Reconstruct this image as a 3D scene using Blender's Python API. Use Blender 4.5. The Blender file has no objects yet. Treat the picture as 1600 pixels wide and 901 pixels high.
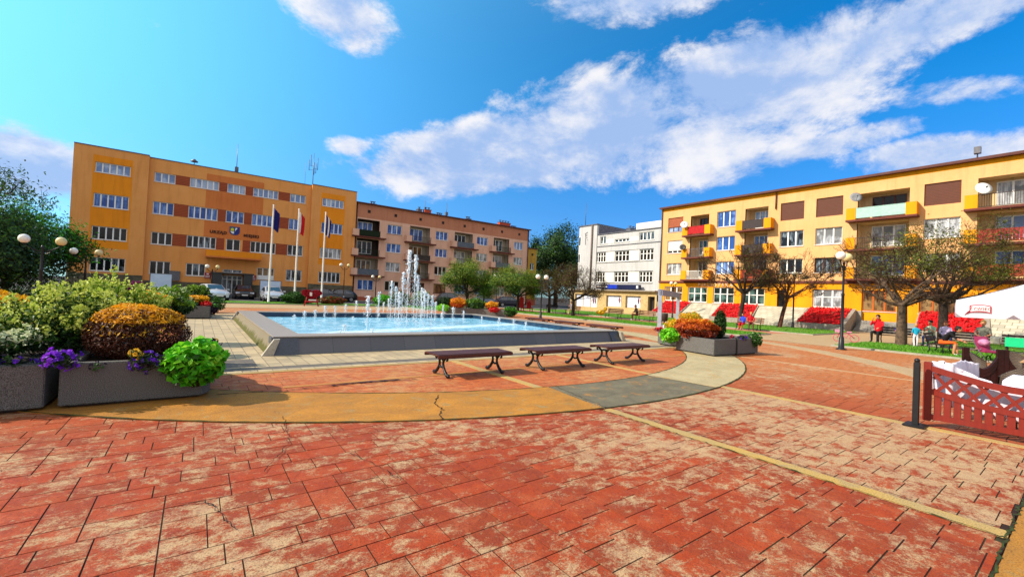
import bpy, bmesh, math, random
import numpy as np
from mathutils import Vector, Matrix
R = math.radians
scene = bpy.context.scene
col = scene.collection
random.seed(7)

# ------------------------------------------------------------------ camera
cam_d = bpy.data.cameras.new('camera'); cam = bpy.data.objects.new('camera', cam_d); col.objects.link(cam)
cam_d.sensor_width = 36.0; cam_d.lens = 15.075; cam_d.clip_start = 0.05; cam_d.clip_end = 2500
cr = Vector((0.80506, -0.59144, 0.04550)); cu = Vector((-0.04630, 0.01381, 0.99883)); cf = Vector((0.59138, 0.80623, 0.01627))
m = Matrix.Identity(4)
for i in range(3):
    m[i][0] = cr[i]; m[i][1] = cu[i]; m[i][2] = -cf[i]
m[0][3] = 0; m[1][3] = 0; m[2][3] = 1.65
cam.matrix_world = m
scene.camera = cam

# ------------------------------------------------------------------ exposure, world, sun
scene.view_settings.view_transform = 'Standard'; scene.view_settings.look = 'None'
scene.view_settings.exposure = 0.62; scene.view_settings.gamma = 1.0; scene.view_settings.use_curve_mapping = False
scene.cycles.max_bounces = 6; scene.cycles.diffuse_bounces = 3; scene.cycles.glossy_bounces = 3
scene.cycles.transparent_max_bounces = 12
SUN_EL = 37.0
SUN_DIR = Vector((-0.90, 0.44, 0)).normalized() * math.cos(R(SUN_EL)) + Vector((0, 0, math.sin(R(SUN_EL))))

w = bpy.data.worlds.new('World'); scene.world = w; w.use_nodes = True
wt = w.node_tree; wt.nodes.clear()
def wn(t, **k):
    n = wt.nodes.new(t)
    for a, b in k.items(): setattr(n, a, b)
    return n
def W(op, a, b=None, c=None):
    n = wn('ShaderNodeMath', operation=op)
    for i, v in enumerate((a, b, c)):
        if v is None: continue
        if isinstance(v, (int, float)): n.inputs[i].default_value = v
        else: wt.links.new(v, n.inputs[i])
    return n.outputs[0]
sky = wn('ShaderNodeTexSky', sky_type='NISHITA', sun_disc=False)
sky.sun_elevation = R(SUN_EL); sky.sun_rotation = math.atan2(SUN_DIR.x, SUN_DIR.y)
sky.air_density = 1.0; sky.dust_density = 0.25; sky.ozone_density = 4.0
hsv = wn('ShaderNodeHueSaturation'); hsv.inputs['Saturation'].default_value = 1.4; hsv.inputs['Value'].default_value = 1.12
wt.links.new(sky.outputs[0], hsv.inputs['Color'])
tc = wn('ShaderNodeTexCoord'); sp = wn('ShaderNodeSeparateXYZ'); wt.links.new(tc.outputs['Generated'], sp.inputs[0])
sx, sy, sz = sp.outputs
AZ = W('SUBTRACT', W('ARCTAN2', sy, sx), 0.937)          # azimuth, positive = left of the square's diagonal
EL = W('ARCSINE', sz)
zc = W('ADD', W('MAXIMUM', sz, 0.0), 0.13)
cmb = wn('ShaderNodeCombineXYZ'); wt.links.new(W('DIVIDE', sx, zc), cmb.inputs[0]); wt.links.new(W('DIVIDE', sy, zc), cmb.inputs[1]); cmb.inputs[2].default_value = 3.7
nz = wn('ShaderNodeTexNoise'); nz.inputs['Scale'].default_value = 4.6; nz.inputs['Detail'].default_value = 11; nz.inputs['Roughness'].default_value = 0.66; nz.inputs['Distortion'].default_value = 0.2
pv = wn('ShaderNodeMapping'); pv.inputs['Scale'].default_value = (1, 1, 1.7); pv.inputs['Location'].default_value = (1.3, 0.4, 2.1); wt.links.new(tc.outputs['Generated'], pv.inputs[0])
wt.links.new(pv.outputs[0], nz.inputs['Vector'])
off = wn('ShaderNodeVectorMath', operation='ADD'); wt.links.new(pv.outputs[0], off.inputs[0]); off.inputs[1].default_value = (-0.035, 0.02, 0.06)
nz2 = wn('ShaderNodeTexNoise'); nz2.inputs['Scale'].default_value = 4.6; nz2.inputs['Detail'].default_value = 6; nz2.inputs['Roughness'].default_value = 0.6
wt.links.new(off.outputs[0], nz2.inputs['Vector'])
CLOUDS = [  # azimuth, elevation, half-length, half-height, tilt, strength (radians)
    (0.06, 0.315, 0.38, 0.10, -0.20, 1.0), (-0.30, 0.37, 0.42, 0.15, -0.05, 1.0), (-0.50, 0.43, 0.36, 0.10, -0.1, 0.9), (-0.74, 0.46, 0.26, 0.055, -0.12, 0.85),
    (-0.22, 0.60, 0.24, 0.055, 0.0, 0.8), (0.43, 0.56, 0.17, 0.085, 0.45, 0.8), (-0.83, 0.35, 0.13, 0.03, 0.15, 0.6), (-0.80, 0.255, 0.19, 0.04, 0.05, 0.7),
    (-0.60, 0.30, 0.16, 0.03, -0.1, 0.55), (0.86, 0.15, 0.17, 0.08, 0.0, 1.1), (0.37, 0.30, 0.06, 0.03, 0.0, 0.6), (1.3, 0.3, 0.3, 0.12, 0, 1.0), (-1.4, 0.35, 0.4, 0.12, 0, 1.0), 
]
mask = None
for (a, e, ra, re, tl, st) in CLOUDS:
    da = W('SUBTRACT', AZ, a); de = W('SUBTRACT', EL, e)
    c_, s_ = math.cos(tl), math.sin(tl)
    u = W('DIVIDE', W('ADD', W('MULTIPLY', da, c_), W('MULTIPLY', de, s_)), ra)
    v = W('DIVIDE', W('SUBTRACT', W('MULTIPLY', de, c_), W('MULTIPLY', da, s_)), re)
    r2 = W('ADD', W('MULTIPLY', u, u), W('MULTIPLY', v, v))
    g = W('MULTIPLY', W('MAXIMUM', W('SUBTRACT', 1.0, r2), -0.6), st)
    mask = g if mask is None else W('MAXIMUM', mask, g)
dens = W('ADD', W('MULTIPLY', W('SUBTRACT', nz.outputs[0], 0.5), 4.4), W('MULTIPLY', mask, 1.45))
mr = wn('ShaderNodeMapRange', interpolation_type='SMOOTHSTEP'); wt.links.new(dens, mr.inputs[0])
mr.inputs[1].default_value = 0.14; mr.inputs[2].default_value = 0.95
shade = wn('ShaderNodeMapRange', interpolation_type='SMOOTHSTEP')
wt.links.new(W('ADD', W('ADD', W('SUBTRACT', nz2.outputs[0], 0.5), W('MULTIPLY', W('SUBTRACT', nz.outputs[0], 0.5), -0.75)), W('MULTIPLY', mask, 0.16)), shade.inputs[0])
shade.inputs[1].default_value = -0.10; shade.inputs[2].default_value = 0.22; shade.inputs[4].default_value = 0.85
# unseen bright broken cloud, added overhead and behind the viewer as neutral fill
dv = wn('ShaderNodeVectorMath', operation='DOT_PRODUCT'); wt.links.new(tc.outputs['Generated'], dv.inputs[0]); dv.inputs[1].default_value = (-0.62, -0.70, 0.42)
bk = wn('ShaderNodeMapRange', interpolation_type='SMOOTHSTEP'); wt.links.new(W('ADD', dv.outputs['Value'], W('MULTIPLY', W('SUBTRACT', nz.outputs[0], 0.5), 1.2)), bk.inputs[0]); bk.inputs[1].default_value = 0.2; bk.inputs[2].default_value = 0.5
cover = W('MAXIMUM', mr.outputs[0], bk.outputs[0])
cc = wn('ShaderNodeMix', data_type='RGBA'); wt.links.new(W('MULTIPLY', shade.outputs[0], W('SUBTRACT', 1.0, bk.outputs[0])), cc.inputs[0])
cc.inputs[6].default_value = (5.6, 5.5, 5.6, 1); cc.inputs[7].default_value = (1.6, 2.7, 4.9, 1)
# whitish cyan aerosol glow of the clear sky round the sun
dt = wn('ShaderNodeVectorMath', operation='DOT_PRODUCT'); wt.links.new(tc.outputs['Generated'], dt.inputs[0]); dt.inputs[1].default_value = tuple(SUN_DIR)
gl = W('POWER', W('MAXIMUM', W('ADD', W('MULTIPLY', dt.outputs['Value'], .62), .38), 0.0), 3.0)
glc = wn('ShaderNodeVectorMath', operation='SCALE'); glc.inputs[0].default_value = (2.3, 5.6, 5.9); wt.links.new(gl, glc.inputs['Scale'])
hz = wn('ShaderNodeMapRange', interpolation_type='SMOOTHSTEP'); wt.links.new(EL, hz.inputs[0]); hz.inputs[1].default_value = 0.0; hz.inputs[2].default_value = 0.45; hz.inputs[3].default_value = 1.0; hz.inputs[4].default_value = 0.0
ht = wn('ShaderNodeMix', data_type='RGBA', blend_type='MULTIPLY'); wt.links.new(hz.outputs[0], ht.inputs[0]); wt.links.new(hsv.outputs[0], ht.inputs[6]); ht.inputs[7].default_value = (0.30, 0.50, 0.78, 1)
ads = wn('ShaderNodeVectorMath', operation='ADD'); wt.links.new(ht.outputs[2], ads.inputs[0]); wt.links.new(glc.outputs[0], ads.inputs[1])
mx = wn('ShaderNodeMix', data_type='RGBA'); wt.links.new(W('MULTIPLY', cover, 0.93), mx.inputs[0])
wt.links.new(ads.outputs[0], mx.inputs[6]); wt.links.new(cc.outputs[2], mx.inputs[7])
bg = wn('ShaderNodeBackground'); bg.inputs[1].default_value = 0.115; wt.links.new(mx.outputs[2], bg.inputs[0])
wo = wn('ShaderNodeOutputWorld'); wt.links.new(bg.outputs[0], wo.inputs[0])

sd = bpy.data.lights.new('sun', 'SUN'); sd.energy = 4.5; sd.angle = R(0.53); sd.color = (1.0, 0.88, 0.72)
sun = bpy.data.objects.new('sun', sd); col.objects.link(sun)
sun.rotation_euler = SUN_DIR.to_track_quat('Z', 'Y').to_euler(); sun.location = (-20, 10, 30)

# ------------------------------------------------------------------ materials
def lin(h):
    h = h.lstrip('#'); v = [int(h[i:i + 2], 16) / 255 for i in (0, 2, 4)]
    return tuple(((x / 12.92) if x <= .04045 else ((x + .055) / 1.055) ** 2.4) for x in v) + (1,)
MATS = {}
def mat(name, c1, c2=None, rough=0.8, scale=3.0, bump=0.0, bscale=None, spec=0.3, metal=0.0, detail=6, lo=0.35, hi=0.65, coat=0.0, sub=0.0, trans=0.0, alpha=1.0, emit=None):
    if name in MATS: return MATS[name]
    mt = bpy.data.materials.new(name); mt.use_nodes = True; nt = mt.node_tree; b = nt.nodes['Principled BSDF']
    c1 = lin(c1) if isinstance(c1, str) else c1
    c2 = c1 if c2 is None else (lin(c2) if isinstance(c2, str) else c2)
    geo = nt.nodes.new('ShaderNodeNewGeometry')
    n = nt.nodes.new('ShaderNodeTexNoise'); n.inputs['Scale'].default_value = scale; n.inputs['Detail'].default_value = detail; n.inputs['Roughness'].default_value = .6
    nt.links.new(geo.outputs['Position'], n.inputs['Vector'])
    rp = nt.nodes.new('ShaderNodeValToRGB'); rp.color_ramp.elements[0].position = lo; rp.color_ramp.elements[1].position = hi
    rp.color_ramp.elements[0].color = c1; rp.color_ramp.elements[1].color = c2
    nt.links.new(n.outputs[0], rp.inputs[0]); nt.links.new(rp.outputs[0], b.inputs['Base Color'])
    b.inputs['Roughness'].default_value = rough; b.inputs['Specular IOR Level'].default_value = spec; b.inputs['Metallic'].default_value = metal
    b.inputs['Coat Weight'].default_value = coat; b.inputs['Alpha'].default_value = alpha
    b.inputs['Transmission Weight'].default_value = trans
    if sub: b.inputs['Subsurface Weight'].default_value = sub
    if bump:
        n2 = nt.nodes.new('ShaderNodeTexNoise'); n2.inputs['Scale'].default_value = bscale or scale * 8; n2.inputs['Detail'].default_value = 5
        nt.links.new(geo.outputs['Position'], n2.inputs['Vector'])
        bp = nt.nodes.new('ShaderNodeBump'); bp.inputs['Strength'].default_value = bump; bp.inputs['Distance'].default_value = .02
        nt.links.new(n2.outputs[0], bp.inputs['Height']); nt.links.new(bp.outputs[0], b.inputs['Normal'])
    MATS[name] = mt
    return mt
def leafmat(name, c1, c2, trans=0.25, rough=0.55):
    if name in MATS: return MATS[name]
    mt = bpy.data.materials.new(name); mt.use_nodes = True; nt = mt.node_tree; b = nt.nodes['Principled BSDF']
    geo = nt.nodes.new('ShaderNodeNewGeometry')
    rp = nt.nodes.new('ShaderNodeValToRGB'); rp.color_ramp.elements[0].color = lin(c1); rp.color_ramp.elements[1].color = lin(c2)
    nt.links.new(geo.outputs['Random Per Island'], rp.inputs[0]); nt.links.new(rp.outputs[0], b.inputs['Base Color'])
    b.inputs['Roughness'].default_value = rough; b.inputs['Specular IOR Level'].default_value = .3
    out = nt.nodes['Material Output']; tr = nt.nodes.new('ShaderNodeBsdfTranslucent'); nt.links.new(rp.outputs[0], tr.inputs[0])
    ms = nt.nodes.new('ShaderNodeMixShader'); ms.inputs[0].default_value = trans
    nt.links.new(b.outputs[0], ms.inputs[1]); nt.links.new(tr.outputs[0], ms.inputs[2]); nt.links.new(ms.outputs[0], out.inputs[0])
    MATS[name] = mt
    return mt
class NT:   # small helper for longer node materials
    def __init__(s, name):
        s.m = bpy.data.materials.new(name); s.m.use_nodes = True; s.t = s.m.node_tree; s.b = s.t.nodes['Principled BSDF']
        s.geo = s.t.nodes.new('ShaderNodeNewGeometry'); MATS[name] = s.m
        s.pos = s.geo.outputs['Position']
    def put(s, v, sock):
        if isinstance(v, (int, float)): sock.default_value = v
        elif isinstance(v, tuple): sock.default_value = v
        else: s.t.links.new(v, sock)
    def math(s, op, a, b=None):
        n = s.t.nodes.new('ShaderNodeMath'); n.operation = op; s.put(a, n.inputs[0])
        if b is not None: s.put(b, n.inputs[1])
        return n.outputs[0]
    def mapping(s, scale=(1, 1, 1), rot=0, loc=(0, 0, 0)):
        n = s.t.nodes.new('ShaderNodeMapping'); n.inputs['Scale'].default_value = scale; n.inputs['Rotation'].default_value = (0, 0, rot); n.inputs['Location'].default_value = loc
        s.t.links.new(s.pos, n.inputs[0]); return n.outputs[0]
    def noise(s, scale, detail=5, rough=.6, vec=None, dist=0.0):
        n = s.t.nodes.new('ShaderNodeTexNoise'); n.inputs['Scale'].default_value = scale; n.inputs['Detail'].default_value = detail
        n.inputs['Roughness'].default_value = rough; n.inputs['Distortion'].default_value = dist; s.t.links.new(vec or s.pos, n.inputs['Vector']); return n.outputs[0]
    def ramp(s, f, stops):
        n = s.t.nodes.new('ShaderNodeValToRGB'); e = n.color_ramp.elements
        while len(e) < len(stops): e.new(.5)
        for el, (p, c) in zip(e, stops):
            el.position = p; el.color = lin(c) if isinstance(c, str) else (c, c, c, 1)
        s.put(f, n.inputs[0]); return n.outputs[0]
    def mix(s, f, a, b, bt='MIX'):
        n = s.t.nodes.new('ShaderNodeMix'); n.data_type = 'RGBA'; n.blend_type = bt; s.put(f, n.inputs[0])
        for v, i in ((a, 6), (b, 7)): s.put(lin(v) if isinstance(v, str) else v, n.inputs[i])
        return n.outputs[2]
    def bump(s, h, st=.4, d=.01):
        n = s.t.nodes.new('ShaderNodeBump'); n.inputs['Strength'].default_value = st; n.inputs['Distance'].default_value = d; s.put(h, n.inputs['Height']); s.t.links.new(n.outputs[0], s.b.inputs['Normal'])
    def done(s, color, rough=.8, spec=.3):
        s.put(color, s.b.inputs['Base Color']); s.put(rough, s.b.inputs['Roughness']); s.b.inputs['Specular IOR Level'].default_value = spec; return s.m

def worn_paving(name, red1, red2, bare1, bare2, t0, t1, strips=False):
    n = NT(name)
    big = n.noise(.5, 4, .55)
    mid = n.noise(4.6, 15, .80, n.mapping((1.0, 1.3, 1), rot=0.5), .25)
    fine = n.noise(55, 5, .75)
    f = n.math('ADD', n.math('MULTIPLY', mid, 1.0), n.math('ADD', n.math('MULTIPLY', big, .55), n.math('MULTIPLY', fine, .30)))
    sep = n.t.nodes.new('ShaderNodeSeparateXYZ'); n.t.links.new(n.pos, sep.inputs[0])
    if strips:
        d = n.math('ABSOLUTE', n.math('SUBTRACT', sep.outputs[0], 6.9))
        f = n.math('ADD', f, n.math('MULTIPLY', n.math('LESS_THAN', d, 1.8), .058))
        f = n.math('ADD', f, n.math('MULTIPLY', n.math('GREATER_THAN', sep.outputs[0], 8.7), -.045))
    f = n.math('ADD', f, n.math('MULTIPLY', n.geo.outputs['Random Per Island'], .045))
    k = n.ramp(n.math('MULTIPLY', f, .6), [(t0 * .6, 0.0), (t1 * .6, .92)])
    rnd = n.geo.outputs['Random Per Island']
    red = n.mix(n.math('MULTIPLY', rnd, .9), red1, red2)
    red = n.mix(n.ramp(n.noise(7, 8, .7), [(.42, 0.0), (.66, .55)]), red, '#7c2c1c')
    red = n.mix(n.ramp(n.noise(2.2, 8, .7, n.mapping((1, 1, 1), 0, (9, 4, 0))), [(.5, 0.0), (.68, .55)]), red, '#b25e38')
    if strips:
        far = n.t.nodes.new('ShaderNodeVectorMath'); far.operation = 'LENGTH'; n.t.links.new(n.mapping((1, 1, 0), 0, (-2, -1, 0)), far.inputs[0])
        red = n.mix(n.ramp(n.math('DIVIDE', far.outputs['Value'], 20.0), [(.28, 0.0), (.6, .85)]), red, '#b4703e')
    bare = n.mix(n.noise(70, 3, .8), bare1, bare2)
    bare = n.mix(n.ramp(n.noise(3.3, 6), [(.48, 0.0), (.66, .6)]), bare, '#a0745a')
    c = n.mix(k, red, bare)
    c = n.mix(n.ramp(n.noise(95, 2, .7), [(.36, .55), (.47, 0.0)]), c, '#4a2a1c')
    n.bump(n.math('ADD', n.math('MULTIPLY', n.noise(11, 9, .68, None, .5), 1.0), n.math('ADD', n.math('MULTIPLY', k, -.14), n.math('MULTIPLY', fine, .15))), .8, .016)
    return n.done(c, n.ramp(n.noise(5, 4), [(.3, .62), (.7, .9)]), .25)
M_RED = worn_paving('worn_red_stamped_concrete', '#a03c12', '#863818', '#c4a67c', '#a48460', 0.93, 1.045, True)
M_ORANGE = worn_paving('worn_orange_stamped_concrete', '#bc6430', '#a85a30', '#c8965c', '#b48854', .90, 1.12)
n = NT('joint_soil'); M_JOINT = n.done(n.mix(n.ramp(n.noise(1.7, 5), [(.5, 0.0), (.62, 1.0)]), '#2c1a12', '#33351a'), .95)
def stained(name, a, b, c, dirt):
    n = NT(name)
    x = n.mix(n.ramp(n.noise(1.1, 9, .7, n.mapping((1, 1.6, 1)), .8), [(.38, 0.0), (.62, 1.0)]), a, b)
    x = n.mix(n.ramp(n.noise(3.4, 8, .7, None, .5), [(.56, 0.0), (.66, .8)]), x, c)
    x = n.mix(n.ramp(n.noise(80, 3, .75), [(.38, .55), (.52, 0.0)]), x, dirt)
    n.bump(n.math('ADD', n.math('MULTIPLY', n.noise(55, 5, .7), .5), n.noise(6, 8, .75)), .55, .012)
    return n.done(x, .82)
M_OCHRE = stained('ochre_painted_concrete', '#b87c28', '#98682a', '#948054', '#443012')
M_BEIGE = stained('beige_worn_concrete', '#b8a880', '#a4946e', '#b98a3c', '#6a5a40')
M_GREYP = stained('grey_patch_concrete', '#5e5644', '#787058', '#a8783c', '#24221a')
M_YSTRIP = stained('yellow_painted_strip', '#bc9850', '#ac9260', '#9c8868', '#4c3820')
M_TAN = stained('tan_path_concrete', '#b49a74', '#a88c68', '#b88a5c', '#6a543c')
n = NT('grey_paver_blocks')
br = n.t.nodes.new('ShaderNodeTexBrick'); n.t.links.new(n.mapping((1, 1, 1)), br.inputs['Vector'])
br.inputs['Scale'].default_value = 1.0; br.inputs['Brick Width'].default_value = .25; br.inputs['Row Height'].default_value = .25; br.inputs['Mortar Size'].default_value = .006; br.offset = 0.0
br.inputs['Color1'].default_value = lin('#b8a480'); br.inputs['Color2'].default_value = lin('#a08e70'); br.inputs['Mortar'].default_value = lin('#4a4434'); br.inputs['Mortar Smooth'].default_value = .4
n.bump(n.math('ADD', n.math('MULTIPLY', br.outputs[1], -1.0), n.math('MULTIPLY', n.noise(40, 4), .4)), .4, .01)
M_PAVER = n.done(n.mix(n.ramp(n.noise(1.3, 6), [(.45, 0.0), (.7, .5)]), br.outputs[0], '#77705f'), .8)
M_DPAVER = mat('dark_paver_border', '#6b6358', '#57514a', .85, 6, .3, 40)
M_ASPH = mat('asphalt', '#4c4c4e', '#5c5b5a', .9, 2, .3, 60)
M_GRASSG = mat('lawn_ground', '#3f6a12', '#5a8a1c', .9, 1.2, .5, 30)
M_KERB = mat('kerb_concrete', '#a39c8c', '#8a8474', .85, 6, .3, 40)
M_SOIL = mat('planter_soil', '#2a1e14', '#1a130d', .95, 12, .5, 60)
M_AGG = mat('exposed_aggregate', '#7c7a76', '#34332f', .88, 120, .8, 130, detail=4, lo=.38, hi=.64)
M_GRANITE = mat('dark_granite', '#4f545c', '#343840', .38, 40, .1, 60, spec=.5, detail=8)
M_COPING = mat('polished_granite_coping', '#a39b90', '#7d766e', .35, 45, .05, 60, spec=.5)
M_SLANT = mat('pale_slab', '#b9b2a2', '#9a9384', .6, 20, .1)

# ------------------------------------------------------------------ object helpers
def tag(o, label=None, cat=None, group=None, kind=None):
    if label: o['label'] = label
    if cat: o['category'] = cat
    if group: o['group'] = group
    if kind: o['kind'] = kind
    return o
def empty(name, loc, label, cat, group=None, rz=0.0):
    o = bpy.data.objects.new(name, None); col.objects.link(o); o.location = loc; o.rotation_euler = (0, 0, rz)
    o.empty_display_size = .3
    return tag(o, label, cat, group)
def link(name, me, parent=None):
    o = bpy.data.objects.new(name, me); col.objects.link(o)
    if parent is not None: o.parent = parent
    return o
def copy_tree(o, parent=None):
    c = o.copy(); col.objects.link(c)
    if parent is not None: c.parent = parent
    for ch in list(o.children): copy_tree(ch, c)
    return c
IDM = lambda a, b, c: (a, b, c)
class MB:
    def __init__(s, f=IDM): s.v = []; s.f = []; s.mi = []; s.f_ = f; s.m = 0; s.sm = []
    def vert(s, a, b, c): s.v.append(tuple(s.f_(a, b, c))); return len(s.v) - 1
    def face(s, ids, smooth=False): s.f.append(tuple(ids)); s.mi.append(s.m); s.sm.append(smooth)
    def box(s, a0, a1, b0, b1, c0, c1, m=None):
        if m is not None: s.m = m
        i = [s.vert(a, b, c) for c in (c0, c1) for b in (b0, b1) for a in (a0, a1)]
        for q in ((0, 2, 3, 1), (4, 5, 7, 6), (0, 1, 5, 4), (1, 3, 7, 5), (3, 2, 6, 7), (2, 0, 4, 6)): s.face([i[k] for k in q])
        return s
    def prism(s, pts, z0, z1, m=None):     # polygon in (a, b), extruded along c
        if m is not None: s.m = m
        lo = [s.vert(x, y, z0) for x, y in pts]; hi = [s.vert(x, y, z1) for x, y in pts]; n = len(pts)
        s.face(lo[::-1]); s.face(hi)
        for k in range(n): s.face([lo[k], lo[(k + 1) % n], hi[(k + 1) % n], hi[k]])
        return s
    def tube(s, pts, r, seg=6, m=None, caps=True):
        if m is not None: s.m = m
        pts = [Vector(p) for p in pts]; rr = r if isinstance(r, (list, tuple)) else [r] * len(pts)
        rings = []; up = None
        for k, p in enumerate(pts):
            d = (pts[min(k + 1, len(pts) - 1)] - pts[max(k - 1, 0)])
            if d.length < 1e-6: d = Vector((0, 0, 1))
            d.normalize()
            if up is None: up = Vector((0, 0, 1)) if abs(d.z) < .9 else Vector((1, 0, 0))
            a = d.cross(up); 
            if a.length < 1e-4: a = d.cross(Vector((0, 1, .3)))
            a.normalize(); b = a.cross(d).normalized(); up = b
            rings.append([s.vert(*(p + (a * math.cos(t) + b * math.sin(t)) * rr[k])) for t in [2 * math.pi * q / seg for q in range(seg)]])
        for k in range(len(rings) - 1):
            for q in range(seg): s.face([rings[k][q], rings[k][(q + 1) % seg], rings[k + 1][(q + 1) % seg], rings[k + 1][q]], True)
        if caps: s.face(rings[0][::-1]); s.face(rings[-1])
        return s
    def lathe(s, prof, c=(0, 0, 0), seg=16, m=None):
        if m is not None: s.m = m
        rings = []
        for r, z in prof: rings.append([s.vert(c[0] + r * math.cos(2 * math.pi * q / seg), c[1] + r * math.sin(2 * math.pi * q / seg), c[2] + z) for q in range(seg)])
        for k in range(len(rings) - 1):
            for q in range(seg): s.face([rings[k][q], rings[k][(q + 1) % seg], rings[k + 1][(q + 1) % seg], rings[k + 1][q]], True)
        s.face(rings[0][::-1]); s.face(rings[-1]); return s
    def ball(s, c, r, seg=10, rings=7, sc=(1, 1, 1), jit=0, m=None):
        if m is not None: s.m = m
        top = s.vert(c[0], c[1], c[2] + r * sc[2]); bot = s.vert(c[0], c[1], c[2] - r * sc[2]); rs = []
        for k in range(1, rings):
            t = math.pi * k / rings; row = []
            for q in range(seg):
                p = 2 * math.pi * q / seg; j = 1 + random.uniform(-jit, jit)
                row.append(s.vert(c[0] + r * sc[0] * j * math.sin(t) * math.cos(p), c[1] + r * sc[1] * j * math.sin(t) * math.sin(p), c[2] + r * sc[2] * j * math.cos(t)))
            rs.append(row)
        for q in range(seg):
            s.face([top, rs[0][q], rs[0][(q + 1) % seg]], True); s.face([bot, rs[-1][(q + 1) % seg], rs[-1][q]], True)
            for k in range(len(rs) - 1): s.face([rs[k][q], rs[k + 1][q], rs[k + 1][(q + 1) % seg], rs[k][(q + 1) % seg]], True)
        return s
    def build(s, name, mats, parent=None, bevel=0.0):
        me = bpy.data.meshes.new(name); me.from_pydata(s.v, [], s.f)
        mats = mats if isinstance(mats, (list, tuple)) else [mats]
        for x in mats: me.materials.append(x)
        me.polygons.foreach_set('material_index', [min(i, len(mats) - 1) for i in s.mi])
        me.polygons.foreach_set('use_smooth', s.sm)
        bm = bmesh.new(); bm.from_mesh(me); bmesh.ops.recalc_face_normals(bm, faces=bm.faces)
        if bevel: bmesh.ops.bevel(bm, geom=[e for e in bm.edges if len(e.link_faces) == 2 and e.calc_face_angle(0) > .6], offset=bevel, segments=2, affect='EDGES', clamp_overlap=True)
        bm.to_mesh(me); bm.free(); me.update()
        return link(name, me, parent)
def struct(name, mb, m): return tag(mb.build(name, m), kind='structure')

# ------------------------------------------------------------------ leaves
rng = np.random.default_rng(5)
def leaf_arrays(pts, size, normals=None, aspect=1.8, flat=0.5, droop=0.0, jitter=.35):
    n = len(pts); pts = np.asarray(pts, float)
    d = rng.normal(size=(n, 3)); 
    if normals is not None: d = d * (1 - flat) + np.asarray(normals) * flat * 1.6
    d /= np.linalg.norm(d, axis=1)[:, None] + 1e-9
    t = rng.normal(size=(n, 3)); t[:, 2] -= droop; t -= (t * d).sum(1)[:, None] * d; t /= np.linalg.norm(t, axis=1)[:, None] + 1e-9
    b = np.cross(d, t); s = size * (1 + rng.uniform(-jitter, jitter, n))[:, None]
    v = np.empty((n, 4, 3)); L = s * aspect * .5; Wd = s * .5
    v[:, 0] = pts - t * L; v[:, 1] = pts + b * Wd + d * Wd * .35; v[:, 2] = pts + t * L; v[:, 3] = pts - b * Wd + d * Wd * .35
    return v.reshape(-1, 3)
def leaf_mesh(name, sets, parent=None, extra=None):
    """sets: list of (pts, size, normals, aspect, material, droop); extra: MB with its own single material"""
    V = []; mi = []; mats = []; nv = 0; faces = []
    for (pts, size, nor, asp, mt, dr) in sets:
        if len(pts) == 0: continue
        a = leaf_arrays(pts, size, nor, asp, droop=dr); k = len(pts); base = nv + np.arange(k)[:, None] * 4
        faces.append(base + np.array([0, 1, 2, 3])); V.append(a); nv += len(a)
        if mt not in mats: mats.append(mt)
        mi += [mats.index(mt)] * k
    V = np.concatenate(V); F = np.concatenate(faces)
    me = bpy.data.meshes.new(name); me.from_pydata(V.tolist(), [], F.tolist())
    for x in mats: me.materials.append(x)
    me.polygons.foreach_set('material_index', mi); me.update()
    return link(name, me, parent)
def ell(n, c, r, inner=.55, top=False, lump=0.0, seed=0):
    """points and outward normals spread through the outer part of an ellipsoid with lumps"""
    d = rng.normal(size=(n, 3)); d /= np.linalg.norm(d, axis=1)[:, None]
    if top: d[:, 2] = np.abs(d[:, 2])
    rad = inner + (1 - inner) * rng.uniform(0, 1, n) ** .6
    if lump:
        ph = np.random.default_rng(seed).uniform(0, 6.28, 12)
        k = np.sin(d[:, 0] * 5 + ph[0]) * np.sin(d[:, 1] * 5 + ph[1]) + np.sin(d[:, 2] * 6 + ph[2]) * np.sin(d[:, 0] * 4 + ph[3]) + .6 * np.sin(d[:, 1] * 11 + ph[4]) * np.sin(d[:, 0] * 10 + ph[5])
        rad = rad * (1 + lump * k)
    return np.asarray(c) + d * rad[:, None] * np.asarray(r), d

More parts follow.
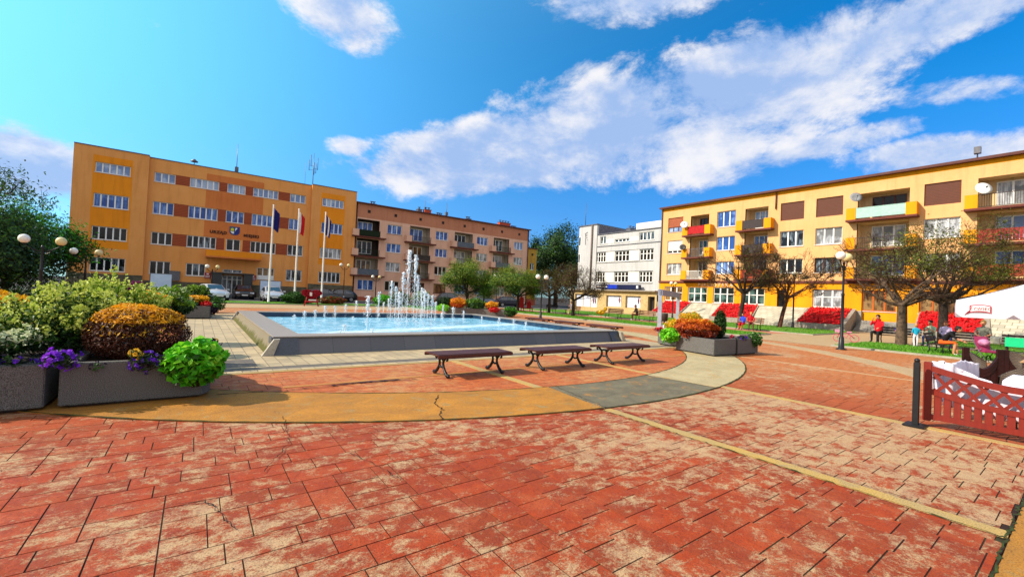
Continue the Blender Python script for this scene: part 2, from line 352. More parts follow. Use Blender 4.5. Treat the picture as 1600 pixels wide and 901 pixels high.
# ================================================================== GROUND
CX, CY, RO, RI = 6.65, 16.45, 12.13, 10.6
g = MB(); g.box(-600, 600, -400, 800, -.5, -.0125); struct('ground', g, M_JOINT)
def tiles(x0, x1, y0, y1, ux, uy, keep, seed, amp=.0012, gap=.0008):
    rnd = random.Random(seed); nx = int((x1 - x0) / ux); ny = int((y1 - y0) / uy)
    used = [[False] * ny for _ in range(nx)]; mb = MB()
    for j in range(ny):
        i = 0
        while i < nx:
            if used[i][j]: i += 1; continue
            wd = rnd.choice((3, 4, 4, 5, 5, 6)); ht = 2 if rnd.random() < .1 else 1
            k = 1
            while k < wd and i + k < nx and not used[i + k][j]: k += 1
            wd = k; ht = min(ht, ny - j)
            if ht == 2 and any(used[i + q][j + 1] for q in range(wd)): ht = 1
            if i + wd < nx - 1 and not used[i + wd][j] and (i + wd + 1 >= nx or used[i + wd + 1][j]): wd += 1
            if wd > 4: ht = 1
            for q in range(wd):
                for r_ in range(ht): used[i + q][j + r_] = True
            X0 = x0 + i * ux; X1 = X0 + wd * ux; Y0 = y0 + j * uy; Y1 = Y0 + ht * uy; i += wd
            if not keep((X0 + X1) / 2, (Y0 + Y1) / 2): continue
            g_ = lambda: gap + rnd.uniform(0, .0020)
            a0, a1, b0, b1 = X0 + g_(), X1 - g_(), Y0 + g_(), Y1 - g_()
            z = lambda: -.008 + rnd.uniform(-amp, amp)
            e = .0032
            t = [mb.vert(a0 + e, b0 + e, z()), mb.vert(a1 - e, b0 + e, z()), mb.vert(a1 - e, b1 - e, z()), mb.vert(a0 + e, b1 - e, z())]
            s_ = [mb.vert(a0, b0, -.032), mb.vert(a1, b0, -.032), mb.vert(a1, b1, -.032), mb.vert(a0, b1, -.032)]
            mb.face(t)
            for q in range(4): mb.face([s_[q], s_[(q + 1) % 4], t[(q + 1) % 4], t[q]])
    return mb
def columns(x0, x1, y0, y1, keep, seed):   # slabs laid in files along y, each file with its own staggered joints
    rnd = random.Random(seed); mb = MB(); x = x0
    while x < x1 - .2:
        wd = min(rnd.choice((.30, .34, .40, .46)), x1 - x); y = y0 - rnd.uniform(0, .25)
        while y < y1:
            ht = rnd.choice((.22, .24, .24, .26, .38)); X0, X1, Y0_, Y1_ = x, x + wd, max(y, y0), min(y + ht, y1); y += ht
            if Y1_ - Y0_ < .05 or not keep((X0 + X1) / 2, (Y0_ + Y1_) / 2): continue
            a0, a1, b0, b1 = X0 + rnd.uniform(.0003, .0014), X1 - rnd.uniform(.0003, .0014), Y0_ + rnd.uniform(.001, .003), Y1_ - rnd.uniform(.001, .003); e = .003
            z = lambda: -.008 + rnd.uniform(-.0012, .0012)
            t = [mb.vert(a0 + e, b0 + e, z()), mb.vert(a1 - e, b0 + e, z()), mb.vert(a1 - e, b1 - e, z()), mb.vert(a0 + e, b1 - e, z())]
            s_ = [mb.vert(a0, b0, -.032), mb.vert(a1, b0, -.032), mb.vert(a1, b1, -.032), mb.vert(a0, b1, -.032)]
            mb.face(t)
            for q in range(4): mb.face([s_[q], s_[(q + 1) % 4], t[(q + 1) % 4], t[q]])
        x += wd
    return mb
def rad(x, y): return math.hypot(x - CX, y - CY)
def in_apron(x, y): return -.35 < x < 15.2 and 9.3 < y < 27
o = struct('red_paving', columns(2.123, 23.4, .38, 16.5, lambda x, y: rad(x, y) > RO - .35, 31), M_RED)
o = struct('red_paving', tiles(-9, 2.2, .38, 16.6, .083, .24, lambda x, y: rad(x, y) > RO - .35 and x < 2.15, 33), M_RED)
o = struct('red_paving', tiles(-9, 23.4, 16.55, 34.2, .083, .24, lambda x, y: rad(x, y) > RO - .35 and rad(x, y) < 40, 3), M_RED)
o = struct('inner_paving', tiles(-5, 18, 4.6, 29, .083, .24, lambda x, y: rad(x, y) < RI + .3 and not (0.1 < x < 14.6 and 9.7 < y < 26.4), 4), M_ORANGE)
def ring(name, r0, r1, a0, a1, z, m, n=64, th=.03):
    mb = MB(); P = []
    for k in range(n + 1):
        t = a0 + (a1 - a0) * k / n; c, s = math.cos(t), math.sin(t)
        P.append([mb.vert(CX + r * c, CY + r * s, zz) for r, zz in ((r0, z - th), (r0, z), (r1, z), (r1, z - th))])
    for k in range(n):
        for q in range(3): mb.face([P[k][q], P[k][q + 1], P[k + 1][q + 1], P[k + 1][q]])
    mb.face(P[0]); mb.face(P[-1][::-1])
    return struct(name, mb, m)
def angx(r, x): return -math.acos((x - CX) / r)
a_a = angx(11.4, 5.2); a_b = angx(11.4, 8.35)
ring('ochre_ring_path', RI, RO, -math.pi * 1.15, a_a - .004, .004, M_OCHRE, 90)
ring('grey_ring_patch', RI, RO, a_a, a_b, .003, M_GREYP, 16)
ring('beige_ring_path', RI, RO, a_b + .004, -.15 * math.pi + .6, .004, M_BEIGE, 60)
ring('back_ring_path', RI, RO, -.15 * math.pi + .604, math.pi * .849, .003, M_TAN, 60)
ring('outer_ring_path', 16.1, 17.0, -1.15, .5, .003, M_TAN, 60)
M_MOSS = mat('moss_in_joints', '#3c4a14', '#1e1c10', .95, 8, .6, 60)
for rr, a0, a1 in ((RO, -math.pi * 1.1, .5), (RI, -math.pi * 1.1, .5)):
    mb = MB(); rnd = random.Random(int(rr * 10)); prev = None
    for k in range(401):
        t = a0 + (a1 - a0) * k / 400; wd = .008 + .016 * rnd.random() ** 2; off = rnd.uniform(-.006, .006)
        p = [mb.vert(CX + (rr + off - wd) * math.cos(t), CY + (rr + off - wd) * math.sin(t), .0065), mb.vert(CX + (rr + off + wd) * math.cos(t), CY + (rr + off + wd) * math.sin(t), .0065)]
        if prev: mb.face([prev[0], prev[1], p[1], p[0]])
        prev = p
    tag(mb.build('moss_joint', M_MOSS), kind='structure')
def sheet(name, x0, x1, y0, y1, z, m, th=.03): return struct(name, MB().box(x0, x1, y0, y1, z - th, z), m)
sheet('ochre_band', -30, 30, -3, .36, .002, M_OCHRE)
for (x0, x1, y0, y1) in ((5.0, 5.16, .37, 4.36), (8.62, 8.78, .37, 4.5), (5.02, 5.2, 5.96, 9.2), (8.4, 8.56, 5.98, 9.2)):
    sheet('painted_strip', x0, x1, y0, y1, .0, M_YSTRIP)
sheet('painted_strip', -1.0, 16.6, 9.18, 9.3, .001, M_YSTRIP)
sheet('painted_strip', 14.35, 14.47, .37, 7.05, -.001, M_TAN); sheet('painted_strip', 1.2, 14.0, 7.72, 7.82, -.001, stained('faded_ochre_strip', '#b8803c', '#a8703a', '#b07848', '#5a4020'))
# jagged cracks and moss along the strips
def crack(pts, wd, seed, name='crack', m=None, z=.008):
    rnd = random.Random(seed); P = []
    for a, b in zip(pts, pts[1:]):
        k = max(2, int(math.dist(a, b) / .05))
        for q in range(k):
            t = q / k; P.append((a[0] + (b[0] - a[0]) * t + rnd.uniform(-.018, .018), a[1] + (b[1] - a[1]) * t + rnd.uniform(-.018, .018)))
    P.append(pts[-1]); mb = MB(); prev = None
    for k, p in enumerate(P):
        q = P[min(k + 1, len(P) - 1)]; o_ = P[max(k - 1, 0)]; d = Vector((q[0] - o_[0], q[1] - o_[1])); d = d.normalized() if d.length else Vector((1, 0)); w_ = wd * rnd.uniform(.25, 1)
        e = [mb.vert(p[0] - d.y * w_, p[1] + d.x * w_, z), mb.vert(p[0] + d.y * w_, p[1] - d.x * w_, z)]
        if prev: mb.face([prev[0], prev[1], e[1], e[0]])
        prev = e
    return tag(mb.build(name, m or M_CRACK), kind='structure')
M_CRACK = mat('crack_dark', '#1c1008', '#2a1c10', .95, 20)
crack([(2.64, 4.98), (2.72, 5.25), (2.86, 5.4), (2.92, 5.8), (3.12, 6.1), (3.19, 6.2)], .013, 1)
crack([(4.97, .37), (4.975, 4.36)], .012, 2, m=M_MOSS); crack([(5.18, .37), (5.185, 4.36)], .007, 3)
crack([(8.79, .4), (8.79, 4.5)], .008, 4); crack([(-3, .372), (30, .372)], .013, 5, m=M_MOSS)
crack([(8.25, 6.0), (8.32, 5.2), (8.4, 4.5)], .01, 6); crack([(5.45, 5.93), (5.28, 5.2), (5.14, 4.42)], .008, 7)
crack([(.95, 6.0), (.88, 5.2), (.82, 4.9), (.55, 4.3)], .006, 8); crack([(-.1, 3.98), (.12, 3.96), (.16, 3.85), (.28, 3.4)], .006, 9)
crack([(1.3, 4.4), (1.42, 4.0), (1.5, 3.6)], .005, 10); crack([(.3, 7.6), (1.2, 7.5), (2.2, 7.62), (3.4, 7.55)], .02, 11)
crack([(1.9, 7.58), (2.5, 7.66), (3.1, 7.62)], .05, 12, m=mat('wet_stain', '#3a140c', '#5a2414', .4, 8))
crack([(4.15, .3), (4.6, -.4), (4.4, -1)], .01, 13)
for k in range(26):   # tiny litter and pebbles lying on the paving
    pass
mb = MB(); rnd = random.Random(3)
for k in range(260):
    x, y = rnd.uniform(-1.5, 8), rnd.uniform(.6, 9); s = rnd.uniform(.002, .006)
    mb.ball((x, y, -.004), s, 5, 4, (1, 1, .5), .2)
tag(mb.build('pebbles', mat('pebble', '#8a7a66', '#4a3a2c', .9, 30)), kind='stuff')
# apron round the pool
sheet('paver_apron', -.35, 15.3, 9.82, 26.6, .001, M_PAVER)
sheet('paver_border', -.35, 15.3, 9.5, 9.8, .002, M_DPAVER); sheet('paver_apron', -.35, 15.3, 9.31, 9.49, .003, M_PAVER)
sheet('paver_border', -.1, 1.05, 9.9, 10.9, .005, M_DPAVER, .004)
# far part of the square, paths, lawns, road and car park
sheet('far_path', 23.41, 52, -14, 60, -.004, M_TAN); sheet('side_path', -40, 23.4, 34.2, 40.5, -.003, M_TAN)
sheet('pink_path', 28.2, 31.4, 12.0, 44, .002, mat('pink_paving', '#b5765a', '#a56a50', .85, 3, .3, 30))
sheet('side_path', -40, -9.0, -3, 34.2, -.003, M_TAN)
sheet('road', -60, 110, 45.2, 55.4, .002, M_ASPH); sheet('side_street', 34, 45.2, 44.2, 45.1, .001, M_ASPH)
sheet('house_pavement', -60, 46, 55.45, 57.4, .1, M_KERB, .15)
def lawn(x0, x1, y0, y1, zt=.06):
    struct('lawn_kerb', MB().box(x0, x1, y0, y1, -.03, zt), M_KERB)
    struct('lawn', MB().box(x0 + .1, x1 - .1, y0 + .1, y1 - .1, zt - .01, zt + .012), M_GRASSG)
LAWNS = [(24.2, 28.1, 11.6, 40), (23.6, 28.6, -9, 7.2), (31.6, 40.6, 10.6, 42), (31.4, 38.5, -9, 5.8), (-36, 15.2, 40.7, 44.8), (16.4, 27, 35.4, 44.2), (-30, -10, 12, 33)]
for L in LAWNS: lawn(*L)
mb = MB(); r_ = rng; N = 0
for (x0, x1, y0, y1), n_ in zip(LAWNS, (15000, 13000, 9000, 4000, 5000, 5000, 2000)):
    for k in range(n_):
        x, y = random.uniform(x0 + .12, x1 - .12), random.uniform(y0 + .12, y1 - .12); a = random.uniform(0, 3.14); h_ = random.uniform(.03, .09); s = .02
        i = [mb.vert(x - s * math.cos(a), y - s * math.sin(a), .065), mb.vert(x + s * math.cos(a), y + s * math.sin(a), .065), mb.vert(x + random.uniform(-.03, .03), y + random.uniform(-.03, .03), .07 + h_)]
        mb.face(i)
tag(mb.build('grass', leafmat('grass_blades', '#3c7a10', '#78ac2a', .35)), 'short green grass growing on the lawns around the square', 'grass', kind='stuff')

# ================================================================== FOUNTAIN POOL
PX0, PX1, PY0, PY1, PH, CW = 1.5, 13.9, 11.5, 22.6, .42, .66
pool = empty('fountain_pool', (7.6, 17.4, 0), 'wide square granite fountain basin filled with pale blue water', 'fountain')
inv = (-7.6, -17.4, 0)
def loc(f): return lambda a, b, c: (a - 7.6, b - 17.4, c)
mb = MB(loc(0))
def ringbox(mb, o0, o1, z0, z1, i0, i1):   # frame: outer rect o0 (x0,x1,y0,y1) at z0, o1 at z1; inner i0 / i1
    def rect(r, z): return [mb.vert(r[0], r[2], z), mb.vert(r[1], r[2], z), mb.vert(r[1], r[3], z), mb.vert(r[0], r[3], z)]
    A, B, C_, D = rect(o0, z0), rect(o1, z1), rect(i1, z1), rect(i0, z0)
    for q in range(4):
        r2 = (q + 1) % 4
        mb.face([A[q], A[r2], B[r2], B[q]]); mb.face([B[q], B[r2], C_[r2], C_[q]]); mb.face([C_[q], C_[r2], D[r2], D[q]]); mb.face([D[q], D[r2], A[r2], A[q]])
inn = (PX0 + CW - .06, PX1 - CW + .06, PY0 + CW - .06, PY1 - CW + .06)
ringbox(mb, (PX0 - .02, PX1 + .02, PY0 - .14, PY1 + .14), (PX0 + .08, PX1 - .08, PY0 + .06, PY1 - .06), 0, PH - .03, inn, inn)
n = NT('granite_wall_slabs')
br = n.t.nodes.new('ShaderNodeTexBrick'); sepn = n.t.nodes.new('ShaderNodeSeparateXYZ'); n.t.links.new(n.pos, sepn.inputs[0])
cb = n.t.nodes.new('ShaderNodeCombineXYZ'); n.t.links.new(sepn.outputs[0], cb.inputs[0]); n.t.links.new(sepn.outputs[2], cb.inputs[1]); n.t.links.new(cb.outputs[0], br.inputs['Vector'])
br.offset = 0; br.inputs['Scale'].default_value = 1; br.inputs['Brick Width'].default_value = .95; br.inputs['Row Height'].default_value = 3; br.inputs['Mortar Size'].default_value = .006
br.inputs['Color1'].default_value = lin('#545254'); br.inputs['Color2'].default_value = lin('#464648'); br.inputs['Mortar'].default_value = lin('#22242a')
sp2 = n.noise(120, 4, .8)
M_GWALL = n.done(n.mix(n.ramp(sp2, [(.45, 0.0), (.7, .6)]), br.outputs[0], '#84868c'), .42, .5)
mb.build('basin_wall', M_GWALL, pool)
mb = MB(loc(0)); ringbox(mb, (PX0, PX1, PY0, PY1), (PX0, PX1, PY0, PY1), PH - .03, PH, (PX0 + CW, PX1 - CW, PY0 + CW, PY1 - CW), (PX0 + CW, PX1 - CW, PY0 + CW, PY1 - CW))
mb.build('coping', M_COPING, pool, bevel=.008)
mb = MB(loc(0)).box(inn[0] - .01, inn[1] + .01, inn[2] - .01, inn[3] + .01, .01, .06)
mb.build('basin_floor', mat('blue_pool_paint', '#7cc4e6', '#5fb0dc', .6, 1.5), pool)
n = NT('pool_water')
wv = n.noise(2.2, 6, .6, None, .8); wv2 = n.noise(11, 5, .65)
n.bump(n.math('ADD', n.math('MULTIPLY', wv, 1.0), n.math('MULTIPLY', wv2, .5)), .7, .05)
cfoam = n.ramp(n.noise(1.5, 10, .75, n.mapping((1, 1.7, 1), .4), 1.2), [(.47, 0.0), (.60, .9)])
sepn = n.t.nodes.new('ShaderNodeSeparateXYZ'); n.t.links.new(n.pos, sepn.inputs[0])
# foam streak where the spray falls, plus general foam
ds = n.math('ABSOLUTE', n.math('ADD', n.math('MULTIPLY', n.math('SUBTRACT', sepn.outputs[0], 7.4), .35), n.math('SUBTRACT', 15.6, sepn.outputs[1])))
st = n.math('MULTIPLY', n.ramp(ds, [(.0, 1.0), (.9, 0.0)]), n.ramp(n.noise(3, 8, .8, None, .6), [(.35, .2), (.6, 1.0)]))
fo = n.math('MAXIMUM', n.math('MULTIPLY', cfoam, .45), n.math('MULTIPLY', st, .9))
n.put(n.mix(fo, n.mix(wv2, '#58b4dc', '#84d0ea'), '#f2f8fc'), n.b.inputs['Base Color'])
n.put(n.ramp(fo, [(0, .08), (1, .6)]), n.b.inputs['Roughness']); n.b.inputs['Specular IOR Level'].default_value = .5
mb = MB(loc(0)); nx = 60
G = [[mb.vert(inn[0] + (inn[1] - inn[0]) * i / nx, inn[2] + (inn[3] - inn[2]) * j / nx, .20 + random.uniform(-.006, .006)) for j in range(nx + 1)] for i in range(nx + 1)]
for i in range(nx):
    for j in range(nx): mb.face([G[i][j], G[i + 1][j], G[i + 1][j + 1], G[i][j + 1]], True)
mb.build('water', n.m, pool)
mb = MB(loc(0)); e_ = .003
ringbox(mb, (inn[0] + e_, inn[1] - e_, inn[2] + e_, inn[3] - e_), (inn[0] + e_, inn[1] - e_, inn[2] + e_, inn[3] - e_), .1, PH - .035, (inn[0] + .02, inn[1] - .02, inn[2] + .02, inn[3] - .02), (inn[0] + .02, inn[1] - .02, inn[2] + .02, inn[3] - .02))
mb.build('inner_lining', mat('dark_blue_tiles', '#24405a', '#16283e', .3, 3, .1, 20), pool)
# slanted end slabs and corner blocks
for (x, y, sx_, sy_) in ((PX0, PY0, 1, 1), (PX1, PY0, -1, 1), (PX0, PY1, 1, -1), (PX1, PY1, -1, -1)):
    mb = MB(loc(0)); pts = [(y - .2 * sy_, 0), (y + .5 * sy_, 0), (y + .5 * sy_, PH - .035), (y + .02 * sy_, PH - .035)]
    lo = [mb.vert(x - .03 * sx_, a, b) for a, b in pts]; hi = [mb.vert(x + .55 * sx_, a, b) for a, b in pts]
    mb.face(lo); mb.face(hi[::-1])
    for q in range(4): mb.face([lo[q], lo[(q + 1) % 4], hi[(q + 1) % 4], hi[q]])
    cbk = mb.build('corner_block', M_GRANITE, pool)
    mb = MB(loc(0)); pts = [(x - .24 * sx_, 0), (x + .0 * sx_, 0), (x + .12 * sx_, PH - .04), (x + .0 * sx_, PH - .04)]
    lo = [mb.vert(a, y - .23 * sy_, b) for a, b in pts]; hi = [mb.vert(a, y - .12 * sy_, b) for a, b in pts]
    mb.face(lo); mb.face(hi[::-1])
    for q in range(4): mb.face([lo[q], lo[(q + 1) % 4], hi[(q + 1) % 4], hi[q]])
    mb.build('end_slab', M_SLANT, pool)
n = NT('mossy_slope'); sepn = n.t.nodes.new('ShaderNodeSeparateXYZ'); n.t.links.new(n.pos, sepn.inputs[0])
k_ = n.math('ADD', n.math('MULTIPLY', sepn.outputs[2], 2.6), n.math('MULTIPLY', n.noise(3, 6), 1.0))
M_SLOPE = n.done(n.mix(n.ramp(k_, [(.75, 0.0), (1.15, 1.0)]), '#4c4a0e', '#756b56'), .85)
for s_, x in ((1, PX0), (-1, PX1)):
    mb = MB(loc(0))
    A = [mb.vert(x - .13 * s_, PY0 - .1, .003), mb.vert(x - .13 * s_, PY1, .003), mb.vert(x + .03 * s_, PY1, PH - .05), mb.vert(x + .03 * s_, PY0 - .1, PH - .05), mb.vert(x + .03 * s_, PY0 - .1, .003), mb.vert(x + .03 * s_, PY1, .003)]
    mb.face([A[0], A[1], A[2], A[3]]); mb.face([A[0], A[3], A[4]]); mb.face([A[1], A[5], A[2]]); mb.build('side_slope', M_SLOPE, pool)

# fountain jets: each a thin stem of falling drops with a frothy white head
n = NT('white_water'); n.b.inputs['Transmission Weight'].default_value = .1; n.b.inputs['IOR'].default_value = 1.2
n.bump(n.noise(60, 4), .6, .02)
n.b.inputs['Subsurface Weight'].default_value = .3; n.b.inputs['Subsurface Radius'].default_value = (.1, .1, .1)
n.b.inputs['Alpha'].default_value = .78; M_FOAM = n.done(lin('#f4f8fc'), .35, .5)
def jet(x, y, hgt, head=.09, k=0, label=''):
    rnd = random.Random(k); mb = MB(); head *= .52
    z = 0; P = []; rr = []
    while z < hgt * .85: P.append((rnd.uniform(-.006, .006), rnd.uniform(-.006, .006), z)); rr.append(.006 + .005 * rnd.random()); z += .05
    mb.tube(P, rr, 5)
    top = hgt; nb = int(14 + hgt * 36); span = min(hgt * .6, .25 + hgt * .34)
    for q in range(nb):
        t = rnd.random() ** 1.25; zz = top - span * t; sp_ = head * (1.05 - abs(t - .2) * .9)
        s = rnd.uniform(.16, .55) * head * (1 - .55 * t)
        mb.ball((rnd.gauss(0, .42) * sp_, rnd.gauss(0, .42) * sp_, zz), s, 6, 4, (1, 1, rnd.uniform(1.1, 1.9)), .3)
    for q in range(int(30 + 170 * hgt)):   # drops
        zz = top * rnd.random(); sp_ = .03 + head * (1.3 - .5 * zz / top)
        mb.ball((rnd.gauss(0, .6) * sp_, rnd.gauss(0, .6) * sp_, zz), rnd.uniform(.003, .011), 4, 3, (1, 1, 1.8), 0)
    o = mb.build('fountain_jet', M_FOAM); o.location = (x, y, .2)
    return tag(o, label, 'water jet', 'water jets of the fountain')
JETS = [(4.4, 13.69, 1.22, 'low white jet at the near side of the pool, third from the left'), (7.3, 22.29, 0.41, 'low white jet along the far side of the pool, tenth from the left'), (6.89, 19.9, 1.32, 'medium height white fountain jet near the centre, first from the left'), (7.98, 22.29, 0.76, 'low white jet along the far side of the pool, twelfth from the left'), (7.52, 20.0, 1.86, 'medium height white fountain jet near the centre, second from the left'), (8.24, 22.26, 0.97, 'low white jet along the far side of the pool, thirteenth from the left'), (7.74, 20.0, 1.61, 'medium height white fountain jet near the centre, third from the left'), (6.06, 15.3, 1.38, 'medium height white fountain jet near the centre, fourth from the left'), (7.68, 19.0, 2.28, 'tall white fountain jet beside the tallest pair, first from the left'), (6.7, 16.07, 3.04, 'tallest frothy white fountain jet, first of the pair from the left'), (8.2, 18.88, 3.13, 'tallest frothy white fountain jet, second of the pair from the left'), (7.04, 15.9, 2.07, 'tall white fountain jet beside the tallest pair, second from the left'), (8.92, 19.64, 1.6, 'medium height white fountain jet near the centre, fifth from the left'), (6.9, 14.89, 1.46, 'medium height white fountain jet near the centre, sixth from the left'), (9.19, 19.46, 1.31, 'medium height white fountain jet near the centre, seventh from the left'), (7.18, 14.83, 1.31, 'medium height white fountain jet near the centre, eighth from the left'), (9.93, 21.71, 0.87, 'low white jet along the far side of the pool, fourteenth from the left'), (10.53, 21.33, 0.91, 'low white jet along the right side of the pool, first from the left'), (10.86, 21.06, 0.77, 'low white jet along the right side of the pool, third from the left'), (11.25, 20.66, 0.66, 'low white jet along the right side of the pool, fourth from the left'), (10.71, 20.9, 0.35, 'low white jet along the right side of the pool, second from the left'), (3.34, 19.82, 0.22, 'low white jet along the far side of the pool, first from the left'), (3.86, 20.57, 0.35, 'low white jet along the far side of the pool, second from the left'), (4.39, 21.1, 0.38, 'low white jet along the far side of the pool, third from the left'), (4.91, 21.49, 0.55, 'low white jet along the far side of the pool, fourth from the left'), (5.44, 21.8, 0.54, 'low white jet along the far side of the pool, fifth from the left'), (5.98, 22.02, 0.61, 'low white jet along the far side of the pool, sixth from the left'), (6.54, 22.18, 0.81, 'low white jet along the far side of the pool, eighth from the left'), (6.87, 22.0, 0.27, 'low white jet along the far side of the pool, ninth from the left'), (7.64, 22.1, 0.51, 'low white jet along the far side of the pool, eleventh from the left'), (3.87, 14.22, 0.28, 'low white jet at the near side of the pool, second from the left'), (5.96, 20.61, 0.12, 'low white jet along the far side of the pool, seventh from the left'), (3.68, 14.0, 0.11, 'low white jet at the near side of the pool, first from the left'), (4.45, 13.3, 0.22, 'low white jet at the near side of the pool, fourth from the left'), (11.64, 20.17, 0.51, 'low white jet along the right side of the pool, fifth from the left'), (12.0, 18.89, 0.28, 'low white jet along the right side of the pool, sixth from the left'), (12.2, 17.6, 0.3, 'low white jet along the right side of the pool, seventh from the left'), (12.3, 16.5, 0.3, 'low white jet along the right side of the pool, eighth from the left'), (12.25, 15.5, 0.26, 'low white jet along the right side of the pool, ninth from the left')]
for k, (x, y, h_, lb) in enumerate(JETS): jet(x, y, h_, .075 + .03 * min(h_, 3), k + 1, lb)

# ================================================================== BUILDINGS
def plaster(name, c1, c2, streak='#7a6a50'):
    n = NT(name)
    x = n.mix(n.ramp(n.noise(.5, 8, .65), [(.35, 0.0), (.7, 1.0)]), c1, c2)
    x = n.mix(n.ramp(n.noise(1.0, 7, .7, n.mapping((2.5, 2.5, .22))), [(.5, 0.0), (.78, .6)]), x, streak)
    n.bump(n.noise(45, 4, .7), .25, .008)
    return n.done(x, .88, .2)
def boards(name, c1, c2, step=.16):
    n = NT(name); sepn = n.t.nodes.new('ShaderNodeSeparateXYZ'); n.t.links.new(n.pos, sepn.inputs[0])
    fr = n.math('FRACT', n.math('DIVIDE', sepn.outputs[2], step)); k = n.math('LESS_THAN', fr, .16)
    n.bump(n.math('MULTIPLY', k, -1.0), .6, .02)
    return n.done(n.mix(k, n.mix(n.noise(2, 5), c1, c2), '#3a1c0c'), .7, .3)
def louvre(name, c1, c2, step=.12):
    n = NT(name); sepn = n.t.nodes.new('ShaderNodeSeparateXYZ'); n.t.links.new(n.pos, sepn.inputs[0])
    fr = n.math('FRACT', n.math('DIVIDE', sepn.outputs[2], step)); n.bump(fr, .7, .02)
    return n.done(n.mix(n.ramp(fr, [(.0, .6), (.3, 0.0)]), n.mix(n.noise(3, 4), c1, c2), '#1c0e08'), .6, .3)
M_LW = plaster('ochre_plaster', '#e29c58', '#da924c', '#b87840'); M_LWD = plaster('terracotta_plaster', '#d07a40', '#c67038', '#a4582c')
M_LWO = plaster('vivid_orange_plaster', '#ea9020', '#e2861c', '#bc6a18'); M_LWB = boards('brown_red_cladding', '#ac5028', '#944222')
M_PINK = plaster('pink_beige_plaster', '#dcb098', '#d4a68c', '#ac8068'); M_PINKD = plaster('dusky_pink_plaster', '#bc7e60', '#b47658', '#8c5844'); M_PINKB = plaster('brick_red_plinth', '#a85a44', '#9c4c3c', '#70382c')
M_YEL = plaster('light_ochre_plaster', '#e0ac76', '#d8a26a', '#b48a5c'); M_YELO = plaster('saturated_yellow_plaster', '#ec9a14', '#e08e10', '#bb7614'); M_YEL3 = plaster('golden_plaster', '#e7aa1c', '#dc9c16', '#b88218')
M_WHT = plaster('cream_white_plaster', '#bcbcbc', '#b0b0b0', '#8a867e'); M_WHT2 = plaster('white_render', '#e4e0d6', '#d8d4ca', '#b0aca0')
M_STONE = mat('stone_plinth', '#6a6450', '#484436', .85, 2.5, .5, 14); M_DSTONE = mat('dark_green_granite', '#23282a', '#15191b', .35, 20, spec=.5)
M_FRAME = mat('white_window_frame', '#e8e8e4', '#dcdcd8', .45, 5); M_BFRAME = mat('brown_window_frame', '#5a2c1c', '#48221a', .5, 8)
M_OFRAME = mat('orange_wood_frame', '#b8601c', '#9c4e18', .5, 8); M_DFRAME = mat('dark_frame', '#2c2a2c', '#201e20', .45, 8)
M_ROOFM = mat('brown_roof_edge', '#5a2c24', '#4a241e', .55, 4); M_ROOF = mat('roof_felt', '#3c3a3a', '#2c2a2a', .9, 2); M_LEAD = mat('grey_metal_flashing', '#6c6a6e', '#56545a', .45, 6, metal=.4)
M_SILL = mat('dark_sill', '#5c3a2c', '#4a2e24', .6, 8); M_WSILL = mat('pale_sill', '#d8d4cc', '#c4c0b8', .5, 8)
M_CONC = mat('bare_concrete', '#a0978a', '#867c70', .9, 6, .3, 40)
def glass(name, a, b, c=None, w=7.0, rough=.07, dark=.5):
    n = NT(name); sepn = n.t.nodes.new('ShaderNodeSeparateXYZ'); n.t.links.new(n.pos, sepn.inputs[0])
    cb = n.t.nodes.new('ShaderNodeCombineXYZ'); n.t.links.new(sepn.outputs[0], cb.inputs[0]); n.t.links.new(sepn.outputs[1], cb.inputs[1]); n.t.links.new(n.math('MULTIPLY', sepn.outputs[2], .12), cb.inputs[2])
    f = n.noise(w, 4, .6, cb.outputs[0]); g_ = n.noise(.9, 3, .5)
    x = n.mix(n.ramp(f, [(.42, 0.0), (.58, 1.0)]), a, b)
    if c: x = n.mix(n.ramp(g_, [(.45, 0.0), (.55, 1.0)]), x, c)
    n.bump(n.noise(1.2, 2), .06, .05)
    m_ = n.done(x, rough, .28)
    return m_
G_BLUE = glass('glass_painted_sky_reflection', '#3c62a8', '#6f90c8', '#2c4c90'); G_DARK = glass('glass_dark_room', '#0d0f14', '#1c1e22', '#2a2420')  # blue panes have the sky's reflection painted into their base colour
G_PALE = glass('glass_pale_blinds', '#8ea4c4', '#a8b8d0', '#7088b4', 3); G_CURT = glass('glass_net_curtain', '#b8bcc0', '#8a8e94', '#6c6e70', 12)
G_GREEN = glass('glass_green_shop', '#38504a', '#52706a', '#1c2624', 4); G_MIX = glass('glass_mixed', '#1c222c', '#7c8a94', '#141418', 9); G_WARM = glass('glass_warm_room', '#6a4a28', '#2c1c14', '#8c7048', 9)
M_SHUT = louvre('brown_roller_shutter', '#6c4030', '#5c3628'); M_WSHUT = louvre('white_roller_shutter', '#dcdcdc', '#cccccc')
M_CURT = mat('room_interior', '#1c1814', '#2c241c', .95, 2)

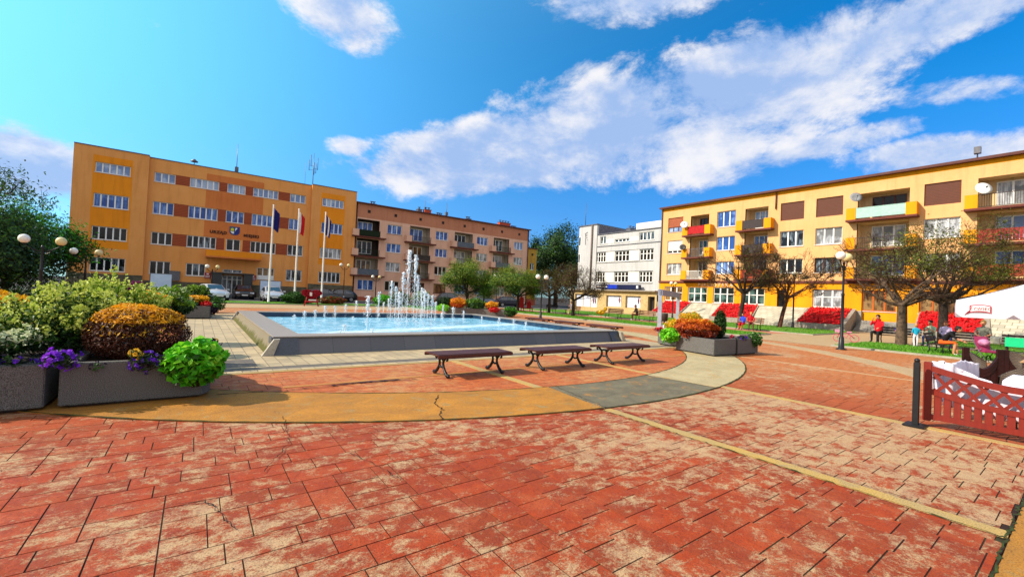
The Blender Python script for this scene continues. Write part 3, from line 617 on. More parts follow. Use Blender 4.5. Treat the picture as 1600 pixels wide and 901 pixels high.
def wall_with_holes(mb, u0, u1, z0, z1, holes, d, depth):
    us = sorted({u0, u1, *[h[0] for h in holes], *[h[1] for h in holes]}); zs = sorted({z0, z1, *[h[2] for h in holes], *[h[3] for h in holes]})
    us = [u for u in us if u0 - 1e-6 <= u <= u1 + 1e-6]; zs = [z for z in zs if z0 - 1e-6 <= z <= z1 + 1e-6]
    idx = {}
    def v(u, z):
        if (u, z) not in idx: idx[(u, z)] = mb.vert(u, d, z)
        return idx[(u, z)]
    for a, b in zip(us, us[1:]):
        for c, e in zip(zs, zs[1:]):
            mu, mz = (a + b) / 2, (c + e) / 2
            if any(h[0] < mu < h[1] and h[2] < mz < h[3] for h in holes): continue
            mb.face([v(a, c), v(b, c), v(b, e), v(a, e)])
    for (a, b, c, e) in [h[:4] for h in holes]:
        o = [mb.vert(a, d, c), mb.vert(b, d, c), mb.vert(b, d, e), mb.vert(a, d, e)]; i = [mb.vert(a, d - depth, c), mb.vert(b, d - depth, c), mb.vert(b, d - depth, e), mb.vert(a, d - depth, e)]
        for q in range(4): mb.face([o[q], o[(q + 1) % 4], i[(q + 1) % 4], i[q]])
def window(f, root, a, b, c, e, d, nl, gm, fm=None, depth=.18, sill=True, transom=None, fw=.07, name='window', label=None, sm=None, pane=None):
    """frame with nl lights standing depth behind the wall face d, child pane and sill"""
    fm = fm or M_FRAME; dd = d - depth; mb = MB(f); t = .05
    mb.box(a + .002, b - .002, dd, dd + t, c + .002, c + fw); mb.box(a + .002, b - .002, dd, dd + t, e - fw, e - .002)
    for k in range(nl + 1):
        x = a + (b - a) * k / nl; x0 = max(a + .002, x - fw / 2 - (.02 if 0 < k < nl else 0)); x1 = min(b - .002, x + fw / 2 + (.02 if 0 < k < nl else 0))
        if k == 0: x1 = a + fw
        if k == nl: x0 = b - fw
        mb.box(x0, x1, dd + .003, dd + t + .006, c + .004, e - .004)
    if transom:
        for tz in (transom if isinstance(transom, (list, tuple)) else [transom]): zc_ = c + (e - c) * tz; mb.box(a + fw, b - fw, dd + .004, dd + t - .004, zc_ - .04, zc_ + .04)
    w_ = mb.build(name, fm, root)
    if label: w_['label'] = label
    MB(f).box(a + .01, b - .01, dd - .05, dd + .018, c + .01, e - .01).build('pane', gm, w_)
    if sill: MB(f).box(a - .05, b + .05, d - depth + .055, d + .06, c - .05, c - .002).build('sill', sm or M_WSILL, w_)
    return w_
def shutter(f, root, a, b, c, e, d, m=None, part=0.0, gm=None, fm=None):
    w_ = MB(f).box(a + .003, b - .003, d - .16, d - .1, c + (e - c) * part, e - .003).build('roller_shutter', m or M_SHUT, root)
    if part: window(f, root, a, b, c, c + (e - c) * part, d, 3, gm or G_PALE, fm, name='window')
    return w_

# ---------------------------------------------------------------- town hall (ochre, three flag poles in front)
Y0 = 57.0
fL = lambda u, d, z: (u - 2.3, Y0 - d - 57.0, z)
hall = empty('town_hall', (2.3, 57.0, 0), 'four storey ochre and orange town hall with a crest and lettering over its entrance', 'building')
rows = [(11.62, 12.6), (8.32, 9.62), (5.22, 6.48), (2.2, 3.52)]
cols_mid = [(-4.02, -2.33, 3), (-1.12, 1.44, 5), (2.2, 3.9, 3), (4.65, 7.2, 5), (8.43, 10.13, 3)]
mb = MB(fL); holes = []; wins = []
pal = [[G_PALE, G_PALE, G_PALE, G_PALE, G_PALE], [G_BLUE, G_BLUE, G_BLUE, G_BLUE, G_BLUE], [G_DARK, G_MIX, G_DARK, G_DARK, G_MIX], [G_DARK, G_MIX, None, G_WARM, G_MIX]]
for r, (c, e) in enumerate(rows):
    for k, (a, b, nl) in enumerate(cols_mid):
        if r == 3 and k == 1: a, b, nl = -1.05, .63, 3
        if r == 3 and k == 2: continue
        if r == 3 and k == 3: a, b, nl = 5.45, 7.2, 3
        if r == 2 and k == 2: a, b, nl = 2.37, 3.69, 2; 
        holes.append((a, b, c, e)); wins.append((a, b, c, e, nl, pal[r][k]))
holes.append((2.2, 4.0, 2.72, 2.98 + .12)); wins.append((2.2, 4.0, 2.72, 3.10, 2, G_MIX))
holes.append((2.15, 4.05, .43, 2.45))
wall_with_holes(mb, -4.45, 10.75, .0, 13.93, holes, 0, .2)
mb.box(-4.45, 10.75, -11.5, -.25, -.3, 13.6)
mb.build('wall', M_LW, hall)
for (a, b, c, e, nl, gm) in wins: window(fL, hall, a, b, c, e, 0, nl, gm)
# wings
for (u0, u1, w0, w1, p0, p1) in ((-9.85, -4.45, -8.34, -5.8, -8.5, -5.65), (10.75, 16.05, 11.95, 14.5, 11.8, 14.65)):
    mb = MB(fL); hs = [(w0, w1, c, e) for c, e in rows]
    wall_with_holes(mb, u0, u1, 0, 14.0, hs, .45, .22)
    for uu in (u0, u1): mb.face([mb.vert(uu, .45, 0), mb.vert(uu, -11.5, 0), mb.vert(uu, -11.5, 14.0), mb.vert(uu, .45, 14.0)])
    mb.face([mb.vert(u0, .45, 13.98), mb.vert(u1, .45, 13.98), mb.vert(u1, -11.5, 13.98), mb.vert(u0, -11.5, 13.98)])
    mb.build('wing_wall', M_LW, hall)
    mb = MB(fL)
    for z0, z1 in ((12.6, 13.25), (9.62, 11.62), (6.48, 8.32), (4.4, 5.22)): mb.box(p0, p1, .44, .456, z0 + .01, z1 - .01)
    for z0, z1 in rows[:3]: mb.box(p0, w0 - .01, .44, .456, z0 - .01, z1 + .01); mb.box(w1 + .01, p1, .44, .456, z0 - .01, z1 + .01)
    mb.build('orange_panel', M_LWO, hall)
    for r, (c, e) in enumerate(rows): window(fL, hall, w0, w1, c, e, .45, 5, [G_PALE, G_BLUE, G_DARK if u0 < 0 else G_CURT, G_MIX][r])
    MB(fL).box(u0 - .004, u1 + .004, -11.6, .5, 14.001, 14.09).build('roof_edge', M_LEAD, hall)
    MB(fL).box(u0 + .02, u1 - .02, .44, .5, -.2, 1.95).build('stone_plinth', M_STONE, hall)
MB(fL).box(-4.44, 10.74, -11.6, .05, 13.935, 14.02).build('roof_edge', M_LEAD, hall)
for a, b in ((-4.44, 1.1), (5.05, 10.74)): MB(fL).box(a, b, -.01, .05, -.2, 1.5).build('stone_plinth', M_STONE, hall)
for (c, e) in rows[:3]:
    for (a, b) in ((-2.33, -1.12), (1.44, 2.2), (3.9, 4.65), (7.2, 8.43)): MB(fL).box(a + .01, b - .01, -.01, .02, c, e).build('cladding', M_LWB, hall)
mb = MB(fL)
for q_ in ((.3, 5.7, 12.62, 13.3), (.3, 5.7, 9.64, 11.6), (.3, 6.6, 6.5, 8.3)): MB(fL).box(q_[0], q_[1], -.01, .012, q_[2], q_[3]).build('terracotta_panel', M_LWD, hall)
mb = MB(fL).box(.58, 5.68, 0.02, 1.5, 4.25, 4.42); bal = mb.build('balcony', M_LWD, hall)
mb = MB(fL).box(.58, 5.68, 1.4, 1.5, 4.42, 5.05); mb.box(.58, .68, .02, 1.4, 4.42, 5.05); mb.box(5.58, 5.68, .02, 1.4, 4.42, 5.05); mb.build('parapet', M_LWO, bal)
# porch
mb = MB(fL); mb.box(1.2, 2.1, .02, 1.3, -.2, 2.6); mb.box(4.1, 4.95, .02, 1.3, -.2, 2.6); mb.box(1.1, 5.05, .02, 1.5, 2.6, 2.72)
porch = mb.build('porch', M_DSTONE, hall)
mb = MB(fL)
for k in range(4): mb.box(1.9 - k * .05, 4.3 + k * .25, .02 + .01 * k, 1.2 + .33 * k, -.3 , .42 - .11 * k)
mb.build('steps', mat('grey_granite_steps', '#5c6068', '#484c54', .7, 8, .2), porch)
window(fL, hall, 2.15, 4.05, .43, 2.45, 0, 4, G_MIX, name='glazed_door', sill=False, depth=.1, transom=.78)
def text_obj(body, name, size, mtx, m, parent=None, ext=.02, align='CENTER', bold=0.0, spacing=1.0):
    cu = bpy.data.curves.new('t', 'FONT'); cu.body = body; cu.size = size; cu.extrude = ext; cu.align_x = align; cu.align_y = 'CENTER'; cu.offset = bold; cu.space_character = spacing
    t = bpy.data.objects.new('t', cu); col.objects.link(t); bpy.context.view_layer.update()
    me = bpy.data.meshes.new_from_object(t.evaluated_get(bpy.context.evaluated_depsgraph_get())); bpy.data.objects.remove(t)
    me.transform(mtx); me.materials.clear(); me.materials.append(m)
    return link(name, me, parent)
RX = Matrix.Rotation(math.pi / 2, 4, 'X')
M_LET = mat('dark_brown_letters', '#3a1408', '#2c0e06', .5, 8)
TL = lambda x, d, z: Matrix.Translation((x - 2.3, -d, z)) @ RX
text_obj('URZĄD', 'lettering', .42, TL(1.6, .04, 7.08), M_LET, hall, .03, bold=.018, spacing=1.15)
text_obj('MIEJSKI', 'lettering', .42, TL(4.7, .04, 7.02), M_LET, hall, .03, bold=.018, spacing=1.15)
# crest: halved shield, yellow on green at left, silver tower on blue at right
def shield(w, h_):
    P = [(-w, h_), (w, h_), (w, -h_ * .25)]
    P += [(w * math.cos(t), -h_ * .25 - h_ * .75 * math.sin(t)) for t in [k * math.pi / 10 for k in range(1, 10)]] + [(-w, -h_ * .25)]
    return P
mb = MB(lambda a, b, c: (3.08 - 2.3 + a, -c, 7.42 + b)); mb.prism(shield(.48, .46), .015, .05, 0)
crest = mb.build('crest', mat('crest_navy', '#1c2c7c', '#18246c', .5, 9), hall)
mb = MB(lambda a, b, c: (3.08 - 2.3 + a, -c, 7.42 + b)); mb.prism([(-.42, .4), (-.02, .4), (-.02, -.38), (-.2, -.33), (-.42, -.1)], .05, .056)
mb.build('green_field', mat('crest_teal', '#1f6a70', '#1a5a64', .5, 9), crest)
mb = MB(lambda a, b, c: (3.08 - 2.3 + a, -c, 7.42 + b))
mb.prism([(-.36, .34), (-.27, .2), (-.22, .36), (-.15, .2), (-.07, .34), (-.07, -.02), (-.36, -.02)], .056, .062); mb.build('yellow_emblem', mat('crest_yellow', '#d8cc2c', '#c8bc24', .5, 9), crest)
mb = MB(lambda a, b, c: (3.08 - 2.3 + a, -c, 7.42 + b))
mb.prism([(-.4, -.08), (-.05, -.08), (-.05, -.3), (-.22, -.3)], .056, .064); mb.prism([(.06, .3), (.14, .36), (.26, .3), (.2, .18), (.1, .1), (.08, -.05), (.04, .1)], .05, .062); mb.build('silver_emblem', M_FRAME, crest)
for x in (.86, 5.1):
    pl = MB(fL).box(x - .27, x + .27, .051, .08, 2.0, 2.62).build('plaque', mat('red_plaque', '#a8182c', '#981426', .4, 9), hall)
    mb = MB(fL); mb.box(x - .2, x + .2, .08, .084, 2.1, 2.16); mb.box(x - .2, x + .2, .08, .084, 2.24, 2.3); mb.box(x - .1, x + .1, .08, .084, 2.4, 2.55); mb.build('white_lines', M_FRAME, pl)
MB(fL).box(5.5, 7.15, .02, .05, 2.14, 2.66).build('sill_banner', M_FRAME, hall)
MB(fL).box(-2.4, -1.5, .06, .3, 1.6, 2.6).build('vent_box', M_LEAD, hall)
# aerials and siren on the town hall roof: each stands on the roof
def mast(x, y, z, hgt, label, kind=0, name='roof_antenna'):
    mb = MB(); mb.tube([(0, 0, 0), (0, 0, hgt)], [.05, .025], 6)
    if kind == 1:
        for k, (dx, z0, z1) in enumerate(((-.5, .5, .8), (.5, .55, .9), (-.3, .62, .95), (.3, .45, .72), (.1, .4, .75))):
            mb.tube([(dx, .05, hgt * z0), (dx, .05, hgt * z1)], .035, 5); mb.tube([(0, 0, hgt * z0 + .1), (dx, .05, hgt * z0 + .1)], .02, 4)
        mb.tube([(-.9, 0, .0), (-.9, 0, hgt * .7)], .015, 4)
    if kind == 2: mb.box(-.18, .18, -.18, .18, .5, 1.0)
    if kind == 3: mb.lathe([(.1, .5), (.34, .55), (.36, .62), (.12, .8), (.1, .85)], seg=12)
    if kind == 4: mb.tube([(-.5, 0, hgt * .6), (.5, 0, hgt * .6)], .02, 4); [mb.tube([(a, -.2, hgt * .6), (a, .2, hgt * .6)], .015, 4) for a in (-.45, -.2, .1, .4)]
    o = mb.build(name, M_LEAD); o.location = (x, y, z); return tag(o, label, 'antenna')
mast(3.05, 59, 14.0, 3.7, 'thin rod aerial on the town hall roof with a small box at its foot', 2)
mast(11.2, 59, 14.0, 4.5, 'cluster of vertical aerials on a mast on the town hall roof', 1)
tag(mast(-.87, 58.2, 14.0, .9, 'mushroom shaped siren on the town hall roof', 3, 'roof_siren'), cat='siren')

# ---------------------------------------------------------------- pink apartment block
fP = lambda u, d, z: (u - 30.3, Y0 - d - 57.0, z)
pink = empty('apartment_block', (30.3, 57.0, 0), 'four storey pink apartment block with recessed balconies beside the town hall', 'building')
prow = [(9.28, 10.54), (6.77, 7.99), (4.16, 5.4), (1.5, 2.86)]
pw = [(20.43, 22.46), (27.66, 29.6), (34.68, 36.66), (41.88, 43.7)]
opn = [(16.42, 19.34), (23.64, 26.67), (30.74, 33.85), (37.77, 40.79)]
fl = [8.48, 5.95, 3.42]
mb = MB(fP); hs = [(a, b, c, e) for a, b in pw for c, e in prow] + [(a, b, z + .02, z + 2.28) for a, b in opn for z in fl]
gf = [(16.8, 18.9), (24.1, 26.2), (31.17, 33.0), (38.2, 40.2)]; hs += [(a, b, 1.5, 2.84) for a, b in gf]
u_ = 16.1
wall_with_holes(mb, 16.1, 44.85, .6, 10.95, hs, 0, .2)
mb.m = 1; mb.face([mb.vert(16.1, 0, 10.95), mb.vert(44.85, 0, 10.95), mb.vert(44.85, 0, 12.75), mb.vert(16.1, 0, 12.75)])
mb.m = 2; mb.box(16.12, 44.83, -.2, .03, -.2, .6)
mb.m = 0; mb.face([mb.vert(44.85, 0, .0), mb.vert(44.85, -11, .0), mb.vert(44.85, -11, 12.75), mb.vert(44.85, 0, 12.75)])
mb.build('wall', [M_PINK, M_PINKD, M_PINKB], pink)
MB(fP).box(16.1, 44.8, -11, -1.25, -.1, 12.6).build('inner_body', M_PINK, pink)
MB(fP).box(16.06, 45.1, -11.2, .35, 12.76, 12.9).build('roof', M_ROOFM, pink)
pp = [[G_BLUE, G_BLUE, G_BLUE, G_PALE], [G_BLUE, G_BLUE, G_CURT, G_CURT], [G_CURT, G_MIX, G_CURT, G_BLUE], [G_DARK, G_WARM, G_BLUE, G_BLUE]]
for k, (a, b) in enumerate(pw):
    for r, (c, e) in enumerate(prow): window(fP, pink, a, b, c, e, 0, 3, pp[r][k], M_BFRAME if (r == 3 and k == 1) else None, sm=M_SILL if (r == 3 or k == 0 and r == 0) else None)
for k, (a, b) in enumerate(gf): window(fP, pink, a, b, 1.5, 2.84, 0, 3, [G_BLUE, G_DARK, G_BLUE, G_CURT][k], M_BFRAME if k == 1 else None, sm=M_SILL if k < 2 else None)
M_RAIL = mat('dark_balcony_rail', '#2c2420', '#3c302a', .6, 8); M_SLAB = mat('balcony_slab_edge', '#6c3428', '#5c2c22', .7, 8)
M_CRATE = mat('planted_balcony_green', '#1c2c14', '#101a0c', .9, 9, .5, 30)
def balcony(f, root, a, b, z, d, ext, gm, front, pier, piermat, slabm, door_off=.45, hgt=.9, recess=1.15, rail_kind=0, floor_h=2.26, dark=False, fm=None):
    """recessed loggia with slab, end piers and front infill"""
    s = MB(f).box(a - pier, b + pier, -.02, ext, z - .16, z).build('balcony', slabm, root)
    mb = MB(f); mb.box(a - pier + .04, a - pier + .12, .01, ext - .131, z + .001, z + hgt); mb.box(a - pier + .04, a + .08, ext - .13, ext - .02, z + .001, z + hgt); mb.build('side_pier', piermat, s)
    mb = MB(f); mb.box(b + pier - .12, b + pier - .04, .01, ext - .131, z + .001, z + hgt); mb.box(b - .08, b + pier - .04, ext - .13, ext - .02, z + .001, z + hgt); mb.build('side_pier', piermat, s)
    mb = MB(f)
    if rail_kind == 0: mb.box(a + .08, b - .08, ext - .09, ext - .06, z + .1, z + hgt - .08)
    elif rail_kind == 1:
        k = 0; x = a + .12
        while x < b - .1: mb.box(x, x + .025, ext - .09, ext - .065, z + .06, z + hgt - .06); x += .12
        mb.box(a + .08, b - .08, ext - .1, ext - .05, z + .05, z + .09)
    else:
        x = a + .1
        while x < b - .1: mb.box(x, x + .14, ext - .09, ext - .06, z + .04, z + hgt - .06); x += .165
    mb.box(a + .06, b - .06, ext - .1, ext - .05, z + hgt - .08, z + hgt - .03)
    mb.build('railing', front, s)
    mb = MB(f); mb.face([mb.vert(a, -recess, z), mb.vert(b, -recess, z), mb.vert(b, -recess, z + floor_h), mb.vert(a, -recess, z + floor_h)])
    for x in (a, b): mb.face([mb.vert(x, 0, z), mb.vert(x, -recess, z), mb.vert(x, -recess, z + floor_h), mb.vert(x, 0, z + floor_h)])
    for zz in (z + .004, z + floor_h): mb.face([mb.vert(a, 0, zz), mb.vert(b, 0, zz), mb.vert(b, -recess, zz), mb.vert(a, -recess, zz)])
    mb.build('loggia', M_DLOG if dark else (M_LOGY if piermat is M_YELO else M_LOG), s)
    x0 = a + (b - a) * .12; x1 = a + (b - a) * .78
    window(f, s, x0, x1, z + .35, z + floor_h - .2, -recess + .22, 3, gm, fm, sill=False, name='balcony_window')
    return s
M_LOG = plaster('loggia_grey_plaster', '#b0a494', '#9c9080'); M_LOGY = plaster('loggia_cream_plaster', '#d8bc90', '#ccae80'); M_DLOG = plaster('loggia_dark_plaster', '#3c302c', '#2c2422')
gms = [[G_BLUE, G_MIX, G_WARM], [G_BLUE, G_WARM, G_WARM], [G_DARK, G_CURT, G_DARK], [G_MIX, G_CURT, G_DARK]]
for k, (a, b) in enumerate(opn):
    for r, z in enumerate(fl):
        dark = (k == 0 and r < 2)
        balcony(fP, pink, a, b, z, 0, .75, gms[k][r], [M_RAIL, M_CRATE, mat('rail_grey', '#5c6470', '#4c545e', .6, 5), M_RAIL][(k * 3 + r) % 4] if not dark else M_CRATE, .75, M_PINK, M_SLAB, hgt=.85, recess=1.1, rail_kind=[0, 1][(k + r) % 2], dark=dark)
for x in (17.86, 21.5, 25.15, 28.7, 32.35, 35.75, 39.3, 42.8): MB(fP).box(x - .19, x + .19, -.01, .02, 11.65, 12.05).build('attic_vent', M_DLOG, pink)
MB(fP).tube([(44.7, .12, 0), (44.7, .12, 12.7)], .08, 8).build('downpipe', M_ROOFM, pink); MB(fP).tube([(16.25, .12, 0), (16.25, .12, 12.7)], .08, 8).build('downpipe', M_ROOFM, pink)
M_BRICK = mat('orange_red_chimney', '#c8583c', '#a84830', .85, 6, .3, 20)
def chimney(x, y, z, w_, h_, label, brick=True, pots=3):
    mb = MB(); mb.box(-w_ / 2, w_ / 2, -.35, .35, 0, h_); mb.m = 1; mb.box(-w_ / 2 - .06, w_ / 2 + .06, -.42, .42, h_, h_ + .08)
    for k in range(pots):
        a = -w_ / 2 + w_ * (k + .5) / pots; mb.tube([(a, 0, h_ + .08), (a, 0, h_ + .35)], .09, 7); mb.box(a - .18, a + .18, -.18, .18, h_ + .35, h_ + .4)
    o = mb.build('chimney', [M_BRICK if brick else M_LEAD, M_LEAD]); o.location = (x, y, z)
    return tag(o, label, 'chimney')
chimney(18.9, 59, 12.9, .7, .35, 'small dark chimney at the left end of the pink block roof', False, 2)
chimney(27.0, 59, 12.9, 1.0, .8, 'red chimney with cowls in the middle of the pink block roof', True, 2)
chimney(25.9, 59.4, 12.9, .6, .75, 'grey chimney close to the left of the red middle chimney', False, 1)
chimney(29.0, 59, 12.9, .9, .3, 'low grey vent stack right of the red middle chimney', False, 3)
chimney(34.0, 59, 12.9, .8, .45, 'dark vent stack between the aerial and the long red chimney', False, 2)
chimney(41.0, 59, 12.9, 2.2, .8, 'long red chimney near the right end of the pink block roof', True, 4)
chimney(43.0, 59, 12.9, 1.0, .2, 'low grey vents at the far right of the pink block roof', False, 3)
mast(26.6, 59, 12.9, 2.2, 'short rod aerial beside the red middle chimney', 0); mast(30.2, 59, 12.9, 2.4, 'thin aerial with a small dish box on the pink block roof', 2)

# ---------------------------------------------------------------- small yellow building behind
fB = lambda u, d, z: (u - 47.5, Y0 - d - 57, z)
yb = empty('yellow_house', (47.5, 57, 0), 'three storey yellow house with an orange strip beyond the pink block', 'building')
mb = MB(fB); wall_with_holes(mb, 45.1, 48.4, -.2, 10.0, [(47.0, 47.9, 6.3, 7.5), (47.0, 47.9, 3.3, 4.5)], -2, .2); mb.box(45.1, 48.4, -11, -2.25, -.2, 10); mb.build('wall', plaster('mustard_plaster', '#c89a3c', '#b88c34'), yb)
MB(fB).box(45.12, 46.0, -1.99, -1.9, 4.5, 9.9).build('orange_strip', M_LWD, yb)
for z in (6.3, 3.3): window(fB, yb, 47.0, 47.9, z, z + 1.2, -2, 2, G_MIX)
MB(fB).box(45.0, 48.6, -11.2, -1.8, 10.0, 10.14).build('roof', M_ROOFM, yb)
MB(fB).box(47.2, 47.6, -2.02, -1.98, 8.8, 9.2).build('attic_vent', M_DLOG, yb); MB(fB).box(45.13, 48.42, -1.99, -1.93, -.2, 1.2).build('plinth', M_PINKB, yb)

# ---------------------------------------------------------------- long yellow block with the flower beds
X0 = 46.0
fY = lambda u, d, z: (-d, u - 15.0, z)
yel = empty('apartment_block', (46.0, 15.0, 0), 'long four storey yellow block with corner piers on its balconies above the red flower beds', 'building')
YL, YR = 32.0, -7.0
rw = [(10.17, 11.9), (7.6, 9.13), (5.03, 6.4)]
hs = []; ops = []
W1 = [(29.06, 31.06), (22.92, 24.95), (16.49, 18.53), (13.45, 15.52), (6.12, 8.17), (-1.2, .9)]
for k, (a, b) in enumerate(W1):
    for r, (c, e) in enumerate(rw):
        hs.append((a, b, c, e))
BO = [(25.86, 28.08), (19.66, 21.92), (9.02, 12.41), (1.6, 5.26), (-5.4, -2.0)]
FL = [9.5, 6.95, 4.42]
for a, b in BO:
    for z in FL: hs.append((a, b, z + .02, z + 2.32))
GF = [(28.85, 31.2, 1.9, 3.6), (25.8, 28.13, 1.85, 3.57), (22.8, 25.1, 1.85, 3.57), (19.75, 22.06, 1.85, 3.53), (17.9, 18.6, 1.25, 3.4), (13.3, 15.58, 1.85, 3.5), (9.65, 11.93, 1.7, 3.45), (6.0, 8.3, 1.7, 3.45), (1.5, 4.5, 1.7, 3.45)]
mb = MB(fY); wall_with_holes(mb, YR, YL, 4.28, 12.75, hs, 0, .24)
mb.face([mb.vert(YL, 0, -.2), mb.vert(YL, -11, -.2), mb.vert(YL, -11, 13.1), mb.vert(YL, 0, 13.1)])
mb.m = 1; wall_with_holes(mb, YR, YL, -.2, 4.02, GF, 0, .24)
mb.face([mb.vert(YR, 0, 12.75), mb.vert(YL, 0, 12.75), mb.vert(YL, 0, 13.1), mb.vert(YR, 0, 13.1)])
mb.build('wall', [M_YEL, M_YELO], yel)
MB(fY).box(YR, YL - .03, -11, -1.3, -.2, 13.0).build('inner_body', M_YEL, yel)
MB(fY).box(YR, YL + .02, -.1, .12, 4.05, 4.27).build('cornice', M_SLAB, yel)
MB(fY).box(YR - .1, YL + .15, -11.2, .38, 13.1, 13.3).build('roof', M_ROOFM, yel)
gk = {(0, 0): 's', (0, 1): 'ws', (2, 0): 'sh', (3, 0): 'sh', (4, 0): 'sh', (5, 0): 'sh'}
yp = [[G_PALE, G_BLUE, G_DARK, G_DARK, G_DARK, G_DARK], [G_PALE, G_BLUE, G_MIX, G_CURT, G_CURT, G_BLUE], [G_CURT, G_BLUE, G_MIX, G_MIX, G_CURT, G_BLUE]]
for k, (a, b) in enumerate(W1):
    for r, (c, e) in enumerate(rw):
        t = gk.get((k, r))
        if t == 'sh': shutter(fY, yel, a, b, c, e, 0)
        elif t == 's': shutter(fY, yel, a, b, c, e, 0, mat('orange_brown_shutter', '#a0522c', '#8c4624', .6, 5), .35, G_PALE, M_BFRAME)
        elif t == 'ws': shutter(fY, yel, a, b, c, e, 0, M_WSHUT, .25, G_DARK)
        else: window(fY, yel, a, b, c, e, 0, 3, yp[r][k], M_BFRAME if (k == 3 and r == 2) else None, depth=.2)
M_RED1 = mat('red_cloth_rail', '#b81c20', '#981418', .8, 6); M_REDF = mat('red_slat_rail', '#a0281c', '#8a2018', .6, 6); M_GLASSR = mat('pale_glass_rail', '#a8c8bc', '#98b8ae', .2, 6)
M_IRON = mat('dark_iron_mesh', '#3a2c2c', '#2c2222', .6, 9)
fr = {(0, 0): (M_RED1, 0), (0, 1): (M_LEAD, 1), (0, 2): (M_FRAME, 1), (1, 0): (M_IRON, 0), (1, 1): (M_IRON, 0), (1, 2): (mat('red_flowers_box', '#a83428', '#7c3a22', .9, 14), 0),
      (2, 0): (M_GLASSR, 0), (2, 1): (M_RAIL, 1), (2, 2): (M_RAIL, 1), (3, 0): (M_RAIL, 1), (3, 1): (M_REDF, 2), (3, 2): (mat('brown_red_board_rail', '#98341c', '#842c18', .6, 6), 0), (4, 0): (M_RAIL, 1), (4, 1): (M_RAIL, 1), (4, 2): (M_RAIL, 1)}
gg = [[G_DARK, G_MIX, G_MIX], [G_PALE, G_BLUE, G_DARK], [G_DARK, G_CURT, G_BLUE], [G_CURT, G_PALE, G_BLUE], [G_BLUE] * 3]
for k, (a, b) in enumerate(BO):
    for r, z in enumerate(FL):
        m_, rk = fr[(k, r)]
        balcony(fY, yel, a, b, z, 0, .8, gg[k][r], m_, .62, M_YELO, M_SLAB, hgt=1.0, recess=1.2, rail_kind=rk, floor_h=2.3, fm=M_BFRAME if (k, r) in ((2, 0), (0, 0)) else None)
gm_ = [G_WARM, G_GREEN, G_GREEN, G_GREEN, G_DARK, G_CURT, G_WARM, G_WARM, G_GREEN]
for k, (a, b, c, e) in enumerate(GF):
    if k == 4: window(fY, yel, a, b, c, e, 0, 1, G_DARK, M_DFRAME, name='entrance_door', sill=False)
    else: window(fY, yel, a, b, c, e, 0, 3, gm_[k], M_OFRAME if k >= 6 else None, transom=.58 if k < 6 else None, sill=True, fw=.09)
MB(fY).tube([(31.9, .1, 4.3), (31.9, .1, 13.0)], .07, 6).build('downpipe', M_LEAD, yel); MB(fY).tube([(18.95, .1, 11.4), (18.95, .1, 13.0)], .06, 6).build('downpipe', M_ROOFM, yel)
M_LETO = mat('white_orange_letters', '#f0c8a0', '#e8b488', .5, 9)
text_obj('BIBLIOTEKA', 'lettering', .5, Matrix.Translation((-.03, 24.9 - 15, 3.8)) @ Matrix.Rotation(-math.pi / 2, 4, 'Z') @ RX, M_LETO, yel, .03, bold=.02, spacing=1.55)
mast(46.5, 5.4, 13.3, 1.0, 'stub vent pipe on the yellow block roof edge', 2, 'roof_pipe')
def dish(x, y, z, label, m=None, r=.42):
    mb = MB(); mb.lathe([(.02, -.1), (r * .5, -.06), (r, .06), (r * 1.02, .07), (r * .5, -.04), (.02, -.07)], seg=20)
    o = mb.build('satellite_dish', m or M_FRAME)
    q = Vector((-.75, -.5, .35)).to_track_quat('Z', 'Y'); o.rotation_euler = q.to_euler(); o.location = (x, y, z)
    mb = MB(); mb.tube([(0, -.3, -.05), (0, -.1, .35)], .015, 4); mb.box(-.04, .04, -.12, -.04, .32, .42); mb.tube([(0, 0, -.08), (0, 0, -.3)], .03, 5); mb.build('feed_arm', M_LEAD, o)
    return tag(o, label, 'satellite dish')
dish(45.05, 28.3, 10.7, 'white satellite dish on the red railed top balcony of the yellow block')
dish(45.05, 28.4, 8.1, 'dark satellite dish on the second highest left balcony', mat('dark_dish', '#4c4844', '#3c3a38', .5, 5), .36)
dish(45.05, 12.3, 11.35, 'grey satellite dish on the balcony with the pale glass railing', mat('grey_dish', '#8c8e90', '#7c7e80', .5, 5), .44)
dish(45.0, 4.9, 10.8, 'large white satellite dish on the top balcony nearest the right edge', None, .46)

# ---------------------------------------------------------------- white modernist building
fW = lambda u, d, z: (-d, u - 39.0, z)
wh = empty('bank_building', (46.0, 39.0, 0), 'white three storey modernist corner building with a taller tower and a navy shop sign', 'building')
hs = [(40.85, 42.8, 6.92, 8.32), (36.78, 39.2, 6.92, 8.32), (33.0, 35.1, 6.9, 8.32), (40.9, 42.8, 4.08, 5.48), (36.8, 39.2, 4.08, 5.48), (33.05, 35.06, 4.08, 5.48), (40.92, 42.0, 9.5, 10.6), (36.82, 39.34, 9.54, 9.99), (33.0, 35.28, 9.49, 10.55)]
mb = MB(fW); wall_with_holes(mb, 32.02, 43.4, 3.0, 10.85, hs, 0, .2)
mb.box(32.02, 46.0, -12, -.5, -.2, 10.7); mb.build('wall', M_WHT, wh)
for k, (a, b, c, e) in enumerate(hs):
    window(fW, wh, a, b, c, e, 0, 4 if k < 6 else (4 if k == 8 else 2 if k == 6 else 4), G_DARK if k < 6 else G_MIX, transom=.62 if k < 6 else None, depth=.15, fw=.09)
mb = MB(fW)
for z in (6.8, 3.95): mb.box(33.0, 42.8, .0, .05, z, z + .07); 
for z in (8.35, 5.52): mb.box(33.0, 42.8, .0, .05, z, z + .05)
mb.box(32.02, 42.9, 0, .07, 9.12, 9.2); mb.box(32.02, 42.5, -.2, .12, 10.85, 10.97); mb.build('string_course', M_LEAD, wh)
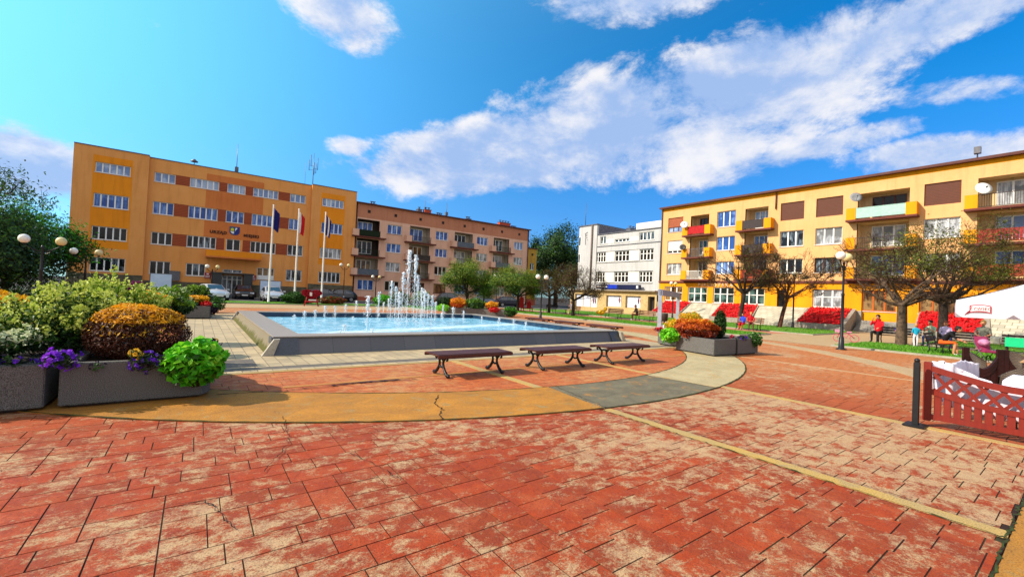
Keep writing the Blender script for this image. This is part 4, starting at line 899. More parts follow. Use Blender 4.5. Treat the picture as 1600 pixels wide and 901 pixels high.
for (a, b, c, e) in ((39.25, 40.8, 6.92, 8.32), (35.15, 36.73, 6.92, 8.32), (39.25, 40.85, 4.08, 5.48), (35.1, 36.75, 4.08, 5.48), (39.4, 40.85, 9.54, 10.1), (35.33, 36.77, 9.54, 10.1)): MB(fW).box(a, b, -.005, .015, c, e).build('white_panel', M_WHT2, wh)
# rounded tower
mb = MB(fW); P = [(42.55, .1), (45.6, .1)] + [(45.6 + 1.25 * math.sin(t), -1.15 + 1.25 * math.cos(t)) for t in [k * math.pi / 16 for k in range(1, 9)]] + [(46.85, -7), (42.55, -7)]
lo = [mb.vert(u, d, 3.05) for u, d in P]; hi = [mb.vert(u, d, 12.35) for u, d in P]; mb.face(hi)
for k in range(len(P)): mb.face([lo[k], lo[(k + 1) % len(P)], hi[(k + 1) % len(P)], hi[k]])
tw = mb.build('tower', M_WHT, wh)
mb = MB(fW); lo = [mb.vert(44.7 + (u - 44.7) * 1.04, d + (.1 if d > -1 else 0), 12.355) for u, d in P]; hi = [mb.vert(44.7 + (u - 44.7) * 1.04, d + (.1 if d > -1 else 0), 12.5) for u, d in P]; mb.face(hi); mb.face(lo)
for k in range(len(P)): mb.face([lo[k], lo[(k + 1) % len(P)], hi[(k + 1) % len(P)], hi[k]])
mb.build('tower_roof', M_LEAD, wh)
MB(fW).box(42.54, 42.56, -6.9, -.3, 10.98, 12.3).build('tower_side', mat('slate_side', '#6c6a74', '#5a5862', .8, 3), wh)
def arcp(t, r_): return (45.6 + r_ * math.sin(t), -1.15 + r_ * math.cos(t))
for z in (9.5, 6.95, 4.1):
    for nm_, segs, r0_, r1_, za, zb_ in (('corner_window', [(-.02, 1.57)], 1.2, 1.275, z, z + 1.4), ('pane', [(.12, .42), (.52, .95), (1.05, 1.48)], 1.2, 1.29, z + .1, z + 1.3)):
        if nm_ == 'pane':
            for (t0, t1) in segs:
                mb = MB(fW); pr_ = None
                for k in range(4):
                    t = t0 + (t1 - t0) * k / 3; e = [mb.vert(*arcp(t, rr), zz) for rr in (r0_, r1_) for zz in (za, zb_)]
                    if pr_: mb.face([pr_[2], e[2], e[3], pr_[3]]); mb.face([pr_[1], e[1], e[3], pr_[3]]); mb.face([pr_[0], e[0], e[2], pr_[2]])
                    pr_ = e
                mb.build('pane', G_MIX, w_)
        else:
            mb = MB(fW); pr_ = None
            for k in range(9):
                t = segs[0][0] + (segs[0][1] - segs[0][0]) * k / 8; e = [mb.vert(*arcp(t, rr), zz) for rr in (r0_, r1_) for zz in (za, zb_)]
                if pr_: mb.face([pr_[2], e[2], e[3], pr_[3]]); mb.face([pr_[1], e[1], e[3], pr_[3]]); mb.face([pr_[0], e[0], e[2], pr_[2]])
                pr_ = e
            w_ = mb.build('corner_window', M_FRAME, wh)
MB(fW).tube([(43.42, .22, 3.1), (43.42, .22, 12.4)], .12, 8).build('downpipe', mat('brown_grey_pipe', '#7c6c64', '#6c5e58', .6, 4), wh)
mb = MB(fW)
for k in range(4): mb.tube([(44.9 - k * .16, .16, 11.2 - k * .3), (44.35 + .1 * math.sin(k), .16, 11.45 - k * .36)], .035, 4)
mb.tube([(44.8, .16, 11.3), (44.7, .16, 9.6)], .03, 4); mb.build('wall_aerial', M_LEAD, wh)
# ground floor of the bank
M_TRAV = mat('travertine', '#c0a878', '#a8905f', .7, 4, .2, 20)
hs2 = [(37.5, 40.1, .72, 2.3), (34.4, 36.8, .72, 2.3), (32.3, 33.3, 0.1, 2.3), (41.8, 46.2, .45, 2.35)]
mb = MB(fW); wall_with_holes(mb, 32.02, 47.2, -.2, 2.9, hs2, .35, .35)
mb.face([mb.vert(47.2, .35, -.2), mb.vert(47.2, -8, -.2), mb.vert(47.2, -8, 2.9), mb.vert(47.2, .35, 2.9)]); mb.build('shop_front_wall', M_TRAV, wh)
MB(fW).box(32.02, 47.3, -.05, .8, 2.9, 3.04).build('canopy', M_CONC, wh)
M_POSTER = mat('white_window_film', '#d0d8e8', '#b8c4dc', .3, 2); M_FIG = mat('poster_figures', '#5c2c3c', '#8c2c34', .6, 9)
for a, b, c, e in (hs2[0], hs2[1], hs2[3]):
    w_ = window(fW, wh, a, b, c, e, .35, 1 if b - a < 3 else 3, M_POSTER, M_TRAV, depth=.3, sill=False, name='shop_window')
    mb = MB(fW); x = a + (b - a) * .2
    for dx in (0, .35): mb.tube([(x - dx, .08, c + .6), (x - dx + .04, .08, c + 1.0), (x - dx, .08, c + 1.3)], [.05, .1, .06], 6); mb.ball((x - dx, .08, c + 1.42), .07, 6, 4)
    mb.build('printed_figures', M_FIG, w_)
MB(fW).box(32.3, 33.3, -.25, -.2, .1, 2.3).build('entrance_recess', M_DLOG, wh)
sg = MB(fW).box(34.4, 41.7, .35, .75, 3.16, 3.75).build('shop_sign', mat('navy_sign', '#1c2448', '#141a38', .35, 1.2), wh)
MB(fW).box(38.0, 39.6, .752, .756, 3.2, 3.71).build('blue_light_panel', mat('cobalt_panel', '#1c3cc0', '#1430a0', .35, 1.2), sg)
text_obj('Bank Polski', 'lettering', .3, Matrix.Translation((-.77, 40.35 - 39, 3.45)) @ Matrix.Rotation(-math.pi / 2, 4, 'Z') @ RX, M_FRAME, sg, .006, bold=.006)
mb = MB(fW); mb.box(41.2, 41.5, .75, .762, 3.3, 3.6); mb.box(34.55, 34.85, .75, .762, 3.28, 3.62); mb.build('sign_logo', M_FRAME, sg)
mb = MB(fW); mb.box(41.28, 41.42, .762, .77, 3.36, 3.54); mb.build('logo_centre', mat('orange_logo', '#d87c2c', '#c86c20', .4, 9), sg)
MB(fW).box(32.1, 36.5, -5, -.9, 10.98, 12.0).build('penthouse', M_WHT2, wh)
chimney(50.0, 39.5, 10.9, 2.0, 1.0, 'grey chimney stack behind the tower of the white building', False, 3); chimney(48.5, 36.9, 10.9, .8, .9, 'small pale chimney between the tower and the penthouse of the white building', False, 2)
mast(47.0, 46.0, 12.5, 3.6, 'very thin tall rod aerial on the tower of the white building', 0)

# ================================================================== FLOWER BEDS, SLABS, STEPS
RF1 = leafmat('scarlet_petals', '#f01820', '#c01018', .25); RF2 = leafmat('bed_leaves', '#5c1c14', '#3c4a14', .2)
BX0, BX1, BZ0, BZ1 = 41.3, 45.7, .45, 1.72
def slope(x): return BZ0 + (BZ1 - BZ0) * (x - BX0) / (BX1 - BX0)
def bed(y0, y1, shift, label, wall=False):
    """sloping bed between the pavement and the terrace; the low kerb is in front"""
    r = empty('flower_bed', (BX0, (y0 + y1) / 2, 0), label, 'flower bed', 'red flower beds on the slope')
    cx_, cy_ = BX0, (y0 + y1) / 2
    mb = MB(lambda a, b, c: (a - cx_, b - cy_, c))
    A = [mb.vert(BX0, y0, 0), mb.vert(BX0, y1, 0), mb.vert(BX1, y1 + shift, 0), mb.vert(BX1, y0 + shift, 0)]
    B = [mb.vert(BX0, y0, BZ0), mb.vert(BX0, y1, BZ0), mb.vert(BX1, y1 + shift, BZ1), mb.vert(BX1, y0 + shift, BZ1)]
    mb.face(A[::-1]); mb.face(B)
    for q in range(4): mb.face([A[q], A[(q + 1) % 4], B[(q + 1) % 4], B[q]])
    mb.build('soil', M_SOIL, r)
    mb = MB(lambda a, b, c: (a - cx_, b - cy_, c)); mb.box(BX0 - .25, BX0 - .002, y0 - .1, y1 + .1, 0, BZ0 + .06)
    for yy in (y0, y1):
        w_ = .3 if (wall and yy == y0) else .1; s = -1 if yy == y0 else 1
        P = [mb.vert(BX0, yy + (.0 if s > 0 else -w_), 0), mb.vert(BX0, yy + (w_ if s > 0 else 0), 0), mb.vert(BX1, yy + shift + (w_ if s > 0 else 0), 0), mb.vert(BX1, yy + shift - (0 if s > 0 else w_), 0)]
        top = .1
        Q = [mb.vert(BX0, yy + (.0 if s > 0 else -w_), BZ0 + top), mb.vert(BX0, yy + (w_ if s > 0 else 0), BZ0 + top), mb.vert(BX1, yy + shift + (w_ if s > 0 else 0), BZ1 + top), mb.vert(BX1, yy + shift - (0 if s > 0 else w_), BZ1 + top)]
        mb.face(Q); mb.face(P[::-1])
        for q in range(4): mb.face([P[q], P[(q + 1) % 4], Q[(q + 1) % 4], Q[q]])
    mb.build('kerb', M_CONC, r)
    n_ = int(4200 * (y1 - y0) / 3.5); t = rng.uniform(0, 1, n_); x = BX0 + (BX1 - BX0) * t; y = y0 + (y1 - y0) * rng.uniform(0, 1, n_) + shift * t
    lump = .025 * np.sin(x * 6.5) + .02 * np.sin(y * 7 + x * 3)
    z = slope(x) + .1 + lump + rng.uniform(-.05, .07, n_)
    P = np.stack([x - cx_, y - cy_, z], 1); N = np.tile([-.6, .1, 1.0], (n_, 1))
    m2 = rng.uniform(0, 1, n_) < .86
    P2 = P[~m2]; P2[:, 2] -= .05
    leaf_mesh('flowers', [(P[m2], .115, N[m2], 1.1, RF1, 0), (P2, .13, N[~m2], 1.4, RF2, 0)], r)
    return r
bed(26.3, 29.6, 1.2, 'red flower bed furthest left on the slope, behind the grey metal portal frame')
bed(18.9, 22.6, 1.3, 'red flower bed behind the bare tree and the seated person in red and blue')
bed(12.0, 15.1, .5, 'red flower bed beside the steps, left of the twin globe lamp post', True)
bed(4.3, 7.6, .5, 'red flower bed right of the steps, partly behind the forked tree trunk', True)
def ramp_slab(y0, y1, s0, s1, label):
    r = empty('paved_slope', (BX0, (y0 + y1) / 2, 0), label, 'paved slope', 'pale paved slopes between the flower beds'); cy_ = (y0 + y1) / 2
    mb = MB(lambda a, b, c: (a - BX0, b - cy_, c))
    A = [mb.vert(BX0 - .2, y0, 0), mb.vert(BX0 - .2, y1, 0), mb.vert(BX1, y1 + s1, 0), mb.vert(BX1, y0 + s0, 0)]
    B = [mb.vert(BX0 - .2, y0, BZ0 - .12), mb.vert(BX0 - .2, y1, BZ0 - .12), mb.vert(BX1, y1 + s1, BZ1 + .04), mb.vert(BX1, y0 + s0, BZ1 + .04)]
    mb.face(A[::-1]); mb.face(B)
    for q in range(4): mb.face([A[q], A[(q + 1) % 4], B[(q + 1) % 4], B[q]])
    mb.build('paving', M_SLABW, r); return r
n = NT('pale_slope_slabs'); br = n.t.nodes.new('ShaderNodeTexBrick'); n.t.links.new(n.mapping((1, 1, 1), math.pi / 2), br.inputs['Vector'])
br.inputs['Scale'].default_value = 1.0; br.inputs['Brick Width'].default_value = .55; br.inputs['Row Height'].default_value = .6; br.inputs['Mortar Size'].default_value = .03; br.offset = .5; br.inputs['Mortar Smooth'].default_value = .6
br.inputs['Color1'].default_value = lin('#c4bda6'); br.inputs['Color2'].default_value = lin('#a59f8c'); br.inputs['Mortar'].default_value = lin('#8c8672')
n.bump(n.math('MULTIPLY', br.outputs[1], -1.0), .6, .03); M_SLABW = n.done(br.outputs[0], .8)
ramp_slab(22.75, 26.15, 1.3, 1.2, 'pale paved slope between the two leftmost red flower beds')
ramp_slab(15.25, 18.75, .55, 1.3, 'pale paved slope behind the thin leaning bare tree')
ramp_slab(-2.5, 4.1, .3, .55, 'pale paved slope seen under the white parasol')
mb = MB(); mb.box(45.72, 45.99, 11.85, 32, 0, 1.7); tag(mb.build('terrace_wall', M_CONC), 'low concrete terrace edge running along the foot of the yellow block', 'wall')
st = empty('stairs', (42.6, 9.8, 0), 'grey concrete steps up to the yellow block beside the red flower bed', 'stairs')
mb = MB()
for k in range(6): mb.box(.9 + k * .35, 3.1, -2.0, 2.0, .15 * k - .1, .15 * (k + 1))
mb.build('treads', mat('grey_step_concrete', '#94908a', '#86827a', .85, 1.5, .1, 60), st)
MB().tube([(.7, -2.05, 0), (.7, -2.05, .95), (2.9, -2.05, 1.9), (2.9, -2.05, .9)], .03, 6).build('handrail', M_IRON, st)

# ================================================================== LAMP POSTS
M_POST = mat('black_painted_iron', '#16171a', '#0e0f12', .45, 10, spec=.4)
n = NT('opal_globe'); n.b.inputs['Subsurface Weight'].default_value = .4; n.b.inputs['Subsurface Radius'].default_value = (.2, .2, .2); M_OPAL = n.done(n.mix(n.noise(2, 3), '#f2efe6', '#e6e0d0'), .35, .5)
M_OPALY = mat('yellowed_globe', '#e0cf94', '#d2bd80', .35, 3, spec=.5)
def lamp(x, y, hgt, label, rz=0.0, span=.41, rad_=.18, post_m=None, yellow=1):
    r = empty('street_lamp', (x, y, 0), label, 'street lamp', 'twin globe street lamps round the square', rz)
    mb = MB(); mb.lathe([(.2, 0), (.2, .03), (.11, .06), (.09, .5), (.06, .56), (.055, hgt * .55), (.07, hgt * .56), (.045, hgt * .58), (.04, hgt - .55), (.06, hgt - .5), (.03, hgt - .42)], seg=12)
    mb.build('post', post_m or M_POST, r)
    for s in (-1, 1):
        mb = MB(); mb.tube([(0, 0, hgt - .62), (s * .12, 0, hgt - .66), (s * .32, 0, hgt - .56), (s * span, 0, hgt - .42), (s * span, 0, hgt - .34)], [.022] * 5, 6)
        mb.tube([(0, 0, hgt - .8), (s * .2, 0, hgt - .72), (s * .3, 0, hgt - .58)], .014, 5)
        mb.lathe([(.05, 0), (.08, .05), (.08, .07)], (s * span, 0, hgt - .4), 10); mb.build('arm', post_m or M_POST, r)
        mb = MB(); mb.ball((s * span, 0, hgt - .2), rad_, 20, 12); mb.build('globe', M_OPALY if (s > 0 and yellow) else M_OPAL, r)
    return r
lamp(22.15, 6.38, 4.15, 'tall black twin globe street lamp nearest the viewer, before the bare trees', 0.0)
lamp(21.1, 24.95, 3.35, 'black twin globe street lamp beside the dark brown tree, behind the pool', 0.0, yellow=0)
lamp(-5.2, 25.7, 3.25, 'street lamp with two large globes at the far left, before the dark trees', .1, .52)
lamp(-5.08, 33.5, 3.2, 'street lamp between the left trees and the ochre town hall wing, second from the left', .1, .5)
lamp(1.1, 50.0, 3.3, 'street lamp with yellowish globes beside the town hall porch')
lamp(13.26, 50, 4.4, 'brown street lamp at the right wing of the town hall, near the third flagpole', post_m=mat('brown_post', '#5a3c28', '#4a3020', .5, 8))
lamp(16.87, 50, 3.3, 'street lamp before the first pink balconies, left of the fountain spray')
lamp(34.0, 50, 4.5, 'street lamp between the two leafy green trees')
lamp(40.3, 26.3, 3.9, 'street lamp at the left end of the first red flower bed, beside a bin', rad_=.17, span=.38)
lamp(39.5, 14.7, 4.7, 'slim lamp post standing close beside the leaning bare tree', rad_=.14, span=.2)

# ================================================================== BENCHES
M_MAR = mat('maroon_painted_wood', '#54281a', '#421e14', .45, 9, .15, 40, spec=.4); M_BRW = mat('weathered_bench_wood', '#8a6448', '#6c4c36', .7, 8, .2, 40); M_DKW = mat('dark_bench_wood', '#3a2a22', '#2a1e18', .6, 8)
def iron_leg(x, w_=.26):
    mb = MB(); r = .027
    for s in (-1, 1):
        c = [(x, s * .2, .40), (x, s * .155, .36), (x, s * .085, .3), (x, s * .075, .24), (x, s * .1, .17), (x, s * .16, .1), (x, s * .235, .045), (x, s * .3, .03)]
        mb.tube(c, [r * 1.3, r, r * .95, r, r * 1.1, r * 1.2, r * 1.3, r * 1.5], 6)
        mb.ball((x, s * .31, .035), .035, 8, 6)
        mb.tube([(x, s * .2, .395), (x, s * .25, .37), (x, s * .25, .335), (x, s * .215, .325)], r * .8, 6)
        mb.tube([(x, s * .085, .3), (x, s * .03, .33), (x, 0, .335)], r * .8, 5); mb.tube([(x, s * .08, .2), (x, s * .03, .175), (x, 0, .17)], r * .8, 5)
    mb.box(x - .02, x + .02, -.26, .26, .40, .42)
    return mb
def bench_proto():
    r = empty('park_bench', (0, 0, 0), '', 'bench')
    mb = MB(); L = .88
    ys = [-.29, -.15, -.01, .13]
    for k, y in enumerate(ys):
        mb.box(-L, L, y, y + .132, .422 + (0 if 0 < k < 3 else -.0), .455)
    mb.box(-L, L, -.33, -.292, .38, .445); mb.box(-L, L, .264, .30, .38, .445)
    mb.build('seat', M_MAR, r, bevel=.008)
    iron_leg(-.64).build('leg', M_POST, r); iron_leg(.64).build('leg', M_POST, r)
    MB().tube([(-.64, 0, .33), (.64, 0, .33)], .012, 5).build('stretcher', M_POST, r)
    return r
bp_ = bench_proto()
BL = [(4.62, 7.68, 0, 'maroon backless bench in front of the pool, leftmost of the near three'), (6.98, 7.62, 0, 'maroon backless bench in front of the pool, middle of the near three'), (9.32, 7.62, 0, 'maroon backless bench in front of the pool, rightmost of the near three'),
      (15.35, 18.3, math.pi / 2, 'backless bench furthest from the viewer in the row past the right side of the pool'), (15.35, 16.0, math.pi / 2, 'middle backless bench of the row past the right side of the pool'), (15.4, 13.6, math.pi / 2, 'nearest backless bench of the row past the right side of the pool')]
for i, (x, y, rz, lb) in enumerate(BL):
    o = bp_ if i == 0 else copy_tree(bp_)
    o.location = (x, y, 0); o.rotation_euler.z = rz; o['label'] = lb; o['group'] = 'maroon backless benches around the pool'
def back_bench(m):
    r = empty('park_bench', (0, 0, 0), '', 'bench')
    mb = MB()
    for k in range(4): mb.box(-.9, .9, -.25 + k * .12, -.15 + k * .12, .43, .46)
    mb.build('seat', m, r)
    mb = MB()
    for k in range(3): mb.box(-.9, .9, .26 + k * .035, .285 + k * .035, .52 + k * .13, .62 + k * .13)
    mb.build('backrest', m, r)
    for x in (-.7, .7):
        mb = MB(); mb.tube([(x, -.28, 0), (x, -.2, .2), (x, -.22, .42), (x, .22, .43), (x, .38, .9)], .025, 6); mb.tube([(x, .3, 0), (x, .18, .2), (x, .22, .43)], .025, 6); mb.build('leg', M_POST, r)
    return r
pa = back_bench(M_BRW); pb = back_bench(M_DKW)
BB = [(30.2, 30.9, 0, 'bench with a backrest under the dark brown tree where a person in white sits'), (30.4, 25.8, 0, 'weathered bench with a backrest behind the yellow toy figure'), (30.6, 22.6, 0, 'weathered bench with a backrest beside the person in dark clothes'),
      (30.8, 18.9, 0, 'weathered bench with a backrest seen through the grey portal frame'), (31.0, 14.3, 0, 'weathered bench with a backrest where the person in red and blue sits'),
      (29.9, 6.2, 1, 'dark bench with a backrest where the man in the red hoodie and a boy sit'), (30.6, 3.9, 1, 'dark bench with a backrest behind the forked tree trunk'), (30.2, 1.7, 1, 'dark slatted bench with a backrest left of the parasol pole'),
      (25.4, 3.9, 1, 'dark bench with iron legs where the man in orange shorts sits'), (29.5, 33.5, 1, 'dark bench with a backrest furthest left under the trees')]
ua = ub = False
for (x, y, kd, lb) in BB:
    if kd == 0: o = pa if not ua else copy_tree(pa); ua = True
    else: o = pb if not ub else copy_tree(pb); ub = True
    o.location = (x, y, .0); o.rotation_euler.z = 0 if x < 26 else -math.pi / 2; o['label'] = lb; o['group'] = 'benches with backrests on the lawns'
bpy.context.view_layer.update()

# ================================================================== PLANTERS
def trough(name, P, hgt, label, grp='aggregate concrete planters'):
    cx_ = sum(p[0] for p in P) / len(P); cy_ = sum(p[1] for p in P) / len(P)
    r = empty(name, (cx_, cy_, 0), label, 'planter', grp)
    inn_ = [(cx_ + (x - cx_) * .86, cy_ + (y - cy_) * .86) for x, y in P]
    mb = MB(lambda a, b, c: (a - cx_, b - cy_, c)); N_ = len(P)
    A = [mb.vert(x, y, .04) for x, y in P]; B = [mb.vert(x, y, hgt) for x, y in P]; C_ = [mb.vert(x, y, hgt) for x, y in inn_]; D = [mb.vert(x, y, hgt - .07) for x, y in inn_]
    for q in range(N_):
        t = (q + 1) % N_; mb.face([A[q], A[t], B[t], B[q]]); mb.face([B[q], B[t], C_[t], C_[q]]); mb.face([C_[q], C_[t], D[t], D[q]])
    mb.face(A[::-1]); bx = mb.build('trough', M_AGG, r, bevel=.012)
    mb = MB(lambda a, b, c: (a - cx_, b - cy_, c)); mb.prism([(cx_ + (x - cx_) * .9, cy_ + (y - cy_) * .9) for x, y in P], .0, .045); mb.build('foot', M_DKW, r)
    mb = MB(lambda a, b, c: (a - cx_, b - cy_, c)); mb.face([mb.vert(cx_ + (x - cx_) * .861, cy_ + (y - cy_) * .861, hgt - .06) for x, y in P]); mb.build('soil', M_SOIL, r)
    return r
trough('planter', [(-4.4, 7.46), (-1.43, 7.5), (-1.43, 9.6), (-4.4, 9.6)], .56, 'concrete planter box at the left edge of the picture')
trough('planter', [(-1.31, 7.5), (.12, 7.5), (.22, 7.7), (.22, 8.9), (-.1, 9.6), (-1.31, 9.6)], .56, 'concrete planter box under the dark golden bush and bright green vine at the left')
trough('planter', [(-4.4, 9.7), (-1.1, 9.7), (-.6, 10.4), (-.7, 12.9), (-4.4, 12.9)], .56, 'concrete planter box hidden behind the variegated shrub')
trough('planter', [(-1.05, 23.4), (.5, 23.3), (.6, 23.9), (.3, 25.6), (-1.05, 25.8)], .55, 'concrete planter box in shade at the far left corner of the pool')
trough('planter', [(-2.6, 23.5), (-1.15, 23.4), (-1.15, 25.8), (-2.6, 25.8)], .55, 'concrete planter box joined to the left of the far left corner planter')
trough('planter', [(13.3, 7.15), (14.55, 7.08), (15.1, 7.8), (14.9, 9.0), (13.62, 8.7)], .54, 'front concrete planter box with the orange bush, right of the pool')
trough('planter', [(14.62, 7.06), (15.95, 7.0), (16.3, 8.6), (15.2, 8.4)], .54, 'shaded right hand concrete planter box with the trailing plant')
trough('planter', [(14.95, 9.1), (16.3, 8.75), (16.4, 10.2), (14.7, 10.2), (14.5, 9.5)], .54, 'rear concrete planter box behind the lime green trailing plant')
trough('planter', [(15.7, 30.4), (16.0, 29.0), (17.6, 28.2), (19.0, 26.3), (20.2, 27.0), (17.4, 31)], .5, 'concrete planter box at the far right corner of the pool')
for z in ((0, 0),):
    pass

# ================================================================== PLANTS
L_VAR1 = leafmat('variegated_cream_leaf', '#dce070', '#a4b834', .28); L_VAR2 = leafmat('variegated_green_leaf', '#446c18', '#1c400e', .2); L_WHT = leafmat('pale_white_leaf', '#e8ecc0', '#c8d49c', .3)
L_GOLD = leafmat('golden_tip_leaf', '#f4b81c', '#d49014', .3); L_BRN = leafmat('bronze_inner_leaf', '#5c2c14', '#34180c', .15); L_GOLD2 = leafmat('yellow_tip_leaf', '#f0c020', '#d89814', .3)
L_LIME = leafmat('lime_leaf', '#66c81c', '#3c9c10', .35); L_LIME2 = leafmat('lime_leaf_light', '#a4e040', '#6cc81c', .35); L_GRN = leafmat('mid_green_leaf', '#3c6c14', '#1e4410', .25); L_DGR = leafmat('dark_green_leaf', '#24440f', '#142c0a', .2)
L_YGR = leafmat('yellow_green_leaf', '#88a81c', '#507c14', .3); L_ORG = leafmat('orange_leaf', '#d86c14', '#b0480e', .3); L_RUS = leafmat('rust_red_leaf', '#a03c14', '#6c2410', .2)
L_PUR = leafmat('purple_petal', '#6c20c8', '#3c1484', .3); L_PURL = leafmat('light_purple_petal', '#9c3ce0', '#7c2cd0', .3); L_MAG = leafmat('magenta_flowers', '#8c1468', '#641050', .25); L_REDP = leafmat('red_petal', '#d81414', '#a80c10', .2); L_YELP = leafmat('yellow_petal', '#f0b420', '#e8c840', .3); L_DPUR = leafmat('dark_purple_leaf', '#2c1230', '#180a1c', .1)
M_STEM = mat('woody_stem', '#4c3624', '#32241a', .9, 9)
def bush(name, cat, label, c, r, sets, stems=6, group=None, lump=.12, seed=1, inner=.45):
    """sets: (count, size, aspect, material, zmin fraction, zmax fraction, droop)"""
    root = empty(name, (c[0], c[1], c[2] - r[2]), label, cat, group)
    S = []
    for (n_, sz_, asp, mt, z0, z1, dr) in sets:
        P, N_ = ell(int(n_ * 2.2), (0, 0, r[2]), r, inner, lump=lump, seed=seed)
        f_ = P[:, 2] / (2 * r[2]); k = (f_ >= z0) & (f_ <= z1); P = P[k][:n_]; N_ = N_[k][:n_]
        N_ = N_ * .6 + np.array([0, 0, .6]); S.append((P, sz_, N_, asp, mt, dr))
    leaf_mesh('foliage', S, root)
    mb = MB(); rnd = random.Random(seed)
    for k in range(stems):
        a = rnd.uniform(0, 6.28); q = rnd.uniform(.3, .75)
        mb.tube([(0 + .05 * math.cos(a), .05 * math.sin(a), -.02), (r[0] * q * .5 * math.cos(a), r[1] * q * .5 * math.sin(a), r[2] * .8), (r[0] * q * math.cos(a), r[1] * q * math.sin(a), r[2] * 1.5)], [.014, .009, .004], 5)
    mb.build('stems', M_STEM, root)
    return root
def shoot_shrub(label, c, r, nsh, per, size, mats, seed, hgt, name='variegated_shrub', asp=1.6, spread=.045, base_z=0.0):
    """stems fan out from the base; leaves sit in pairs along each stem, pale at the tips"""
    rnd = np.random.default_rng(seed); root = empty(name, (c[0], c[1], base_z), label, 'shrub'); S = {}; mb = MB(); tipm, midm, lowm = mats
    PP = {0: [], 1: [], 2: []}; NN = {0: [], 1: [], 2: []}
    for k in range(nsh):
        a = rnd.uniform(0, 6.283); q = rnd.uniform(0, 1) ** .5; ex, ey = r[0] * q * math.cos(a), r[1] * q * math.sin(a); hz = hgt * (1 - .42 * q ** 2.2) * rnd.uniform(.72, 1.08)
        bx, by = ex * .55 * rnd.uniform(.6, 1.1), ey * .55 * rnd.uniform(.6, 1.1); b = np.array([bx, by, .02]); e = np.array([ex, ey, hz]); m_ = (b + e) / 2 + np.array([ex * .12, ey * .12, .04])
        if k % 3 == 0: mb.tube([tuple(b), tuple(m_), tuple(e)], [.007, .005, .002], 4)
        n_ = int(per * rnd.uniform(.7, 1.3)); t = rnd.uniform(.12, 1, n_) ** .75; P = ((1 - t) ** 2)[:, None] * b + (2 * t * (1 - t))[:, None] * m_ + (t ** 2)[:, None] * e; P = P + rnd.normal(size=(n_, 3)) * spread * (1.25 - .6 * t)[:, None]
        out = rnd.normal(size=(n_, 3)) * .6 + np.array([ex, ey, .5]) ; out /= np.linalg.norm(out, axis=1)[:, None]
        lv = t + rnd.normal(size=n_) * .13
        for g_, sel in ((0, lv > .82), (1, (lv > .58) & (lv <= .82)), (2, lv <= .58)): PP[g_].append(P[sel]); NN[g_].append(out[sel])
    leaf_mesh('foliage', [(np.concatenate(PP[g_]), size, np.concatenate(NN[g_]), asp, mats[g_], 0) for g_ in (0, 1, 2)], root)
    mb.build('stems', M_STEM, root); return root
# foreground left group
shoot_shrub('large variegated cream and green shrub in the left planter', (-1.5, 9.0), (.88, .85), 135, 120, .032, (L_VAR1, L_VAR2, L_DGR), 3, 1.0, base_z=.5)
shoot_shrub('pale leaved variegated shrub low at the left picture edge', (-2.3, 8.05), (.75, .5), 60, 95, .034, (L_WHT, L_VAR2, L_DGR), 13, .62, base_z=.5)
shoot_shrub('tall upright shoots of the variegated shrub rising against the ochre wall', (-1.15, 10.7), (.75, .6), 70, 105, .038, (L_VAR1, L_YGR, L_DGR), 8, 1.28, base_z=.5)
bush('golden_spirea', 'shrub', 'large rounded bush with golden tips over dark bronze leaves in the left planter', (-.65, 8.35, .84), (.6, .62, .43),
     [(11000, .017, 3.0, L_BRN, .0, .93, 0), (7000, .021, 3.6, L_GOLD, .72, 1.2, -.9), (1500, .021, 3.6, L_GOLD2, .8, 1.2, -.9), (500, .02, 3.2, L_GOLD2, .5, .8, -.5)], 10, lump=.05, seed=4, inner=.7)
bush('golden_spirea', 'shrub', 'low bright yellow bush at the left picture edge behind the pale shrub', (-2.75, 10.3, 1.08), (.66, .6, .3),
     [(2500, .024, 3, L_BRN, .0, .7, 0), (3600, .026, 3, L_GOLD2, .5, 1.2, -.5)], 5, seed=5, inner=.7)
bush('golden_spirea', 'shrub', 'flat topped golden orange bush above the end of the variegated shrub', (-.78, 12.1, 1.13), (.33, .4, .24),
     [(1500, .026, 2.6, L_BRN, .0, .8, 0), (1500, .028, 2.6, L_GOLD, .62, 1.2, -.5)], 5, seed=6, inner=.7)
bush('green_shrub', 'shrub', 'feathery pale green shrub between the two small golden bushes', (-.5, 14.2, 1.0), (.42, .45, .5),
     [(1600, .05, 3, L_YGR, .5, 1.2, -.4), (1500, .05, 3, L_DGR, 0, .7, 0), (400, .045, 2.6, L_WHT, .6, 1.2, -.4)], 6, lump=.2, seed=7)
bush('golden_spirea', 'shrub', 'golden bush on the shaded planter at the far left corner of the pool', (-.1, 24.2, .74), (.62, .5, .25),
     [(1100, .05, 2.4, L_BRN, .0, .7, 0), (1300, .055, 2.4, L_GOLD2, .5, 1.2, -.5)], 4, seed=9, inner=.7)
bush('green_shrub', 'shrub', 'large clipped green shrub behind the far left planter', (.05, 26.2, .9), (.62, .6, .6),
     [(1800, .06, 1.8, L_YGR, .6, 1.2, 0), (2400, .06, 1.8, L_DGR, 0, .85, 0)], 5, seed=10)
bush('green_shrub', 'shrub', 'low green shrub beside the parked silver car at the left', (.75, 28.3, .45), (.6, .5, .42), [(1200, .06, 1.8, L_GRN, 0, 1.2, 0)], 4, seed=11)
bush('flower_plant', 'flowers', 'cluster of red flowers on the edge of the far left planter', (.38, 23.7, .6), (.22, .25, .16), [(260, .07, 1.2, L_REDP, .2, 1.2, 0), (120, .06, 1.6, L_DPUR, 0, .6, 0)], 2, seed=12)
